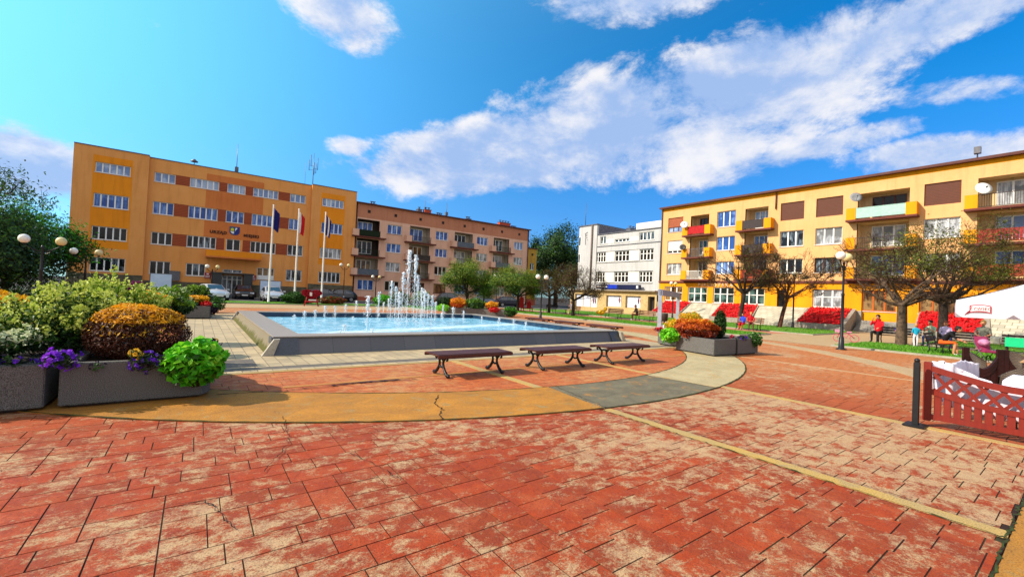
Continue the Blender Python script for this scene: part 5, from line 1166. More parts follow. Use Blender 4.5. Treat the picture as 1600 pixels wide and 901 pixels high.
bush('trailing_plant', 'plant', 'dark purple trailing plant hanging from the corner of the far left planter', (.66, 23.7, .42), (.18, .3, .26), [(300, .06, 1.4, L_DPUR, 0, 1.2, .8), (60, .06, 1.4, L_LIME, .7, 1.2, 0)], 2, seed=14)
bush('potato_vine', 'plant', 'bright green trailing vine with large leaves over the left planter corner', (.03, 7.5, .5), (.37, .36, .31),
     [(850, .085, 1.25, L_LIME, .0, 1.2, .5), (380, .08, 1.25, L_LIME2, .5, 1.2, .3), (300, .07, 1.3, L_GRN, 0, .7, .5)], 8, lump=.1, seed=15, inner=.6)
def flowers(label, c, r, n_, mts, size=.04, seed=1, leaves_=None, name='petunia'):
    root = empty(name, (c[0], c[1], c[2] - r[2]), label, 'flowers'); S = []
    P, N_ = ell(n_, (0, 0, r[2]), r, .6, lump=.2, seed=seed)
    # each bloom is five petals round a centre
    for i, mt in enumerate(mts):
        Q = P[i::len(mts)]; M_ = N_[i::len(mts)]; PP = []
        for k in range(5):
            t = k * 1.2566; a = np.cross(M_, [0.1, .2, 1.0]); a /= np.linalg.norm(a, axis=1)[:, None]; b = np.cross(M_, a); PP.append(Q + (a * math.cos(t) + b * math.sin(t)) * size * .38 + M_ * .004)
        S.append((np.concatenate(PP), size * .75, np.tile(M_, (5, 1)), 1.1, mt, 0))
    leaf_mesh('blooms', S, root)
    P, N_ = ell(int(n_ * 4), (0, 0, r[2]), r, .1); leaf_mesh('foliage', [(P, .028, N_, 1.8, leaves_ or L_DGR, 0)], root)
    return root
flowers('light purple petunias hanging over the gap between the two left planter boxes', (-1.3, 7.46, .62), (.17, .14, .13), 52, [L_PURL, L_PUR, L_PURL], .05, 1)
flowers('dark purple petunias at the left end of the left planter rim', (-1.75, 7.6, .58), (.3, .12, .09), 26, [L_PUR, L_DPUR], .045, 2)
flowers('dark purple petunias on the rim between the golden bush and the green vine', (-.5, 7.47, .56), (.2, .14, .14), 40, [L_PUR, L_PUR, L_DPUR], .048, 3)
flowers('small yellow flowers on the rim of the left planter', (-.62, 7.46, .66), (.07, .08, .06), 14, [L_YELP], .045, 4, name='yellow_flowers')
flowers('small green tuft with few flowers hanging from the planter rim middle', (-.98, 7.46, .53), (.08, .07, .07), 5, [L_DPUR], .03, 5, L_GRN, name='trailing_plant')
flowers('dark pansies on the far side of the bright green vine', (.2, 7.9, .74), (.16, .12, .06), 18, [L_DPUR, L_YELP, L_DPUR], .045, 6, name='pansies')
bush('grass_tuft', 'plant', 'spiky dark grass tuft at the far left edge behind the yellow bush', (-4.2, 18.5, .85), (.45, .4, .35), [(340, .05, 9, L_DGR, 0, 1.2, -1.2)], 3, seed=16)
# right planter
bush('orange_spirea', 'shrub', 'wide orange and rust bush in the right hand planter', (14.0, 8.2, .77), (.72, .72, .36),
     [(3600, .036, 2.6, L_ORG, .55, 1.2, -.5), (3000, .036, 2.6, L_RUS, .0, .8, 0), (1200, .036, 2.6, L_GOLD, .8, 1.2, -.5)], 8, seed=17, inner=.65)
bush('golden_spirea', 'shrub', 'yellow bush showing above the orange one in the right hand planter', (15.35, 9.2, 1.0), (.5, .45, .32), [(1700, .036, 2.4, L_GOLD2, .3, 1.2, -.4), (900, .036, 2.2, L_YGR, 0, 1, 0)], 5, seed=18)
bush('golden_spirea', 'shrub', 'yellow green bush at the left end of the right hand planter', (14.45, 9.25, .76), (.42, .4, .28), [(1500, .036, 2.4, L_GOLD2, .4, 1.2, -.4), (900, .036, 2.2, L_YGR, 0, 1, 0)], 5, seed=19)
bush('lime_vine', 'plant', 'lime green trailing vine spilling from the left corner of the right hand planter', (13.5, 8.85, .5), (.36, .34, .27), [(620, .08, 1.3, L_LIME2, .2, 1.2, .4), (380, .075, 1.3, L_LIME, 0, .8, .5)], 5, seed=20)
bush('dwarf_conifer', 'shrub', 'dark green conical conifer at the right end of the orange bush', (14.75, 7.75, .98), (.2, .2, .52), [(2300, .03, 2.4, L_DGR, 0, 1.2, -.6), (300, .03, 2.4, L_GRN, .5, 1.2, -.6)], 3, lump=.04, seed=21, inner=.5)
bush('trailing_plant', 'plant', 'dark green trailing plant over the right end of the right hand planter', (15.75, 7.05, .5), (.28, .24, .26), [(900, .045, 1.7, L_GRN, 0, 1.2, .5), (90, .03, 1.2, L_WHT, 0, 1.2, 0)], 4, seed=22)
flowers('red flowers at the back left corner of the right hand planter', (14.45, 9.95, .6), (.3, .2, .09), 40, [L_REDP], .06, 7, L_DPUR, name='red_flowers')
flowers('dark violet flowers along the shaded rim of the right hand planter', (15.05, 7.12, .56), (.32, .12, .08), 34, [L_DPUR, L_PUR], .05, 8, name='petunia')
flowers('single pink bloom at the foot of the dwarf conifer', (14.5, 7.2, .62), (.08, .06, .06), 8, [leafmat('pink_petal', '#b82048', '#941838', .2)], .06, 9, name='pink_flowers')
# far right planter
bush('golden_spirea', 'shrub', 'large round orange bush at the far right corner of the pool', (16.4, 29.3, .85), (.62, .6, .42), [(900, .07, 2, L_ORG, .1, 1.2, 0), (700, .07, 2, L_GOLD, .5, 1.2, 0)], 4, seed=23, inner=.6)
bush('green_shrub', 'shrub', 'dark green shrub between the two orange bushes of the far planter', (17.6, 28.7, .85), (.85, .7, .48), [(1300, .07, 1.8, L_GRN, 0, 1.2, 0), (400, .07, 1.8, L_YGR, .6, 1.2, 0)], 4, seed=24)
bush('golden_spirea', 'shrub', 'smaller golden bush at the right side of the far planter', (18.45, 27.7, .8), (.5, .5, .32), [(900, .07, 2, L_GOLD, .2, 1.2, 0), (400, .07, 2, L_RUS, 0, .5, 0)], 4, seed=25)
bush('red_flowers', 'flowers', 'red flowers below the smaller golden bush of the far planter', (18.2, 27.0, .5), (.5, .3, .2), [(420, .08, 1.2, L_REDP, 0, 1.2, 0)], 2, seed=26)
bush('trailing_plant', 'plant', 'green trailing plant at the right end of the far planter', (19.3, 26.4, .42), (.55, .45, .36), [(1000, .08, 1.6, L_GRN, 0, 1.2, .4), (300, .08, 1.6, L_LIME, .6, 1.2, .4)], 3, seed=27)
bush('lime_vine', 'plant', 'small lime green plant at the left end of the far planter', (15.4, 29.9, .45), (.5, .4, .3), [(500, .08, 1.4, L_LIME2, 0, 1.2, .3)], 3, seed=28)
bush('green_shrub', 'shrub', 'clipped dark green hedge shrub in front of the town hall notice board', (7.3, 42.2, .5), (1.35, .8, .6), [(2600, .1, 1.6, L_GRN, .3, 1.2, 0), (1300, .1, 1.6, L_DGR, 0, .6, 0)], 5, seed=29)
bush('brown_shrub', 'shrub', 'low brownish shrub behind the red heart sculpture', (10.3, 42.5, .4), (1.3, .7, .4), [(1200, .09, 1.8, L_RUS, 0, 1.2, 0), (900, .09, 1.8, L_GRN, 0, 1.2, 0)], 5, seed=30)
bush('magenta_bush', 'shrub', 'rounded magenta flowering bush against the town hall plinth', (-4.5, 52.5, .8), (.75, .6, .62), [(1300, .1, 1.4, L_MAG, 0, 1.2, 0)], 4, seed=31)
for k, (x, y, rx, rz_, mt, lb) in enumerate([(16.6, 42, 1.3, .8, L_GRN, 'green shrub seen left of the tallest fountain jets'), (19.4, 42.5, 1.2, .9, L_YGR, 'yellow green shrub behind the tall fountain jets'), (14.8, 41.5, .9, .6, L_LIME, 'bright green low shrub at the left of the shrub group behind the fountain'), (21.8, 41.6, 1.1, .6, L_DGR, 'dark green shrub at the right of the shrub group behind the fountain')]):
    bush('green_shrub', 'shrub', lb, (x, y, rz_), (rx, .8, rz_), [(1100, .1, 1.7, mt, 0, 1.2, 0), (500, .1, 1.7, L_DGR, 0, .6, 0)], 4, seed=32 + k)

# ================================================================== TREES
M_BARK = mat('grey_brown_bark', '#6a5644', '#3c3026', .95, 7, .9, 26); M_BARKD = mat('dark_bark', '#3c3028', '#241c16', .95, 7, .9, 26); M_TWIG = mat('brown_twigs', '#4a3426', '#32221a', .9, 9)
def tree(label, x, y, trunk_h, r0, crown_c, crown_r, levels, sets, seed, name='tree', bark=None, lean=(0, 0), limbs=5, twig=.006, spread=.75, kids=3, group='trees around the square', leaf_pts=True, trunks=1):
    rnd = random.Random(seed); root = empty(name, (x, y, 0), label, 'tree', group); T = MB(); C = MB(); tips = []
    cc_ = Vector(crown_c); rr_ = Vector(crown_r)
    def inside(p): q = p - cc_; return (q.x / rr_.x) ** 2 + (q.y / rr_.y) ** 2 + (q.z / rr_.z) ** 2
    def grow(p, d, L, r, lv):
        n_ = 3; pts = [p]; q = p.copy(); dd = d.copy()
        for k in range(n_):
            dd = (dd + Vector((rnd.uniform(-1, 1), rnd.uniform(-1, 1), rnd.uniform(-.45, .95))) * .22).normalized(); q = q + dd * (L / n_); pts.append(q.copy())
        r1 = max(r * .55, twig * .7)
        (T if lv >= levels - 1 else C).tube(pts, [r + (r1 - r) * k / n_ for k in range(n_ + 1)], 7 if lv >= levels - 1 else (5 if lv > 1 else 3), caps=False)
        if lv <= 1: tips.extend([tuple(v) for v in pts[1:]])
        if lv == 0: return
        kn = kids if lv > 1 else kids + 2
        for k in range(kn):
            s = pts[n_] if k == 0 else pts[rnd.choice((1, 2, 3))]
            out = (s - cc_ + Vector((0, 0, rr_.z * .45))); out.normalize()
            nd = (dd * .55 + out * .35 + Vector((rnd.gauss(0, 1), rnd.gauss(0, 1), rnd.gauss(.12, .95))) * spread * .62).normalized()
            LL = L * rnd.uniform(.58, .85)
            e = s + nd * LL
            if inside(e) > 1.15: LL *= .5; nd = (nd + (cc_ - s).normalized() * .5).normalized()
            grow(s, nd, LL, r1 * rnd.uniform(.62, .9), lv - 1)
    for tk in range(trunks):
        o_ = Vector((0, 0, 0)) if trunks == 1 else Vector((.12 * math.cos(tk * 2.1 + .4), .12 * math.sin(tk * 2.1 + .4), 0))
        top = Vector((lean[0], lean[1], trunk_h)) + o_
        T.tube([o_ + Vector((0, 0, -.05)), o_ + Vector((lean[0] * .2, lean[1] * .2, .12)), o_ + Vector((lean[0] * .5 + .03, lean[1] * .5, trunk_h * .5)), top], [r0 * 1.5, r0 * 1.08, r0 * .95, r0 * .85], 10, caps=False)
        for k in range(limbs if trunks == 1 else max(2, limbs // trunks)):
            a = k * 6.283 / max(2, limbs if trunks == 1 else limbs // trunks) + rnd.uniform(-.4, .4) + tk * 2.1; el_ = (.5, .9, 1.25, .65, 1.05, 1.4, .55, .85)[k % 8] + rnd.uniform(-.1, .1)
            d = Vector((math.cos(a) * math.cos(el_) * rr_.x, math.sin(a) * math.cos(el_) * rr_.y, math.sin(el_) * rr_.z)).normalized()
            L = (rr_.x * .62 if el_ < .9 else rr_.z * .75) * rnd.uniform(.85, 1.1)
            grow(top.copy(), d, L, r0 * rnd.uniform(.42, .6), levels)
    T.build('trunk', bark or M_BARK, root)
    cr_ = C.build('crown', M_TWIG, root)
    if sets:
        tp = np.array(tips); S = []
        for (n_, sz_, asp, mt, sp_, z0, z1) in sets:
            i = rng.integers(0, len(tp), int(n_ * 1.8)); P = tp[i] + rng.normal(size=(len(i), 3)) * sp_
            zf = (P[:, 2] - (cc_.z - rr_.z)) / (2 * rr_.z); k = (zf > z0) & (zf < z1); P = P[k][:n_]
            N_ = P - np.array(cc_); N_ /= np.linalg.norm(N_, axis=1)[:, None] + 1e-6; N_[:, 2] += .6
            S.append((P, sz_, N_, asp, mt, .2))
        leaf_mesh('leaves', S, root)
    return root
L_OLV = leafmat('olive_leaf', '#68701c', '#484e18', .22); L_BRL = leafmat('brown_dry_leaf', '#5c4424', '#3c2c18', .2); L_TG = leafmat('tree_green_leaf', '#4c7418', '#2c5016', .22); L_TG2 = leafmat('tree_yellow_green_leaf', '#80901e', '#587418', .22); L_TD = leafmat('tree_dark_leaf', '#2c4c18', '#183010', .25); L_TB = leafmat('tree_bright_leaf', '#4c9c18', '#34741a', .35)
# bare pollards in front of the yellow block
tree('bare globe shaped tree right behind the right hand planter', 35.0, 16.9, 2.6, .17, (0, 0, 4.8), (3.1, 3.1, 2.4), 5, [(1200, .06, 1.8, L_OLV, .1, .2, 1.2)], 41, bark=M_BARKD, lean=(.1, -.3), limbs=8, twig=.015)
tree('thin leaning bare tree in front of the pale paved slope', 38.0, 15.2, 2.4, .15, (0, -.6, 4.5), (2.9, 2.9, 2.3), 5, [(900, .05, 1.8, L_OLV, .1, .2, 1.2)], 42, bark=mat('reddish_bark', '#6c4034', '#44261e', .95, 7, .8, 26), lean=(.1, -.55), limbs=8, twig=.015)
tree('forked bare tree with a thick ribbed trunk on the near right lawn', 28.3, 5.65, 2.0, .19, (0, 0, 4.4), (2.7, 2.7, 2.2), 5, [(1500, .045, 1.8, L_OLV, .13, .3, 1.3)], 43, limbs=8, twig=.010, trunks=2)
tree('leafy olive green tree behind the parasol on the right lawn', 33.2, 5.0, 2.3, .22, (0, 0, 4.7), (3.2, 3.2, 2.6), 5, [(11000, .05, 2.2, L_OLV, .2, .3, 1.3), (3500, .05, 2.2, L_BRL, .2, .0, .7)], 44, bark=M_BARKD, lean=(.2, .0), limbs=8, twig=.010)
tree('dense dark brown tree in front of the white building', 26.7, 27.2, 1.45, .15, (0, 0, 2.85), (2.6, 2.6, 1.7), 5, [(4500, .04, 2.2, L_BRL, .15, -.1, 1.2), (2200, .04, 2.2, L_OLV, .15, .2, 1.2)], 45, bark=M_BARKD, limbs=8, twig=.009)
tree('second brown tree hidden behind the lamp post beside the dark brown tree', 29.0, 33.0, 1.7, .15, (0, 0, 2.9), (2.3, 2.3, 1.4), 4, [(5000, .05, 2.2, L_BRL, .22, -.1, 1.2), (3200, .05, 2.2, L_OLV, .2, .2, 1.2)], 46, bark=M_BARKD, limbs=8, twig=.014)
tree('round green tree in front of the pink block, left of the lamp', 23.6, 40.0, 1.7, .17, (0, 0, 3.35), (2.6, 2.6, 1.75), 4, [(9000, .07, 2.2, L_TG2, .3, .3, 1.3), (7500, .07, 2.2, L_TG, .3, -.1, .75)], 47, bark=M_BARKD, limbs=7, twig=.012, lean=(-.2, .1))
tree('small yellowing tree at the right of the round green tree', 26.3, 41.2, 1.4, .1, (0, 0, 2.7), (1.7, 1.7, 1.3), 3, [(5000, .07, 2.2, L_TG2, .32, -.1, 1.3)], 48, bark=M_BARKD, limbs=6, twig=.012)
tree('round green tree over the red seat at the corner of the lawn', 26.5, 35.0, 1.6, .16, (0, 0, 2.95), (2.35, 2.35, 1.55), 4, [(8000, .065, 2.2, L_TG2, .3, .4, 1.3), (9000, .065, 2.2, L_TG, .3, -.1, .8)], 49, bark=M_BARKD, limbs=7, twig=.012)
# trees behind and at the left
G2 = 'trees beyond the buildings'
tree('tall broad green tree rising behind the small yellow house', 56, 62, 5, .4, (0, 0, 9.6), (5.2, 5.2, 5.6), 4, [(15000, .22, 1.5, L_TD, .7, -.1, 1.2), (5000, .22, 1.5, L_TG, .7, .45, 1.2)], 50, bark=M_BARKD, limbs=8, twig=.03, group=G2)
tree('dark bushy tree between the yellow house and the white building', 57, 54, 2, .3, (0, 0, 4.2), (4.2, 4.2, 4.0), 4, [(11000, .22, 1.5, L_TD, .6, -.1, 1.2)], 51, bark=M_BARKD, limbs=8, twig=.03, group=G2)
tree('pale green tree touching the left side of the white tower', 62, 60, 4, .3, (0, 0, 8.0), (3, 3, 3), 3, [(5000, .22, 1.5, L_TG, .6, -.1, 1.2)], 52, bark=M_BARKD, limbs=8, twig=.03, group=G2)
G3 = 'dark leafy trees at the left edge'
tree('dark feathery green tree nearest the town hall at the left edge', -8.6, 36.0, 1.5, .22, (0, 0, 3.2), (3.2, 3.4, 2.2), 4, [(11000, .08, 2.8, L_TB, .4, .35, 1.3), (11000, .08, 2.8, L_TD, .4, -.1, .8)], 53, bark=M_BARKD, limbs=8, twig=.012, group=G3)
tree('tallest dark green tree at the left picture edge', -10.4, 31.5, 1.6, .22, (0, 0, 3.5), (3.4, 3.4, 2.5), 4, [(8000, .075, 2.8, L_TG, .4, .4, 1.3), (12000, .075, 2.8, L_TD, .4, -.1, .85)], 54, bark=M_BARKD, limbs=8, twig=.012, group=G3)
tree('lacy tree with sky showing through behind the left trees', -12.8, 46.0, 3.0, .25, (0, 0, 6.6), (3.8, 3.8, 3.2), 4, [(5000, .1, 2.6, L_TG, .4, .2, 1.3)], 55, bark=M_BARKD, limbs=8, twig=.02, group=G3)
tree('low dark tree filling the shade below the left trees', -8.2, 30.5, .9, .14, (0, 0, 1.9), (2.0, 2.2, 1.3), 3, [(5000, .08, 2.2, L_TD, .4, -.1, 1.3), (1400, .08, 2.2, L_TG, .4, .2, 1.3)], 56, bark=M_BARKD, limbs=7, twig=.012, group=G3)
tree('dark green tree far behind at the left edge of the lawn', -17.5, 44, 2.4, .25, (0, 0, 5.0), (4.5, 4.5, 3.6), 4, [(9000, .12, 2.2, L_TD, .5, -.1, 1.3), (3000, .12, 2.2, L_TG, .5, .3, 1.3)], 57, bark=M_BARKD, limbs=8, twig=.02, group=G3)

# ================================================================== FLAG POLES, HEART, NOTICE BOARDS
M_POLE = mat('white_flagpole_paint', '#eceae4', '#dcdad4', .4, 6)
def flag(x, y, hgt, bands, label, flab, seed):
    r = empty('flagpole', (x, y, 0), label, 'flagpole', 'flagpoles in front of the town hall')
    mb = MB(); mb.lathe([(.14, 0), (.14, .05), (.09, .1), (.085, 2), (.055, hgt - .1), (.05, hgt), (.01, hgt + .02)], seg=10); mb.ball((0, 0, hgt + .06), .08, 8, 6); mb.build('pole', M_POLE, r)
    rnd = random.Random(seed); n_ = 9; rows_ = 12; Hh = 1.9; mb = MB(); G = []
    for j in range(rows_ + 1):
        t = j / rows_; G.append([mb.vert(.06 + .5 * (k / n_) * (1 - .25 * t) + .03 * math.sin(k * 2 + t * 3), .09 * math.sin(k * 2.3 + t * 2 + seed), hgt - .15 - Hh * t - .55 * (k / n_) * (1 - t * .4)) for k in range(n_ + 1)])
    for j in range(rows_):
        for k in range(n_):
            mb.m = min(len(bands) - 1, int(len(bands) * (k + .5) / n_)); mb.face([G[j][k], G[j + 1][k], G[j + 1][k + 1], G[j][k + 1]], True)
    f_ = mb.build('flag', bands, r); f_['label'] = flab
    return r
M_NAVY = mat('navy_flag', '#1c2478', '#161c60', .8, 5); M_FW = mat('white_flag', '#e8e4e0', '#dcd8d4', .8, 5); M_FR = mat('red_flag', '#d01c28', '#b81420', .8, 5); M_FY = mat('yellow_flag', '#c8a81c', '#b89818', .8, 5)
flag(5.25, 44.2, 8.75, [M_NAVY, M_NAVY, M_NAVY], 'white flagpole with a dark blue flag, leftmost of the three', 'drooping dark blue flag', 1)
flag(7.35, 44.2, 8.7, [M_FW, M_FR, M_FR], 'white flagpole with a white and red flag, middle of the three', 'drooping white and red flag', 2)
flag(9.7, 44.2, 8.75, [M_NAVY, M_FW, M_NAVY], 'white flagpole with a dark and white flag, rightmost of the three', 'drooping dark blue and white flag', 3)
M_REDM = mat('red_painted_metal', '#b01820', '#981018', .4, 8); 
hr = empty('heart_sculpture', (7.75, 38.8, 0), 'red floral heart shaped seat with a white plaque in front of the flagpoles', 'sculpture')
P = []; N_ = []
for k in range(2400):
    t = random.uniform(0, 6.283); s = random.random() ** .5; xx = 16 * math.sin(t) ** 3 / 17; zz = (13 * math.cos(t) - 5 * math.cos(2 * t) - 2 * math.cos(3 * t) - math.cos(4 * t)) / 17
    P.append((xx * .85 * s, random.uniform(-.18, .18) * (1.1 - s), 1.0 + zz * .5 * s)); N_.append((xx * .2, -1, .2))
leaf_mesh('flower_heart', [(np.array(P[:1900]), .09, np.array(N_[:1900]), 1.2, leafmat('dark_red_petals', '#b8101c', '#7c0c18', .15), 0), (np.array(P[1900:]), .09, np.array(N_[1900:]), 1.2, leafmat('crimson_petals', '#d0304c', '#9c1438', .15), 0)], hr)
mb = MB(); mb.tube([(-.55, 0, 0), (-.4, 0, .5), (-.3, .05, 1.1)], .05, 8); mb.tube([(.55, 0, 0), (.4, 0, .5), (.3, .05, 1.1)], .05, 8); mb.tube([(-.45, 0, .35), (.45, 0, .35)], .05, 8); mb.box(-.5, .5, -.3, .15, .36, .42); mb.build('frame', M_REDM, hr)
MB().box(-.28, .3, -.33, -.3, .46, .56).build('nameplate', M_FW, hr); MB().box(-.2, -.02, -.24, -.22, .85, 1.15).build('plaque', M_FW, hr)
def board(x, y, w_, z0, z1, label):
    r = empty('notice_board', (x, y, 0), label, 'notice board', 'white notice boards before the town hall')
    MB().box(-w_ / 2, w_ / 2, -.04, .04, z0, z1).build('panel', mat('pale_blue_white_board', '#c8d8ea', '#b4c8e0', .3, 1.5), r)
    mb = MB(); 
    for s in (-1, 1): mb.box(s * (w_ / 2 + .03) - .03, s * (w_ / 2 + .03) + .03, -.03, .03, 0, z1 + .05)
    mb.box(-w_ / 2, w_ / 2, -.05, .05, z1, z1 + .05); mb.build('post', M_LEAD, r); return r
board(6.15, 50.9, 1.85, .55, 2.0, 'white notice board behind the middle flagpole'); board(-2.7, 50.9, 1.5, .9, 2.15, 'white notice board left of the town hall porch, above the pale green shrub')
rs = empty('ornamental_bench', (27.3, 34.6, 0), 'red metal decorative seat under the right round green tree', 'bench')
mb = MB(); mb.box(-.55, .75, -.25, .25, .38, .46); mb.build('seat', M_REDM, rs)
mb = MB(); mb.prism([(-.75, .46), (-.15, .46), (-.2, 1.4), (-.45, 1.62), (-.7, 1.4)], .2, .26); mb.prism([(.25, .46), (.8, .46), (.78, 1.0), (.5, 1.15), (.3, 1.0)], .2, .26)
for i, v in enumerate(mb.v): mb.v[i] = (v[0], v[2], v[1])
mb.build('backrest', M_REDM, rs); mb = MB(); [mb.box(a - .03, a + .03, b - .03, b + .03, 0, .38) for a in (-.5, .65) for b in (-.2, .2)]; mb.build('leg', M_REDM, rs)
# grey metal portal frame
pf = empty('portal_frame', (20.5, 14.15, 0), 'tall grey metal portal frame standing on the paving left of the flower planter', 'frame', rz=math.atan2(2.75, 6.0))
M_GAL = mat('galvanised_frame', '#b4b8c4', '#989cac', .4, 4, metal=.3); LN = 6.6
MB().box(-.1, .1, -.1, .1, 0, 2.36).build('post', M_GAL, pf); MB().box(LN - .1, LN + .1, -.1, .1, 0, 2.36).build('post', M_GAL, pf)
MB().box(-.1, LN + .1, -.13, .13, 2.02, 2.34).build('beam', mat('frame_beam_grey', '#8c90a4', '#7c8094', .5, 4), pf)
MB().box(-.02, .26, -.24, .0, .0, .42).build('socket_box', M_FRAME, pf)
def bin_(x, y, label):
    r = empty('litter_bin', (x, y, 0), label, 'litter bin', 'litter bins')
    mb = MB(); mb.lathe([(.2, .15), (.25, .2), (.27, .75), (.25, .78), (.22, .7), (.2, .25)], seg=14); mb.build('bucket', M_DKW, r)
    MB().lathe([(.12, 0), (.05, .04), (.05, .2)], seg=8).build('foot', M_POST, r); return r
bin_(30.2, 20.4, 'dark litter bin under the lamp at the left end of the red flower beds'); 
bin_(4.9, 53.2, 'small bin right of the town hall porch steps')

# ================================================================== CARS
M_TYRE = mat('tyre_rubber', '#18181a', '#101012', .9, 20); M_RIM = mat('alloy_rim', '#a8aab0', '#8c8e94', .3, 9, metal=.8); M_CGL = mat('car_glass', '#1c2430', '#28303c', .06, 2, spec=.9, coat=.6)
M_LAMPC = mat('headlight_glass', '#d8dce4', '#b8bcc8', .1, 5, spec=.9); M_TAIL = mat('tail_light_red', '#a01010', '#800c0c', .2, 5); M_BLKP = mat('black_trim', '#1c1c1e', '#141416', .6, 5)
def car(x, y, rz, c1, c2, label, kind=0, proto=None):
    r = empty('parked_car', (x, y, 0), label, 'car', 'cars parked in front of the buildings', rz)
    pm = mat('car_paint_' + c1.strip('#'), c1, c2, .28, .8, spec=.6, coat=.7, metal=.3)
    # longitudinal stations: x, bottom z, belt z, roof z, half width at belt, half width at roof
    H_ = 1.44 if kind == 0 else 1.62
    st = [(-2.05, .38, .62, .64, .66, .55), (-1.95, .26, .88, .9, .8, .62), (-1.55, .2, .95, H_ - .22, .85, .62), (-1.1, .2, .95, H_ - .05, .86, .62), (-.3, .2, .94, H_, .86, .63), (.35, .2, .92, H_ - .06, .86, .62), (1.05, .2, .9, .98, .85, .66), (1.7, .24, .8, .82, .82, .66), (2.05, .32, .58, .6, .68, .5)]
    mb = MB(); rows_ = []
    for (sx_, zb, zl, zr, wl, wr) in st:
        rows_.append([mb.vert(sx_, s * w__, z) for s, w__, z in ((-1, wl * .93, zb), (-1, wl, (zb + zl) / 2), (-1, wl * .97, zl), (-1, wr, zr), (0, wr, zr + .03 if 0 else zr), (1, wr, zr), (1, wl * .97, zl), (1, wl, (zb + zl) / 2), (1, wl * .93, zb))])
        rows_[-1][4] = mb.vert(sx_, 0, zr + .035)
    for a, b in zip(rows_, rows_[1:]):
        for q in range(8): mb.face([a[q], b[q], b[q + 1], a[q + 1]], q in (3, 4, 0, 7))
        mb.face([a[8], b[8], b[0], a[0]])
    mb.face(rows_[0]); mb.face(rows_[-1][::-1]); mb.build('body', pm, r, bevel=.0)
    mb = MB()   # side windows, windscreen, rear screen as glass sheets proud of the body
    e = .012
    for s in (-1, 1):
        for (x0, x1, r0_, r1_) in ((-1.45, -.62, H_ - .22, H_ - .08), (-.54, .28, H_ - .07, H_ - .1), (.34, .9, H_ - .14, 1.03)):
            def wz(t, zt): return s * (.86 * .97 + (.625 - .86 * .97) * t + e)
            i = [mb.vert(x0, wz(.06, 0), .98), mb.vert(x1, wz(.06, 0), .97), mb.vert(x1, wz(.85, 0) if x1 < .8 else wz(.15, 0), r1_), mb.vert(x0, wz(.85, 0) if x0 > -1.4 else wz(.7, 0), r0_)]; mb.face(i)
    mb.face([mb.vert(1.03, -.6, 1.02), mb.vert(1.03, .6, 1.02), mb.vert(.42, .55, H_ - .035), mb.vert(.42, -.55, H_ - .035)])
    mb.face([mb.vert(-1.93, -.56, .98), mb.vert(-1.93, .56, .98), mb.vert(-1.58, .56, H_ - .2), mb.vert(-1.58, -.56, H_ - .2)]); mb.build('windows', M_CGL, r)
    for sx_ in (-1.28, 1.3):
        for s in (-1, 1):
            mb = MB()
            for (ra, y0, y1) in ((.31, .66, .87),): 
                mb.tube([(sx_, s * y0, .31), (sx_, s * (y0 + .02), .31), (sx_, s * (y1 - .02), .31), (sx_, s * y1, .31)], [ra - .02, ra, ra, ra - .03], 18)
            w_ = mb.build('wheel', M_TYRE, r); mb = MB(); mb.tube([(sx_, s * .865, .31), (sx_, s * .885, .31)], .19, 12); mb.build('rim', M_RIM, w_)
    for s in (-1, 1):
        mb = MB(); mb.box(1.86, 1.99, s * .62 - .17, s * .62 + .17, .6, .74); mb.build('headlight', M_LAMPC, r)
        mb = MB(); mb.box(-2.0, -1.9, s * .66 - .1, s * .66 + .1, .64, .84); mb.build('tail_light', M_TAIL, r)
        mb = MB(); mb.box(.78, .94, s * .96 - .1, s * .96 + .1, .95, 1.07); mb.build('wing_mirror', pm, r, bevel=.02)
    MB().box(1.9, 2.07, -.45, .45, .32, .5).build('grille', M_BLKP, r); MB().box(2.06, 2.08, -.26, .26, .4, .51).build('number_plate', M_FW, r)
    return r
D = math.pi / 2
car(5.95, 47.9, -D, '#c4ccd8', '#b4bcc8', 'silver blue car parked nose towards the fountain, behind the leftmost flagpole')
car(1.15, 47.4, -D + .25, '#ccd4dc', '#b8c2cc', 'pale silver car partly hidden behind the green shrub left of the porch steps')
car(11.3, 50.5, 0, '#1c2030', '#141824', 'dark car parked side on behind the rightmost flagpole')
car(13.3, 52.4, math.pi, '#20222a', '#16181e', 'black car in the shade close to the right wing of the town hall')
car(27.2, 50.6, -.35, '#121a24', '#0e141c', 'black tall hatchback with its front to the right, just right of the fountain jets', 1)
car(33.0, 51.2, -.35, '#7c8ca4', '#6c7c94', 'grey blue car mostly hidden behind the far flower planter')
car(35.6, 49.0, -.3, '#141c34', '#101628', 'dark blue car beside the grey blue one, near the red seat')
car(3.9, 52.6, -D, '#14161c', '#101216', 'dark car just right of the town hall porch behind the silver blue car')

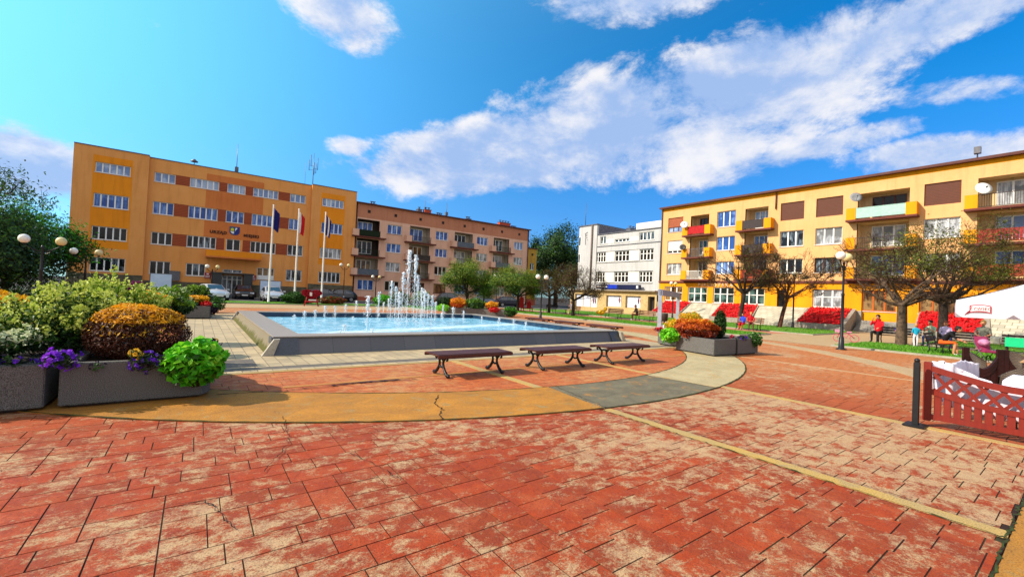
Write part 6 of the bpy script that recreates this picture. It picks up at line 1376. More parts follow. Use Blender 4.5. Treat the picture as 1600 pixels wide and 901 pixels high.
# ================================================================== PEOPLE
def skinmat(n_): return mat(n_, '#c98a68', '#b87858', .6, 8, sub=.05)
M_SKIN = skinmat('skin'); M_HB = mat('dark_brown_hair', '#2c1c14', '#1c120c', .7, 40); M_HBL = mat('blond_hair', '#b88c4c', '#9c743c', .7, 40); M_HG = mat('grey_hair', '#a8a098', '#8c857c', .7, 40); M_SHOE = mat('dark_shoes', '#201c1c', '#141212', .6, 10); M_SHOEW = mat('white_shoes', '#dcdcdc', '#c8c8c8', .6, 10)
M_EYE = mat('eye_dark', '#14100e', '#0c0a08', .3, 10); M_LIP = mat('lips', '#a05848', '#904c40', .5, 10)
def cloth(nm, a): return mat(nm, a, tuple(list(x * .8 for x in lin(a)[:3]) + [1]), .85, 6, .3, 40)
def person(label, loc, rz, pose, top, bottom, hair, sc=1.0, shoes=None, sleeves='long', legs='long', long_hair=False, lean=0.0, group='people resting on the lawn side of the square', hood=None, arms='lap'):
    """body faces -Y before rotation; pelvis of a sitting figure is .52 above the ground"""
    S = pose == 'sit'
    hip = Vector((0, 0, .53 if S else .92)); 
    up = Vector((0, -math.sin(lean), math.cos(lean)))
    belly = hip + up * .16; chest = hip + up * .38; neck = hip + up * .54; hb = hip + up * .60 + Vector((0, -.01, 0)); head = hip + up * .70 + Vector((0, -.02, 0))
    J = {'hip': hip, 'belly': belly, 'chest': chest, 'neck': neck, 'hb': hb}; Rr = {'hip': (.15, .11), 'belly': (.14, .10), 'chest': (.165, .105), 'neck': (.055, .055), 'hb': (.05, .05)}
    E_ = [('hip', 'belly'), ('belly', 'chest'), ('chest', 'neck'), ('neck', 'hb')]; seg = {('hip', 'belly'): 'top', ('belly', 'chest'): 'top', ('chest', 'neck'): 'top', ('neck', 'hb'): 'skin'}
    for s, n_ in ((-1, 'l'), (1, 'r')):
        sh = chest + Vector((s * .17, 0, .09)) ; 
        if arms == 'lap': el_ = sh + Vector((s * .06, -.06, -.25)); wr = el_ + Vector((-s * .12, -.2, -.06)); 
        elif arms == 'phone': el_ = sh + Vector((s * .05, -.14, -.22)); wr = el_ + Vector((-s * .1, -.16, .14))
        elif arms == 'face': el_ = sh + Vector((s * .07, -.16, -.16)); wr = (el_ + Vector((-s * .1, -.04, .26))) if s < 0 else (el_ + Vector((-s * .1, -.14, -.1)))
        elif arms == 'reach': el_ = sh + Vector((s * .02, -.16, -.2)); wr = el_ + Vector((0, -.2, -.1))
        else: el_ = sh + Vector((s * .06, .02, -.27)); wr = el_ + Vector((s * .0, -.07, -.24))
        J['sh' + n_], J['el' + n_], J['wr' + n_] = sh, el_, wr; Rr['sh' + n_] = (.06, .06); Rr['el' + n_] = (.042, .042); Rr['wr' + n_] = (.028, .028)
        E_ += [('chest', 'sh' + n_), ('sh' + n_, 'el' + n_), ('el' + n_, 'wr' + n_)]; seg[('chest', 'sh' + n_)] = 'top'; seg[('sh' + n_, 'el' + n_)] = 'top' if sleeves != 'none' else 'skin'; seg[('el' + n_, 'wr' + n_)] = 'top' if sleeves == 'long' else 'skin'
        th = hip + Vector((s * .09, 0, -.04)); 
        if S: kn = hip + Vector((s * .12, -.42, .0)); an = Vector((s * .13, -.42 - (.06 if s > 0 else -.06), .09)); 
        else: kn = hip + Vector((s * .1, -.03 * s - .02, -.43)); an = Vector((s * .1, .06 * s, .08))
        to = an + Vector((s * .02, -.15, -.045))
        J['th' + n_], J['kn' + n_], J['an' + n_], J['to' + n_] = th, kn, an, to; Rr['th' + n_] = (.095, .09); Rr['kn' + n_] = (.06, .06); Rr['an' + n_] = (.04, .04); Rr['to' + n_] = (.04, .03)
        E_ += [('hip', 'th' + n_), ('th' + n_, 'kn' + n_), ('kn' + n_, 'an' + n_), ('an' + n_, 'to' + n_)]; seg[('hip', 'th' + n_)] = 'bottom'; seg[('th' + n_, 'kn' + n_)] = 'bottom'; seg[('kn' + n_, 'an' + n_)] = 'bottom' if legs == 'long' else 'skin'; seg[('an' + n_, 'to' + n_)] = 'shoe'
    names = list(J); me = bpy.data.meshes.new('person'); me.from_pydata([tuple(J[k]) for k in names], [(names.index(a), names.index(b)) for a, b in E_], [])
    tmp = bpy.data.objects.new('tmp', me); col.objects.link(tmp); bpy.context.view_layer.objects.active = tmp
    md = tmp.modifiers.new('s', 'SKIN'); sv = me.skin_vertices[0].data
    for i, k in enumerate(names): sv[i].radius = Rr[k]; sv[i].use_root = (k == 'hip')
    md.use_smooth_shade = True; ss = tmp.modifiers.new('ss', 'SUBSURF'); ss.levels = 1; ss.render_levels = 1
    bpy.context.view_layer.update(); ev = tmp.evaluated_get(bpy.context.evaluated_depsgraph_get()); m2 = bpy.data.meshes.new_from_object(ev); bpy.data.objects.remove(tmp)
    slots = ['top', 'bottom', 'skin', 'shoe', 'hair', 'eye', 'lip']; mats = [top, bottom, M_SKIN, shoes or M_SHOE, hair, M_EYE, M_LIP]
    mb = MB(); mb.v = [tuple(v.co) for v in m2.vertices]
    for p in m2.polygons:
        c = p.center; best = None
        for (a, b) in E_:
            A, B = J[a], J[b]; t = max(0, min(1, (c - A).dot(B - A) / max((B - A).length_squared, 1e-6))); d = (c - (A + (B - A) * t)).length - max(Rr[a][0], Rr[b][0]) * .6
            if best is None or d < best[0]: best = (d, seg[(a, b)])
        mb.f.append(tuple(p.vertices)); mb.mi.append(slots.index(best[1])); mb.sm.append(True)
    bpy.data.meshes.remove(m2)
    h_ = head; mb.ball(h_, .1, 14, 10, (.8, .95, 1.2), m=2); mb.ball(h_ + Vector((0, -.1, -.005)), .018, 6, 5, (.8, 1, 1.3), m=2)
    for s in (-1, 1): mb.ball(h_ + Vector((s * .08, .0, 0)), .022, 6, 5, (.5, 1, 1.4), m=2); mb.ball(h_ + Vector((s * .032, -.087, .02)), .012, 6, 5, m=5)
    mb.ball(h_ + Vector((0, -.09, -.05)), .02, 6, 4, (1.2, .5, .35), m=6)
    mb.ball(h_ + Vector((0, .02, .035)), .108, 14, 9, (.86, .98, 1.02), .04, m=4)
    if long_hair: mb.ball(h_ + Vector((0, .05, -.06)), .1, 10, 8, (.95, .6, 1.6), .05, m=4)
    if hood: mb.ball(h_ + Vector((0, .05, -.12)), .11, 10, 7, (1.1, .7, .7), .04, m=0)
    for s, n_ in ((-1, 'l'), (1, 'r')):     # hands: palm, four unequal bent fingers and a thumb
        wv_ = (J['wr' + n_] - J['el' + n_]).normalized(); w0 = J['wr' + n_]; mb.ball(w0 + wv_ * .045, .036, 8, 6, (1, 1, 1), m=2)
        side = wv_.cross(Vector((0, 0, 1))); side = side.normalized() if side.length > .1 else Vector((1, 0, 0))
        for q, L in enumerate((.06, .07, .066, .052)):
            b0 = w0 + wv_ * .065 + side * (q - 1.5) * .017; mb.tube([b0, b0 + wv_ * L * .6, b0 + wv_ * L * .9 - Vector((0, 0, .018))], [.009, .008, .006], 5, m=2)
        b0 = w0 + wv_ * .03 + side * .03; mb.tube([b0, b0 + side * .025 + wv_ * .02, b0 + side * .03 + wv_ * .05], [.011, .01, .007], 5, m=2)
    mb.v = [tuple(Vector(v) * sc) for v in mb.v]
    o = mb.build('person', mats); o.location = loc; o.rotation_euler.z = rz
    return tag(o, label, 'person', group)
FW = -D   # facing -X, towards the fountain
person('woman in a white and grey top sitting on the bench under the dark brown tree', (30.1, 30.9, 0), FW, 'sit', cloth('white_grey_top', '#d8d0d0'), cloth('pale_yellow_trousers', '#d8cc90'), M_HG, arms='phone')
person('person in dark brown clothes with long hair sitting on a bench before the bank windows', (30.4, 23.2, 0), FW - .5, 'sit', cloth('dark_brown_jacket', '#2c1a18'), cloth('brown_red_trousers', '#5c2c24'), M_HB, long_hair=True, lean=.25, shoes=M_SHOEW)
person('child in a blue top and red trousers on the bench by the second flower bed', (30.9, 14.6, 0), FW, 'sit', cloth('bright_blue_top', '#2c48c8'), cloth('red_trousers', '#d01828'), M_HB, .85, lean=.1)
person('adult in a red top with light hair leaning beside the child in blue', (30.9, 14.1, 0), FW + .5, 'sit', cloth('red_top', '#c81c28'), cloth('brown_skirt', '#5c3a2c'), M_HBL, .95, lean=.3)
person('man in a bright red hoodie and black trousers sitting on the bench by the lawn', (29.8, 6.95, 0), FW - .1, 'sit', cloth('bright_red_hoodie', '#d41420'), cloth('black_trousers', '#1c1a1c'), M_HB, 1.12, hood=True, arms='face', lean=.12)
person('boy in a dark blue shirt and shorts sitting beside the forked tree trunk', (29.8, 6.05, 0), FW + .1, 'sit', cloth('dark_blue_shirt', '#28287c'), cloth('orange_shorts_child', '#b8502c'), M_HB, .88, sleeves='short', legs='short', arms='phone', lean=.15)
person('small child in a turquoise top and white trousers standing on the lawn', (28.0, 5.12, .07), FW - 2.6, 'stand', cloth('turquoise_top', '#1c9cc0'), cloth('white_trousers', '#e8e0ec'), M_HBL, .62, arms='side', sleeves='short', shoes=M_SHOEW)
person('woman in a pale green top holding a child, sitting right of the turquoise child', (30.4, 4.95, 0), FW - .4, 'sit', cloth('pale_green_top', '#b0c4a0'), cloth('denim_blue', '#4c5c8c'), M_HB, 1.0, sleeves='short', lean=.15, arms='phone')
person('person in a white and violet top sitting beside the woman in pale green', (30.4, 4.45, 0), FW + .3, 'sit', cloth('white_violet_top', '#c8b8dc'), cloth('navy_trousers', '#24284c'), mat('auburn_hair', '#6c3420', '#542818', .7, 40), 1.0, long_hair=True)
person('man in a black T-shirt and orange shorts bending forward from the iron bench', (24.95, 3.8, 0), 0.12, 'sit', cloth('black_tshirt', '#16141a'), cloth('orange_shorts', '#e8601c'), M_HB, 1.05, sleeves='short', legs='short', lean=.75, arms='reach', shoes=M_SHOEW)
person('woman in a grey top and pink skirt sitting behind the man in orange shorts', (30.1, 3.15, 0), FW, 'sit', cloth('grey_green_top', '#6c6c60'), cloth('pink_skirt', '#c83c7c'), M_HBL, 1.1, sleeves='short', legs='short', arms='lap')
# things near them
def wheel_mb(mb, c, r, wd=.03, seg=18, tr=.014):
    pts = [(c[0] + r * math.cos(t), c[1], c[2] + r * math.sin(t)) for t in [2 * math.pi * k / seg for k in range(seg + 1)]]; mb.tube(pts, tr, 5, caps=False)
M_PINKM = mat('pink_plastic', '#d83c6c', '#c02c5c', .4, 8); M_PINKP = mat('pale_pink_fabric', '#e088a8', '#d07898', .8, 8)
bk = empty('child_bicycle', (27.9, 7.85, 0), 'small pink child bicycle with a basket beside the man in the red hoodie', 'bicycle', rz=2.0)
for s in (-.36, .36):
    mb = MB(); wheel_mb(mb, (s, 0, .2), .19); w_ = mb.build('wheel', M_PINKM, bk); mb = MB(); [mb.tube([(s, 0, .2), (s + .18 * math.cos(a), 0, .2 + .18 * math.sin(a))], .003, 3) for a in [k * .785 for k in range(8)]]; mb.build('spokes', M_RIM, w_)
mb = MB(); mb.tube([(-.36, 0, .2), (-.12, 0, .42), (.26, 0, .48), (.36, 0, .2)], .02, 6); mb.tube([(-.12, 0, .42), (-.02, 0, .2), (.26, 0, .48)], .018, 6); mb.build('frame', M_PINKM, bk)
mb = MB(); mb.box(-.24, -.04, -.07, .07, .5, .55); mb.tube([(-.14, 0, .42), (-.14, 0, .5)], .014, 5); mb.build('saddle', M_PINKP, bk); mb = MB(); mb.tube([(.26, 0, .48), (.24, 0, .62), (.2, -.2, .66)], .012, 5); mb.tube([(.24, 0, .62), (.2, .2, .66)], .012, 5); mb.build('handlebar', M_FW, bk); MB().box(.3, .46, -.12, .12, .48, .62).build('basket', M_PINKP, bk)
pr = empty('pushchair', (23.4, 2.35, 0), 'pushchair with pink and white covers in front of the man in orange shorts', 'pushchair', rz=.6)
for s in (-.28, .3):
    for t in (-.22, .22): mb = MB(); wheel_mb(mb, (s, t, .12), .11, tr=.02); mb.build('wheel', M_TYRE, pr)
mb = MB(); mb.tube([(-.28, -.22, .12), (.25, -.2, .62), (.55, -.18, .98), (.55, .18, .98), (.25, .2, .62), (-.28, .22, .12)], .014, 6); mb.tube([(.3, -.22, .12), (-.1, -.2, .5)], .014, 5); mb.tube([(.3, .22, .12), (-.1, .2, .5)], .014, 5); mb.build('frame', M_LEAD, pr)
mb = MB(lambda a, b, c: (a, c, b)); mb.box(-.3, .12, .36, .44, -.19, .19); mb.prism([(.1, .42), (.2, .42), (.42, .92), (.3, .92)], -.185, .185)
mb.build('seat', mat('dark_pink_seat', '#983058', '#7c2448', .7, 8), pr, bevel=.02).rotation_euler = (0, 0, 0); mb = MB(); mb.ball((.16, 0, .7), .2, 12, 8, (1, .8, .7), .03); mb.build('hood', mat('white_pink_fabric', '#c890b0', '#8c4870', .8, 6), pr)
sr = empty('spring_rider', (28.9, 25.9, 0), 'yellow animal shaped spring rider on the grass before the bank', 'play rider', rz=-1.2)
mb = MB(); mb.ball((0, 0, .55), .24, 12, 8, (1.5, .7, .9)); mb.ball((.38, 0, .85), .17, 12, 8); mb.ball((-.35, 0, .5), .14, 8, 6); mb.tube([(.3, 0, .6), (.38, 0, .85)], .09, 8); mb.build('animal_body', mat('yellow_plastic', '#e8b414', '#dca40c', .4, 8), sr)
mb = MB(); mb.tube([(.09 * math.cos(t * .8), .09 * math.sin(t * .8), .02 * t + .02) for t in range(0, 22)], .015, 5); mb.box(-.2, .2, -.12, .12, .0, .03); mb.build('spring', mat('orange_base', '#d8641c', '#c85814', .5, 8), sr)

# ================================================================== CAFE TERRACE
M_CRED = mat('red_stained_wood', '#a8301c', '#8c2414', .5, 5, .35, 30, spec=.4); M_CDRK = mat('dark_red_stained_wood', '#300c08', '#200806', .5, 5, .3, 30)
def wood(name, a, b):
    n = NT(name); g1 = n.noise(4, 6, .7, n.mapping((6, 6, .6)), .5); n.bump(g1, .35, .006); return n.done(n.mix(g1, a, b), n.ramp(n.noise(3, 4), [(.3, .4), (.7, .65)]), .4)
M_CRED = wood('red_stained_wood_grain', '#8c220e', '#581208')
fp = empty('fence_post', (8.66, 1.56, 0), 'black square iron post with a ball top at the cafe fence corner', 'post')
MB().box(-.035, .035, -.035, .035, .02, .93).build('post', M_POST, fp, bevel=.004); MB().box(-.16, .16, -.12, .12, .0, .022).build('foot_plate', M_POST, fp, bevel=.004); MB().ball((0, 0, .96), .035, 12, 8).build('ball', M_POST, fp)
MB().box(-.028, .028, -.028, .028, .931, .94).build('cap', M_POST, fp)
def fence_panel(name, p0, p1, label, tops, m, lattice=True, zb=.1, zm=.55, grp='red wooden cafe fence panels'):
    L = math.dist(p0, p1); rz = math.atan2(p1[1] - p0[1], p1[0] - p0[0]); r = empty(name, (p0[0], p0[1], 0), label, 'fence', grp, rz)
    def top(t): 
        k = t / L * (len(tops) - 1); i = min(int(k), len(tops) - 2); f = k - i; return tops[i] * (1 - f) + tops[i + 1] * f
    rt = [top(0), top(L)]
    for s_, zz in ((0, top(0) + .04), (L, top(L) + .04)): MB().box(s_ - .045 if s_ else -.045, s_ + .045, -.035, .035, .07, zz).build('stile', m, r, bevel=.006)
    mb = MB(); n_ = 10
    for k in range(n_):
        a = .046 + (L - .092) * k / n_; b = .046 + (L - .092) * (k + 1) / n_
        i = [mb.vert(x, y, top(x) - dz) for x in (a, b) for y in (-.03, .03) for dz in (.085, .0)]
        for q in ((0, 1, 3, 2), (4, 6, 7, 5), (0, 4, 5, 1), (2, 3, 7, 6), (1, 5, 7, 3), (0, 2, 6, 4)): mb.face([i[w__] for w__ in q])
    mb.build('top_rail', m, r)
    dm = (lambda x: zm - (top(0) - top(x)) * .8) if lattice else (lambda x: top(x) - .09)
    for nm, fz, hh in (('middle_rail', dm, .075), ('bottom_rail', lambda x: zb + .07, .075)):
        mb = MB()
        for k in range(n_):
            a = .046 + (L - .092) * k / n_; b = .046 + (L - .092) * (k + 1) / n_
            i = [mb.vert(x, y, fz(x) - dz) for x in (a, b) for y in (-.026, .026) for dz in (hh, .0)]
            for q in ((0, 1, 3, 2), (4, 6, 7, 5), (0, 4, 5, 1), (2, 3, 7, 6), (1, 5, 7, 3), (0, 2, 6, 4)): mb.face([i[w__] for w__ in q])
        mb.build(nm, m, r)
    x = .075
    while x < L - .13:
        MB().box(x, x + (.078 if lattice else .098), -.012, .012, zb + .03, dm(x + .04) - .02).build('board', m, r, bevel=.003); x += .102
    if lattice:
        mb = MB(); st_ = .19
        for s_, yy in ((1, .008), (-1, -.008)):
            k = -3
            while k * st_ < L + .4:
                P = []
                for q in range(21):   # walk the diagonal, keep what lies between the rails
                    t = q / 20; xx = k * st_ + s_ * t * .42 + (0 if s_ > 0 else .0); zz = zm - .15 + t * .5
                    if .05 < xx < L - .05 and dm(xx) - .06 < zz < top(xx) - .03: P.append((xx, yy, zz))
                if len(P) > 1:
                    a, b = P[0], P[-1]; dx, dz = b[0] - a[0], b[2] - a[2]; ln = math.hypot(dx, dz) or 1; ox, oz = -dz / ln * .021, dx / ln * .021
                    i = [mb.vert(p[0] + e * ox, y_, p[2] + e * oz) for p in (a, b) for y_ in (yy - .006, yy + .006) for e in (-1, 1)]
                    for q in ((0, 1, 3, 2), (4, 6, 7, 5), (0, 4, 5, 1), (2, 3, 7, 6), (1, 5, 7, 3), (0, 2, 6, 4)): mb.face([i[w__] for w__ in q])
                k += 1
        mb.build('lattice', m, r)
    return r
fence_panel('cafe_fence', (8.9, 1.48), (8.9, -.55), 'red wooden cafe fence panel with diamond lattice beside the black post, nearest the viewer', [.9, .82, .75, .72, .72, .76, .84, .9], M_CRED)
for k, (a, b) in enumerate((((12.2, 1.5), (12.5, 1.08)), ((12.55, 1.02), (12.8, .6)), ((12.85, .54), (13.05, .1)), ((13.1, .04), (13.2, -.5)))):
    fence_panel('cafe_fence', a, b, ['dark fence panel with a dipped top nearest the white cloths, leftmost of the dark ones', 'dark dipped fence panel behind the round backed wicker chair, second from the left', 'dark dipped fence panel below the green boards, third from the left', 'dark dipped fence panel cut by the right picture edge'][k], [1.0, .8, .68, .64, .68, .8, 1.0], M_CDRK, False, zm=.5)
def drape(name, label, P, seed, m, thick=.0, cat='cloth'):
    """P: list of (x, y, ztop, zbottom) along the ridge; hangs in folds"""
    rnd = random.Random(seed); mb = MB(); G = []; n_ = 40; rows_ = 12
    for k in range(n_ + 1):
        t = k / n_ * (len(P) - 1); i = min(int(t), len(P) - 2); f = t - i; q = [P[i][c] * (1 - f) + P[i + 1][c] * f for c in range(4)]
        row = []
        for j in range(rows_ + 1):
            s = j / rows_; fold = (.05 * math.sin(k * .42 + seed) + .02 * math.sin(k * 1.1)) * (.25 + s) ; row.append(mb.vert(q[0] + fold + .1 * s, q[1] + .02 * math.sin(k * 1.7), q[2] + (q[3] - q[2]) * s + .012 * math.sin(k * 1.3 + j)))
        G.append(row)
    for k in range(n_):
        for j in range(rows_): mb.face([G[k][j], G[k + 1][j], G[k + 1][j + 1], G[k][j + 1]], True)
    o = mb.build(name, m); md = o.modifiers.new('solid', 'SOLIDIFY'); md.thickness = .004
    return tag(o, label, cat)
M_CLOTH = mat('white_tablecloth', '#e4e0ec', '#d0ccdc', .8, 3, .2, 12); 
drape('white_cloth', 'white cloth draped along the inside of the red cafe fence', [(9.02, 1.46, .93, .45), (9.05, 1.32, .97, .3), (9.08, 1.1, .84, .25), (9.1, .75, .68, .22), (9.1, .2, .58, .2), (9.1, -.5, .56, .2)], 1, M_CLOTH)
drape('white_cloth', 'second white cloth hanging behind the first, towards the dark fence panels', [(9.3, 1.5, .9, .4), (10.0, 1.45, .8, .4), (10.6, 1.35, .9, .5), (10.9, 1.2, .84, .5)], 2, M_CLOTH)
def cafe_table(x, y, label, top_m, cl=True):
    r = empty('cafe_table', (x, y, 0), label, 'table', 'tables on the cafe terrace')
    MB().box(-.4, .4, -.4, .4, .71, .74).build('tabletop', top_m, r, bevel=.01)
    for a in (-.34, .34):
        for b in (-.34, .34): MB().box(a - .025, a + .025, b - .025, b + .025, 0, .709).build('leg', M_DKW, r)
    if cl:
        mb = MB(); G = []; n_ = 48
        for rr, zz in ((.0, .748), (.28, .748), (.43, .748), (.46, .7), (.48, .5), (.5, .38)):
            row = []
            for k in range(n_):
                t = 2 * math.pi * k / n_; sq = 1 / max(abs(math.cos(t)), abs(math.sin(t))); sq = sq ** (.95); w__ = 1 + (.05 * math.sin(k * 1.57 + 1) if zz < .71 else 0)
                row.append(mb.vert(rr * sq * math.cos(t) * w__, rr * sq * math.sin(t) * w__, zz))
            G.append(row)
        for a, b in zip(G, G[1:]):
            for k in range(n_): mb.face([a[k], a[(k + 1) % n_], b[(k + 1) % n_], b[k]], True)
        o = mb.build('tablecloth', M_CLOTH); o.location = (x, y, 0); tag(o, 'white cloth on the ' + label, 'tablecloth')
    return r
cafe_table(10.2, .35, 'table just behind the red fence at the right edge', M_BRW); cafe_table(14.6, .55, 'bare wooden cafe table further under the parasol', mat('tan_table_top', '#b89468', '#a08058', .6, 5), False)
def wicker(x, y, rz, label):
    r = empty('wicker_chair', (x, y, 0), label, 'chair', 'wicker chairs on the cafe terrace', rz)
    mw = MATS.get('wicker_weave') 
    if mw is None:
        n = NT('wicker_weave'); br = n.t.nodes.new('ShaderNodeTexChecker'); br.inputs['Scale'].default_value = 60; n.t.links.new(n.pos, br.inputs[0]); br.inputs[1].default_value = lin('#5c4c3c'); br.inputs[2].default_value = lin('#241c18'); n.bump(br.outputs[1], .6, .01); mw = n.done(br.outputs[0], .6)
    MB().box(-.26, .26, -.25, .25, .40, .46).build('seat', mw, r, bevel=.02)
    mb = MB(); G = []
    for k in range(13):
        t = math.pi * k / 12; xx = -.3 * math.cos(t); yy = .05 + .26 * math.sin(t); G.append([mb.vert(xx, yy, .44), mb.vert(xx, yy, .66 + .2 * math.sin(t)), mb.vert(xx * .9, yy - .03 * math.sin(t), .655 + .2 * math.sin(t)), mb.vert(xx * .9, yy - .03, .44)])
    for a, b in zip(G, G[1:]):
        for q in range(3): mb.face([a[q], a[q + 1], b[q + 1], b[q]], True)
    mb.build('backrest', mw, r)
    for a in (-.23, .23):
        for b in (-.2, .22): MB().tube([(a, b, 0), (a * .95, b * .95, .41)], .016, 6).build('leg', M_DKW, r)
    return r
wicker(10.75, .75, -2.2, 'brown wicker chair with its round back towards the viewer behind the red fence'); wicker(15.6, .9, .6, 'wicker chair beyond the bare wooden table'); wicker(14.0, 1.35, .1, 'wicker chair near the dark fence panels'); wicker(9.9, -.35, 2.6, 'wicker chair at the clothed table by the right edge')
gb = empty('menu_board', (21.6, 1.35, 0), 'bright green and teal boards standing at the back of the cafe terrace', 'board', rz=-1.35)
MB().box(-.42, .12, -.03, .03, .72, 1.02).build('teal_panel', mat('teal_green_panel', '#1cc884', '#18b878', .5, 3), gb); MB().box(.13, .75, -.03, .03, .42, 1.05).build('green_panel', mat('bright_green_panel', '#3cc81c', '#34b418', .5, 3), gb)
mb = MB(); [mb.box(a - .02, a + .02, .031, .07, 0, 1.1) for a in (-.38, .44, .72)]; mb.build('stand', M_DKW, gb)
rd = empty('drinks_stand', (19.6, .75, 0), 'red round topped stand beside the green board at the right edge', 'stand', rz=-1.35)
mb = MB(); mb.prism([(-.28, .35), (.28, .35)] + [(.28 * math.cos(t), .85 + .28 * math.sin(t)) for t in [k * math.pi / 10 for k in range(11)]], -.12, .12)
for i, v in enumerate(mb.v): mb.v[i] = (v[0], v[2], v[1])
mb.build('red_body', mat('glossy_red', '#d41c14', '#c01410', .3, 3), rd); MB().tube([(0, -.13, .8), (0, -.15, .8)], .15, 18).build('dark_disc', M_DKW, rd); MB().box(-.2, .2, -.1, .1, 0, .349).build('foot', M_DKW, rd)
# parasol
ux0, ux1, uy0, uy1, uz, uv = 14.6, 18.2, -1.62, 1.98, 2.02, .4
ax, ay, az = (ux0 + ux1) / 2, (uy0 + uy1) / 2, 2.95
um = empty('parasol', (ax, ay, 0), 'large square white parasol with a red banner logo on its valance', 'parasol')
n = NT('white_parasol_canvas'); n.bump(n.noise(3, 4), .15, .03); n.b.inputs['Base Color'].default_value = lin('#eceaf0')
tr = n.t.nodes.new('ShaderNodeBsdfTranslucent'); tr.inputs[0].default_value = lin('#e8e4ec'); ms = n.t.nodes.new('ShaderNodeMixShader'); ms.inputs[0].default_value = .35; n.t.links.new(n.b.outputs[0], ms.inputs[1]); n.t.links.new(tr.outputs[0], ms.inputs[2]); n.t.links.new(ms.outputs[0], n.t.nodes['Material Output'].inputs[0]); n.b.inputs['Roughness'].default_value = .85; M_CANV = n.m
mb = MB(lambda a, b, c: (a - ax, b - ay, c)); K = 12; cs = [(ux0, uy0), (ux1, uy0), (ux1, uy1), (ux0, uy1)]
for q in range(4):
    A, B = cs[q], cs[(q + 1) % 4]; G = []
    for j in range(K + 1):
        t = j / K; row = []
        for k in range(K + 1):
            s = k / K; ex, ey = A[0] + (B[0] - A[0]) * s, A[1] + (B[1] - A[1]) * s; sag = .10 * math.sin(math.pi * s) * (1 - t); row.append(mb.vert(ex + (ax - ex) * t, ey + (ay - ey) * t, uz + (az - uz) * t - sag * .6 - .07 * math.sin(math.pi * t)))
        G.append(row)
    for j in range(K):
        for k in range(K): mb.face([G[j][k], G[j][k + 1], G[j + 1][k + 1], G[j + 1][k]], True)
mb.build('canopy', M_CANV, um)
mb = MB(lambda a, b, c: (a - ax, b - ay, c)); NS = 60
for q in range(4):
    A, B = cs[q], cs[(q + 1) % 4]; nx_, ny_ = (B[1] - A[1]), -(B[0] - A[0]); ln = math.hypot(nx_, ny_); nx_ /= ln; ny_ /= ln; prev = None
    for k in range(NS + 1):
        s = k / NS; ex, ey = A[0] + (B[0] - A[0]) * s, A[1] + (B[1] - A[1]) * s; ph = (s * 4) % 1 if s < 1 else 1
        cut = .0 if min(ph, 1 - ph) > .12 else .10 * (1 - min(ph, 1 - ph) / .12); zt = uz - .06 * math.sin(math.pi * s); zb_ = uz - uv + cut; o_ = .02 * math.sin(s * 40)
        e = [mb.vert(ex, ey, zt), mb.vert(ex + nx_ * (.01 + o_ * .5), ey + ny_ * (.01 + o_ * .5), (zt + zb_) / 2), mb.vert(ex + nx_ * o_, ey + ny_ * o_, zb_)]
        if prev: mb.face([prev[0], e[0], e[1], prev[1]], True); mb.face([prev[1], e[1], e[2], prev[2]], True)
        prev = e
mb.build('valance', M_CANV, um)
MB(lambda a, b, c: (a, b, c)).tube([(0, 0, 0), (0, 0, az - .03)], .035, 10).build('pole', M_LEAD, um); MB().box(-.35, .35, -.35, .35, 0, .09).build('base', M_CONC, um, bevel=.01)
for q, c_ in enumerate(cs): MB().tube([(0, 0, az - .12), (c_[0] - ax, c_[1] - ay, uz - .03)], .014, 5).build('rib', M_LEAD, um)
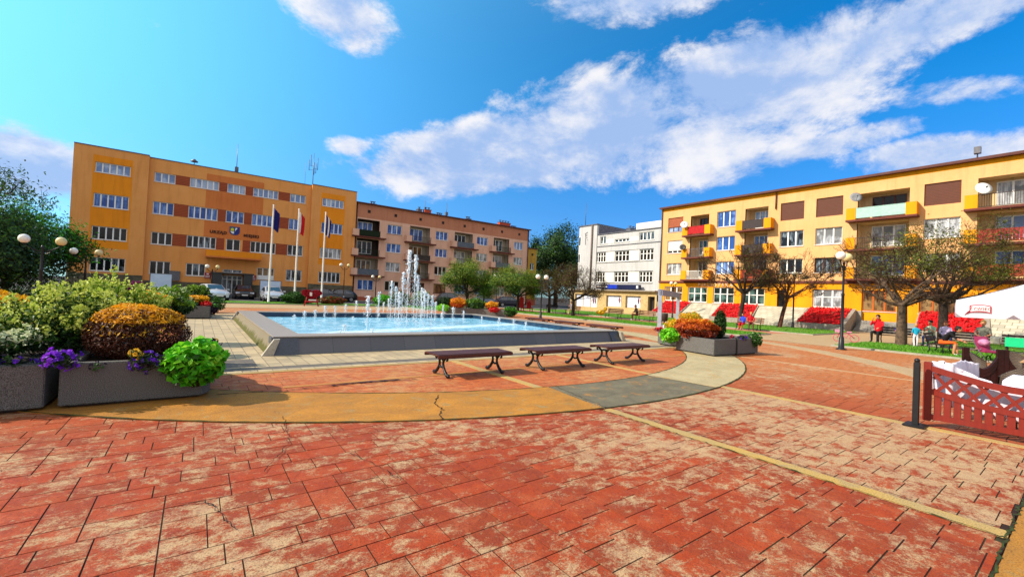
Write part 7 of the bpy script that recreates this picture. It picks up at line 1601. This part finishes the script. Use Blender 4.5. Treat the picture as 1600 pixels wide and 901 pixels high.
# banner logo on the valance facing the fountain (-X side), near the corner
LG = lambda y, z, w__=.03: (ux0 - w__ - ax, y - ay, z)
M_LRED = mat('logo_red', '#b81c34', '#a8142c', .6, 9); M_LDR = mat('logo_dark_red', '#7c1024', '#6c0c1c', .6, 9)
def flat(name, P, m, off, par):
    mb = MB(); a = [mb.vert(*LG(y, z, off)) for y, z in P]; b = [mb.vert(*LG(y, z, off - .004)) for y, z in P]; mb.face(a); mb.face(b[::-1])
    for q in range(len(P)): mb.face([a[q], a[(q + 1) % len(P)], b[(q + 1) % len(P)], b[q]])
    return mb.build(name, m, par)
ly, lz = 1.58, uz - .2; 
def arc(y): return .03 * math.cos((y - ly) / .17 * 1.4)
yy_ = [ly + .17 - .34 * k / 10 for k in range(11)]
lg = flat('logo_banner', [(y, lz + .08 + arc(y)) for y in yy_] + [(y + .0, lz - .085 + arc(y)) for y in yy_[::-1]] , M_LRED, .034, um)
flat('banner_inner', [(ly + (y - ly) * .9, lz + .06 + arc(y)) for y in yy_] + [(ly + (y - ly) * .9, lz - .062 + arc(y)) for y in yy_[::-1]], mat('logo_cream', '#f0e4e0', '#e8dcd8', .7, 9), .04, lg)
flat('banner_tail', [(ly + .165, lz - .03), (ly + .165, lz - .085), (ly + .26, lz - .15), (ly + .2, lz - .06)], M_LDR, .034, lg)
text_obj('ŻYWIEC', 'lettering', .088, Matrix.Translation(LG(ly, lz + .01, .048)) @ Matrix.Rotation(-math.pi / 2, 4, 'Z') @ RX, M_LRED, lg, .002, bold=.0, spacing=1.1)
mb = MB(); mb.v = []; 
M_LBLU = mat('logo_blue', '#3c3c9c', '#2c2c84', .6, 9)
mb = MB()
for (y0_, y1_, t0, wd) in ((.55, .2, .2, .05), (.2, -.35, .24, .018), (-.35, -.5, .27, .04), (.9, .7, .12, .01)):   # faint slanted blue mark on the canopy slope
    P = []
    for yv, s_ in ((y0_, -1), (y1_, -1), (y1_, 1), (y0_, 1)):
        t = t0 + s_ * wd; ex = ux0 + (ax - ux0) * t; P.append(mb.vert(ex - ax, yv - ay + 0, uz + (az - uz) * t - .1 * math.sin(math.pi * (yv - uy0) / 3.6) * .6 * (1 - t) - .07 * math.sin(math.pi * t) + .03))
    mb.face(P)
o = mb.build('blue_print', M_LBLU, um); md = o.modifiers.new('s', 'SOLIDIFY'); md.thickness = .004
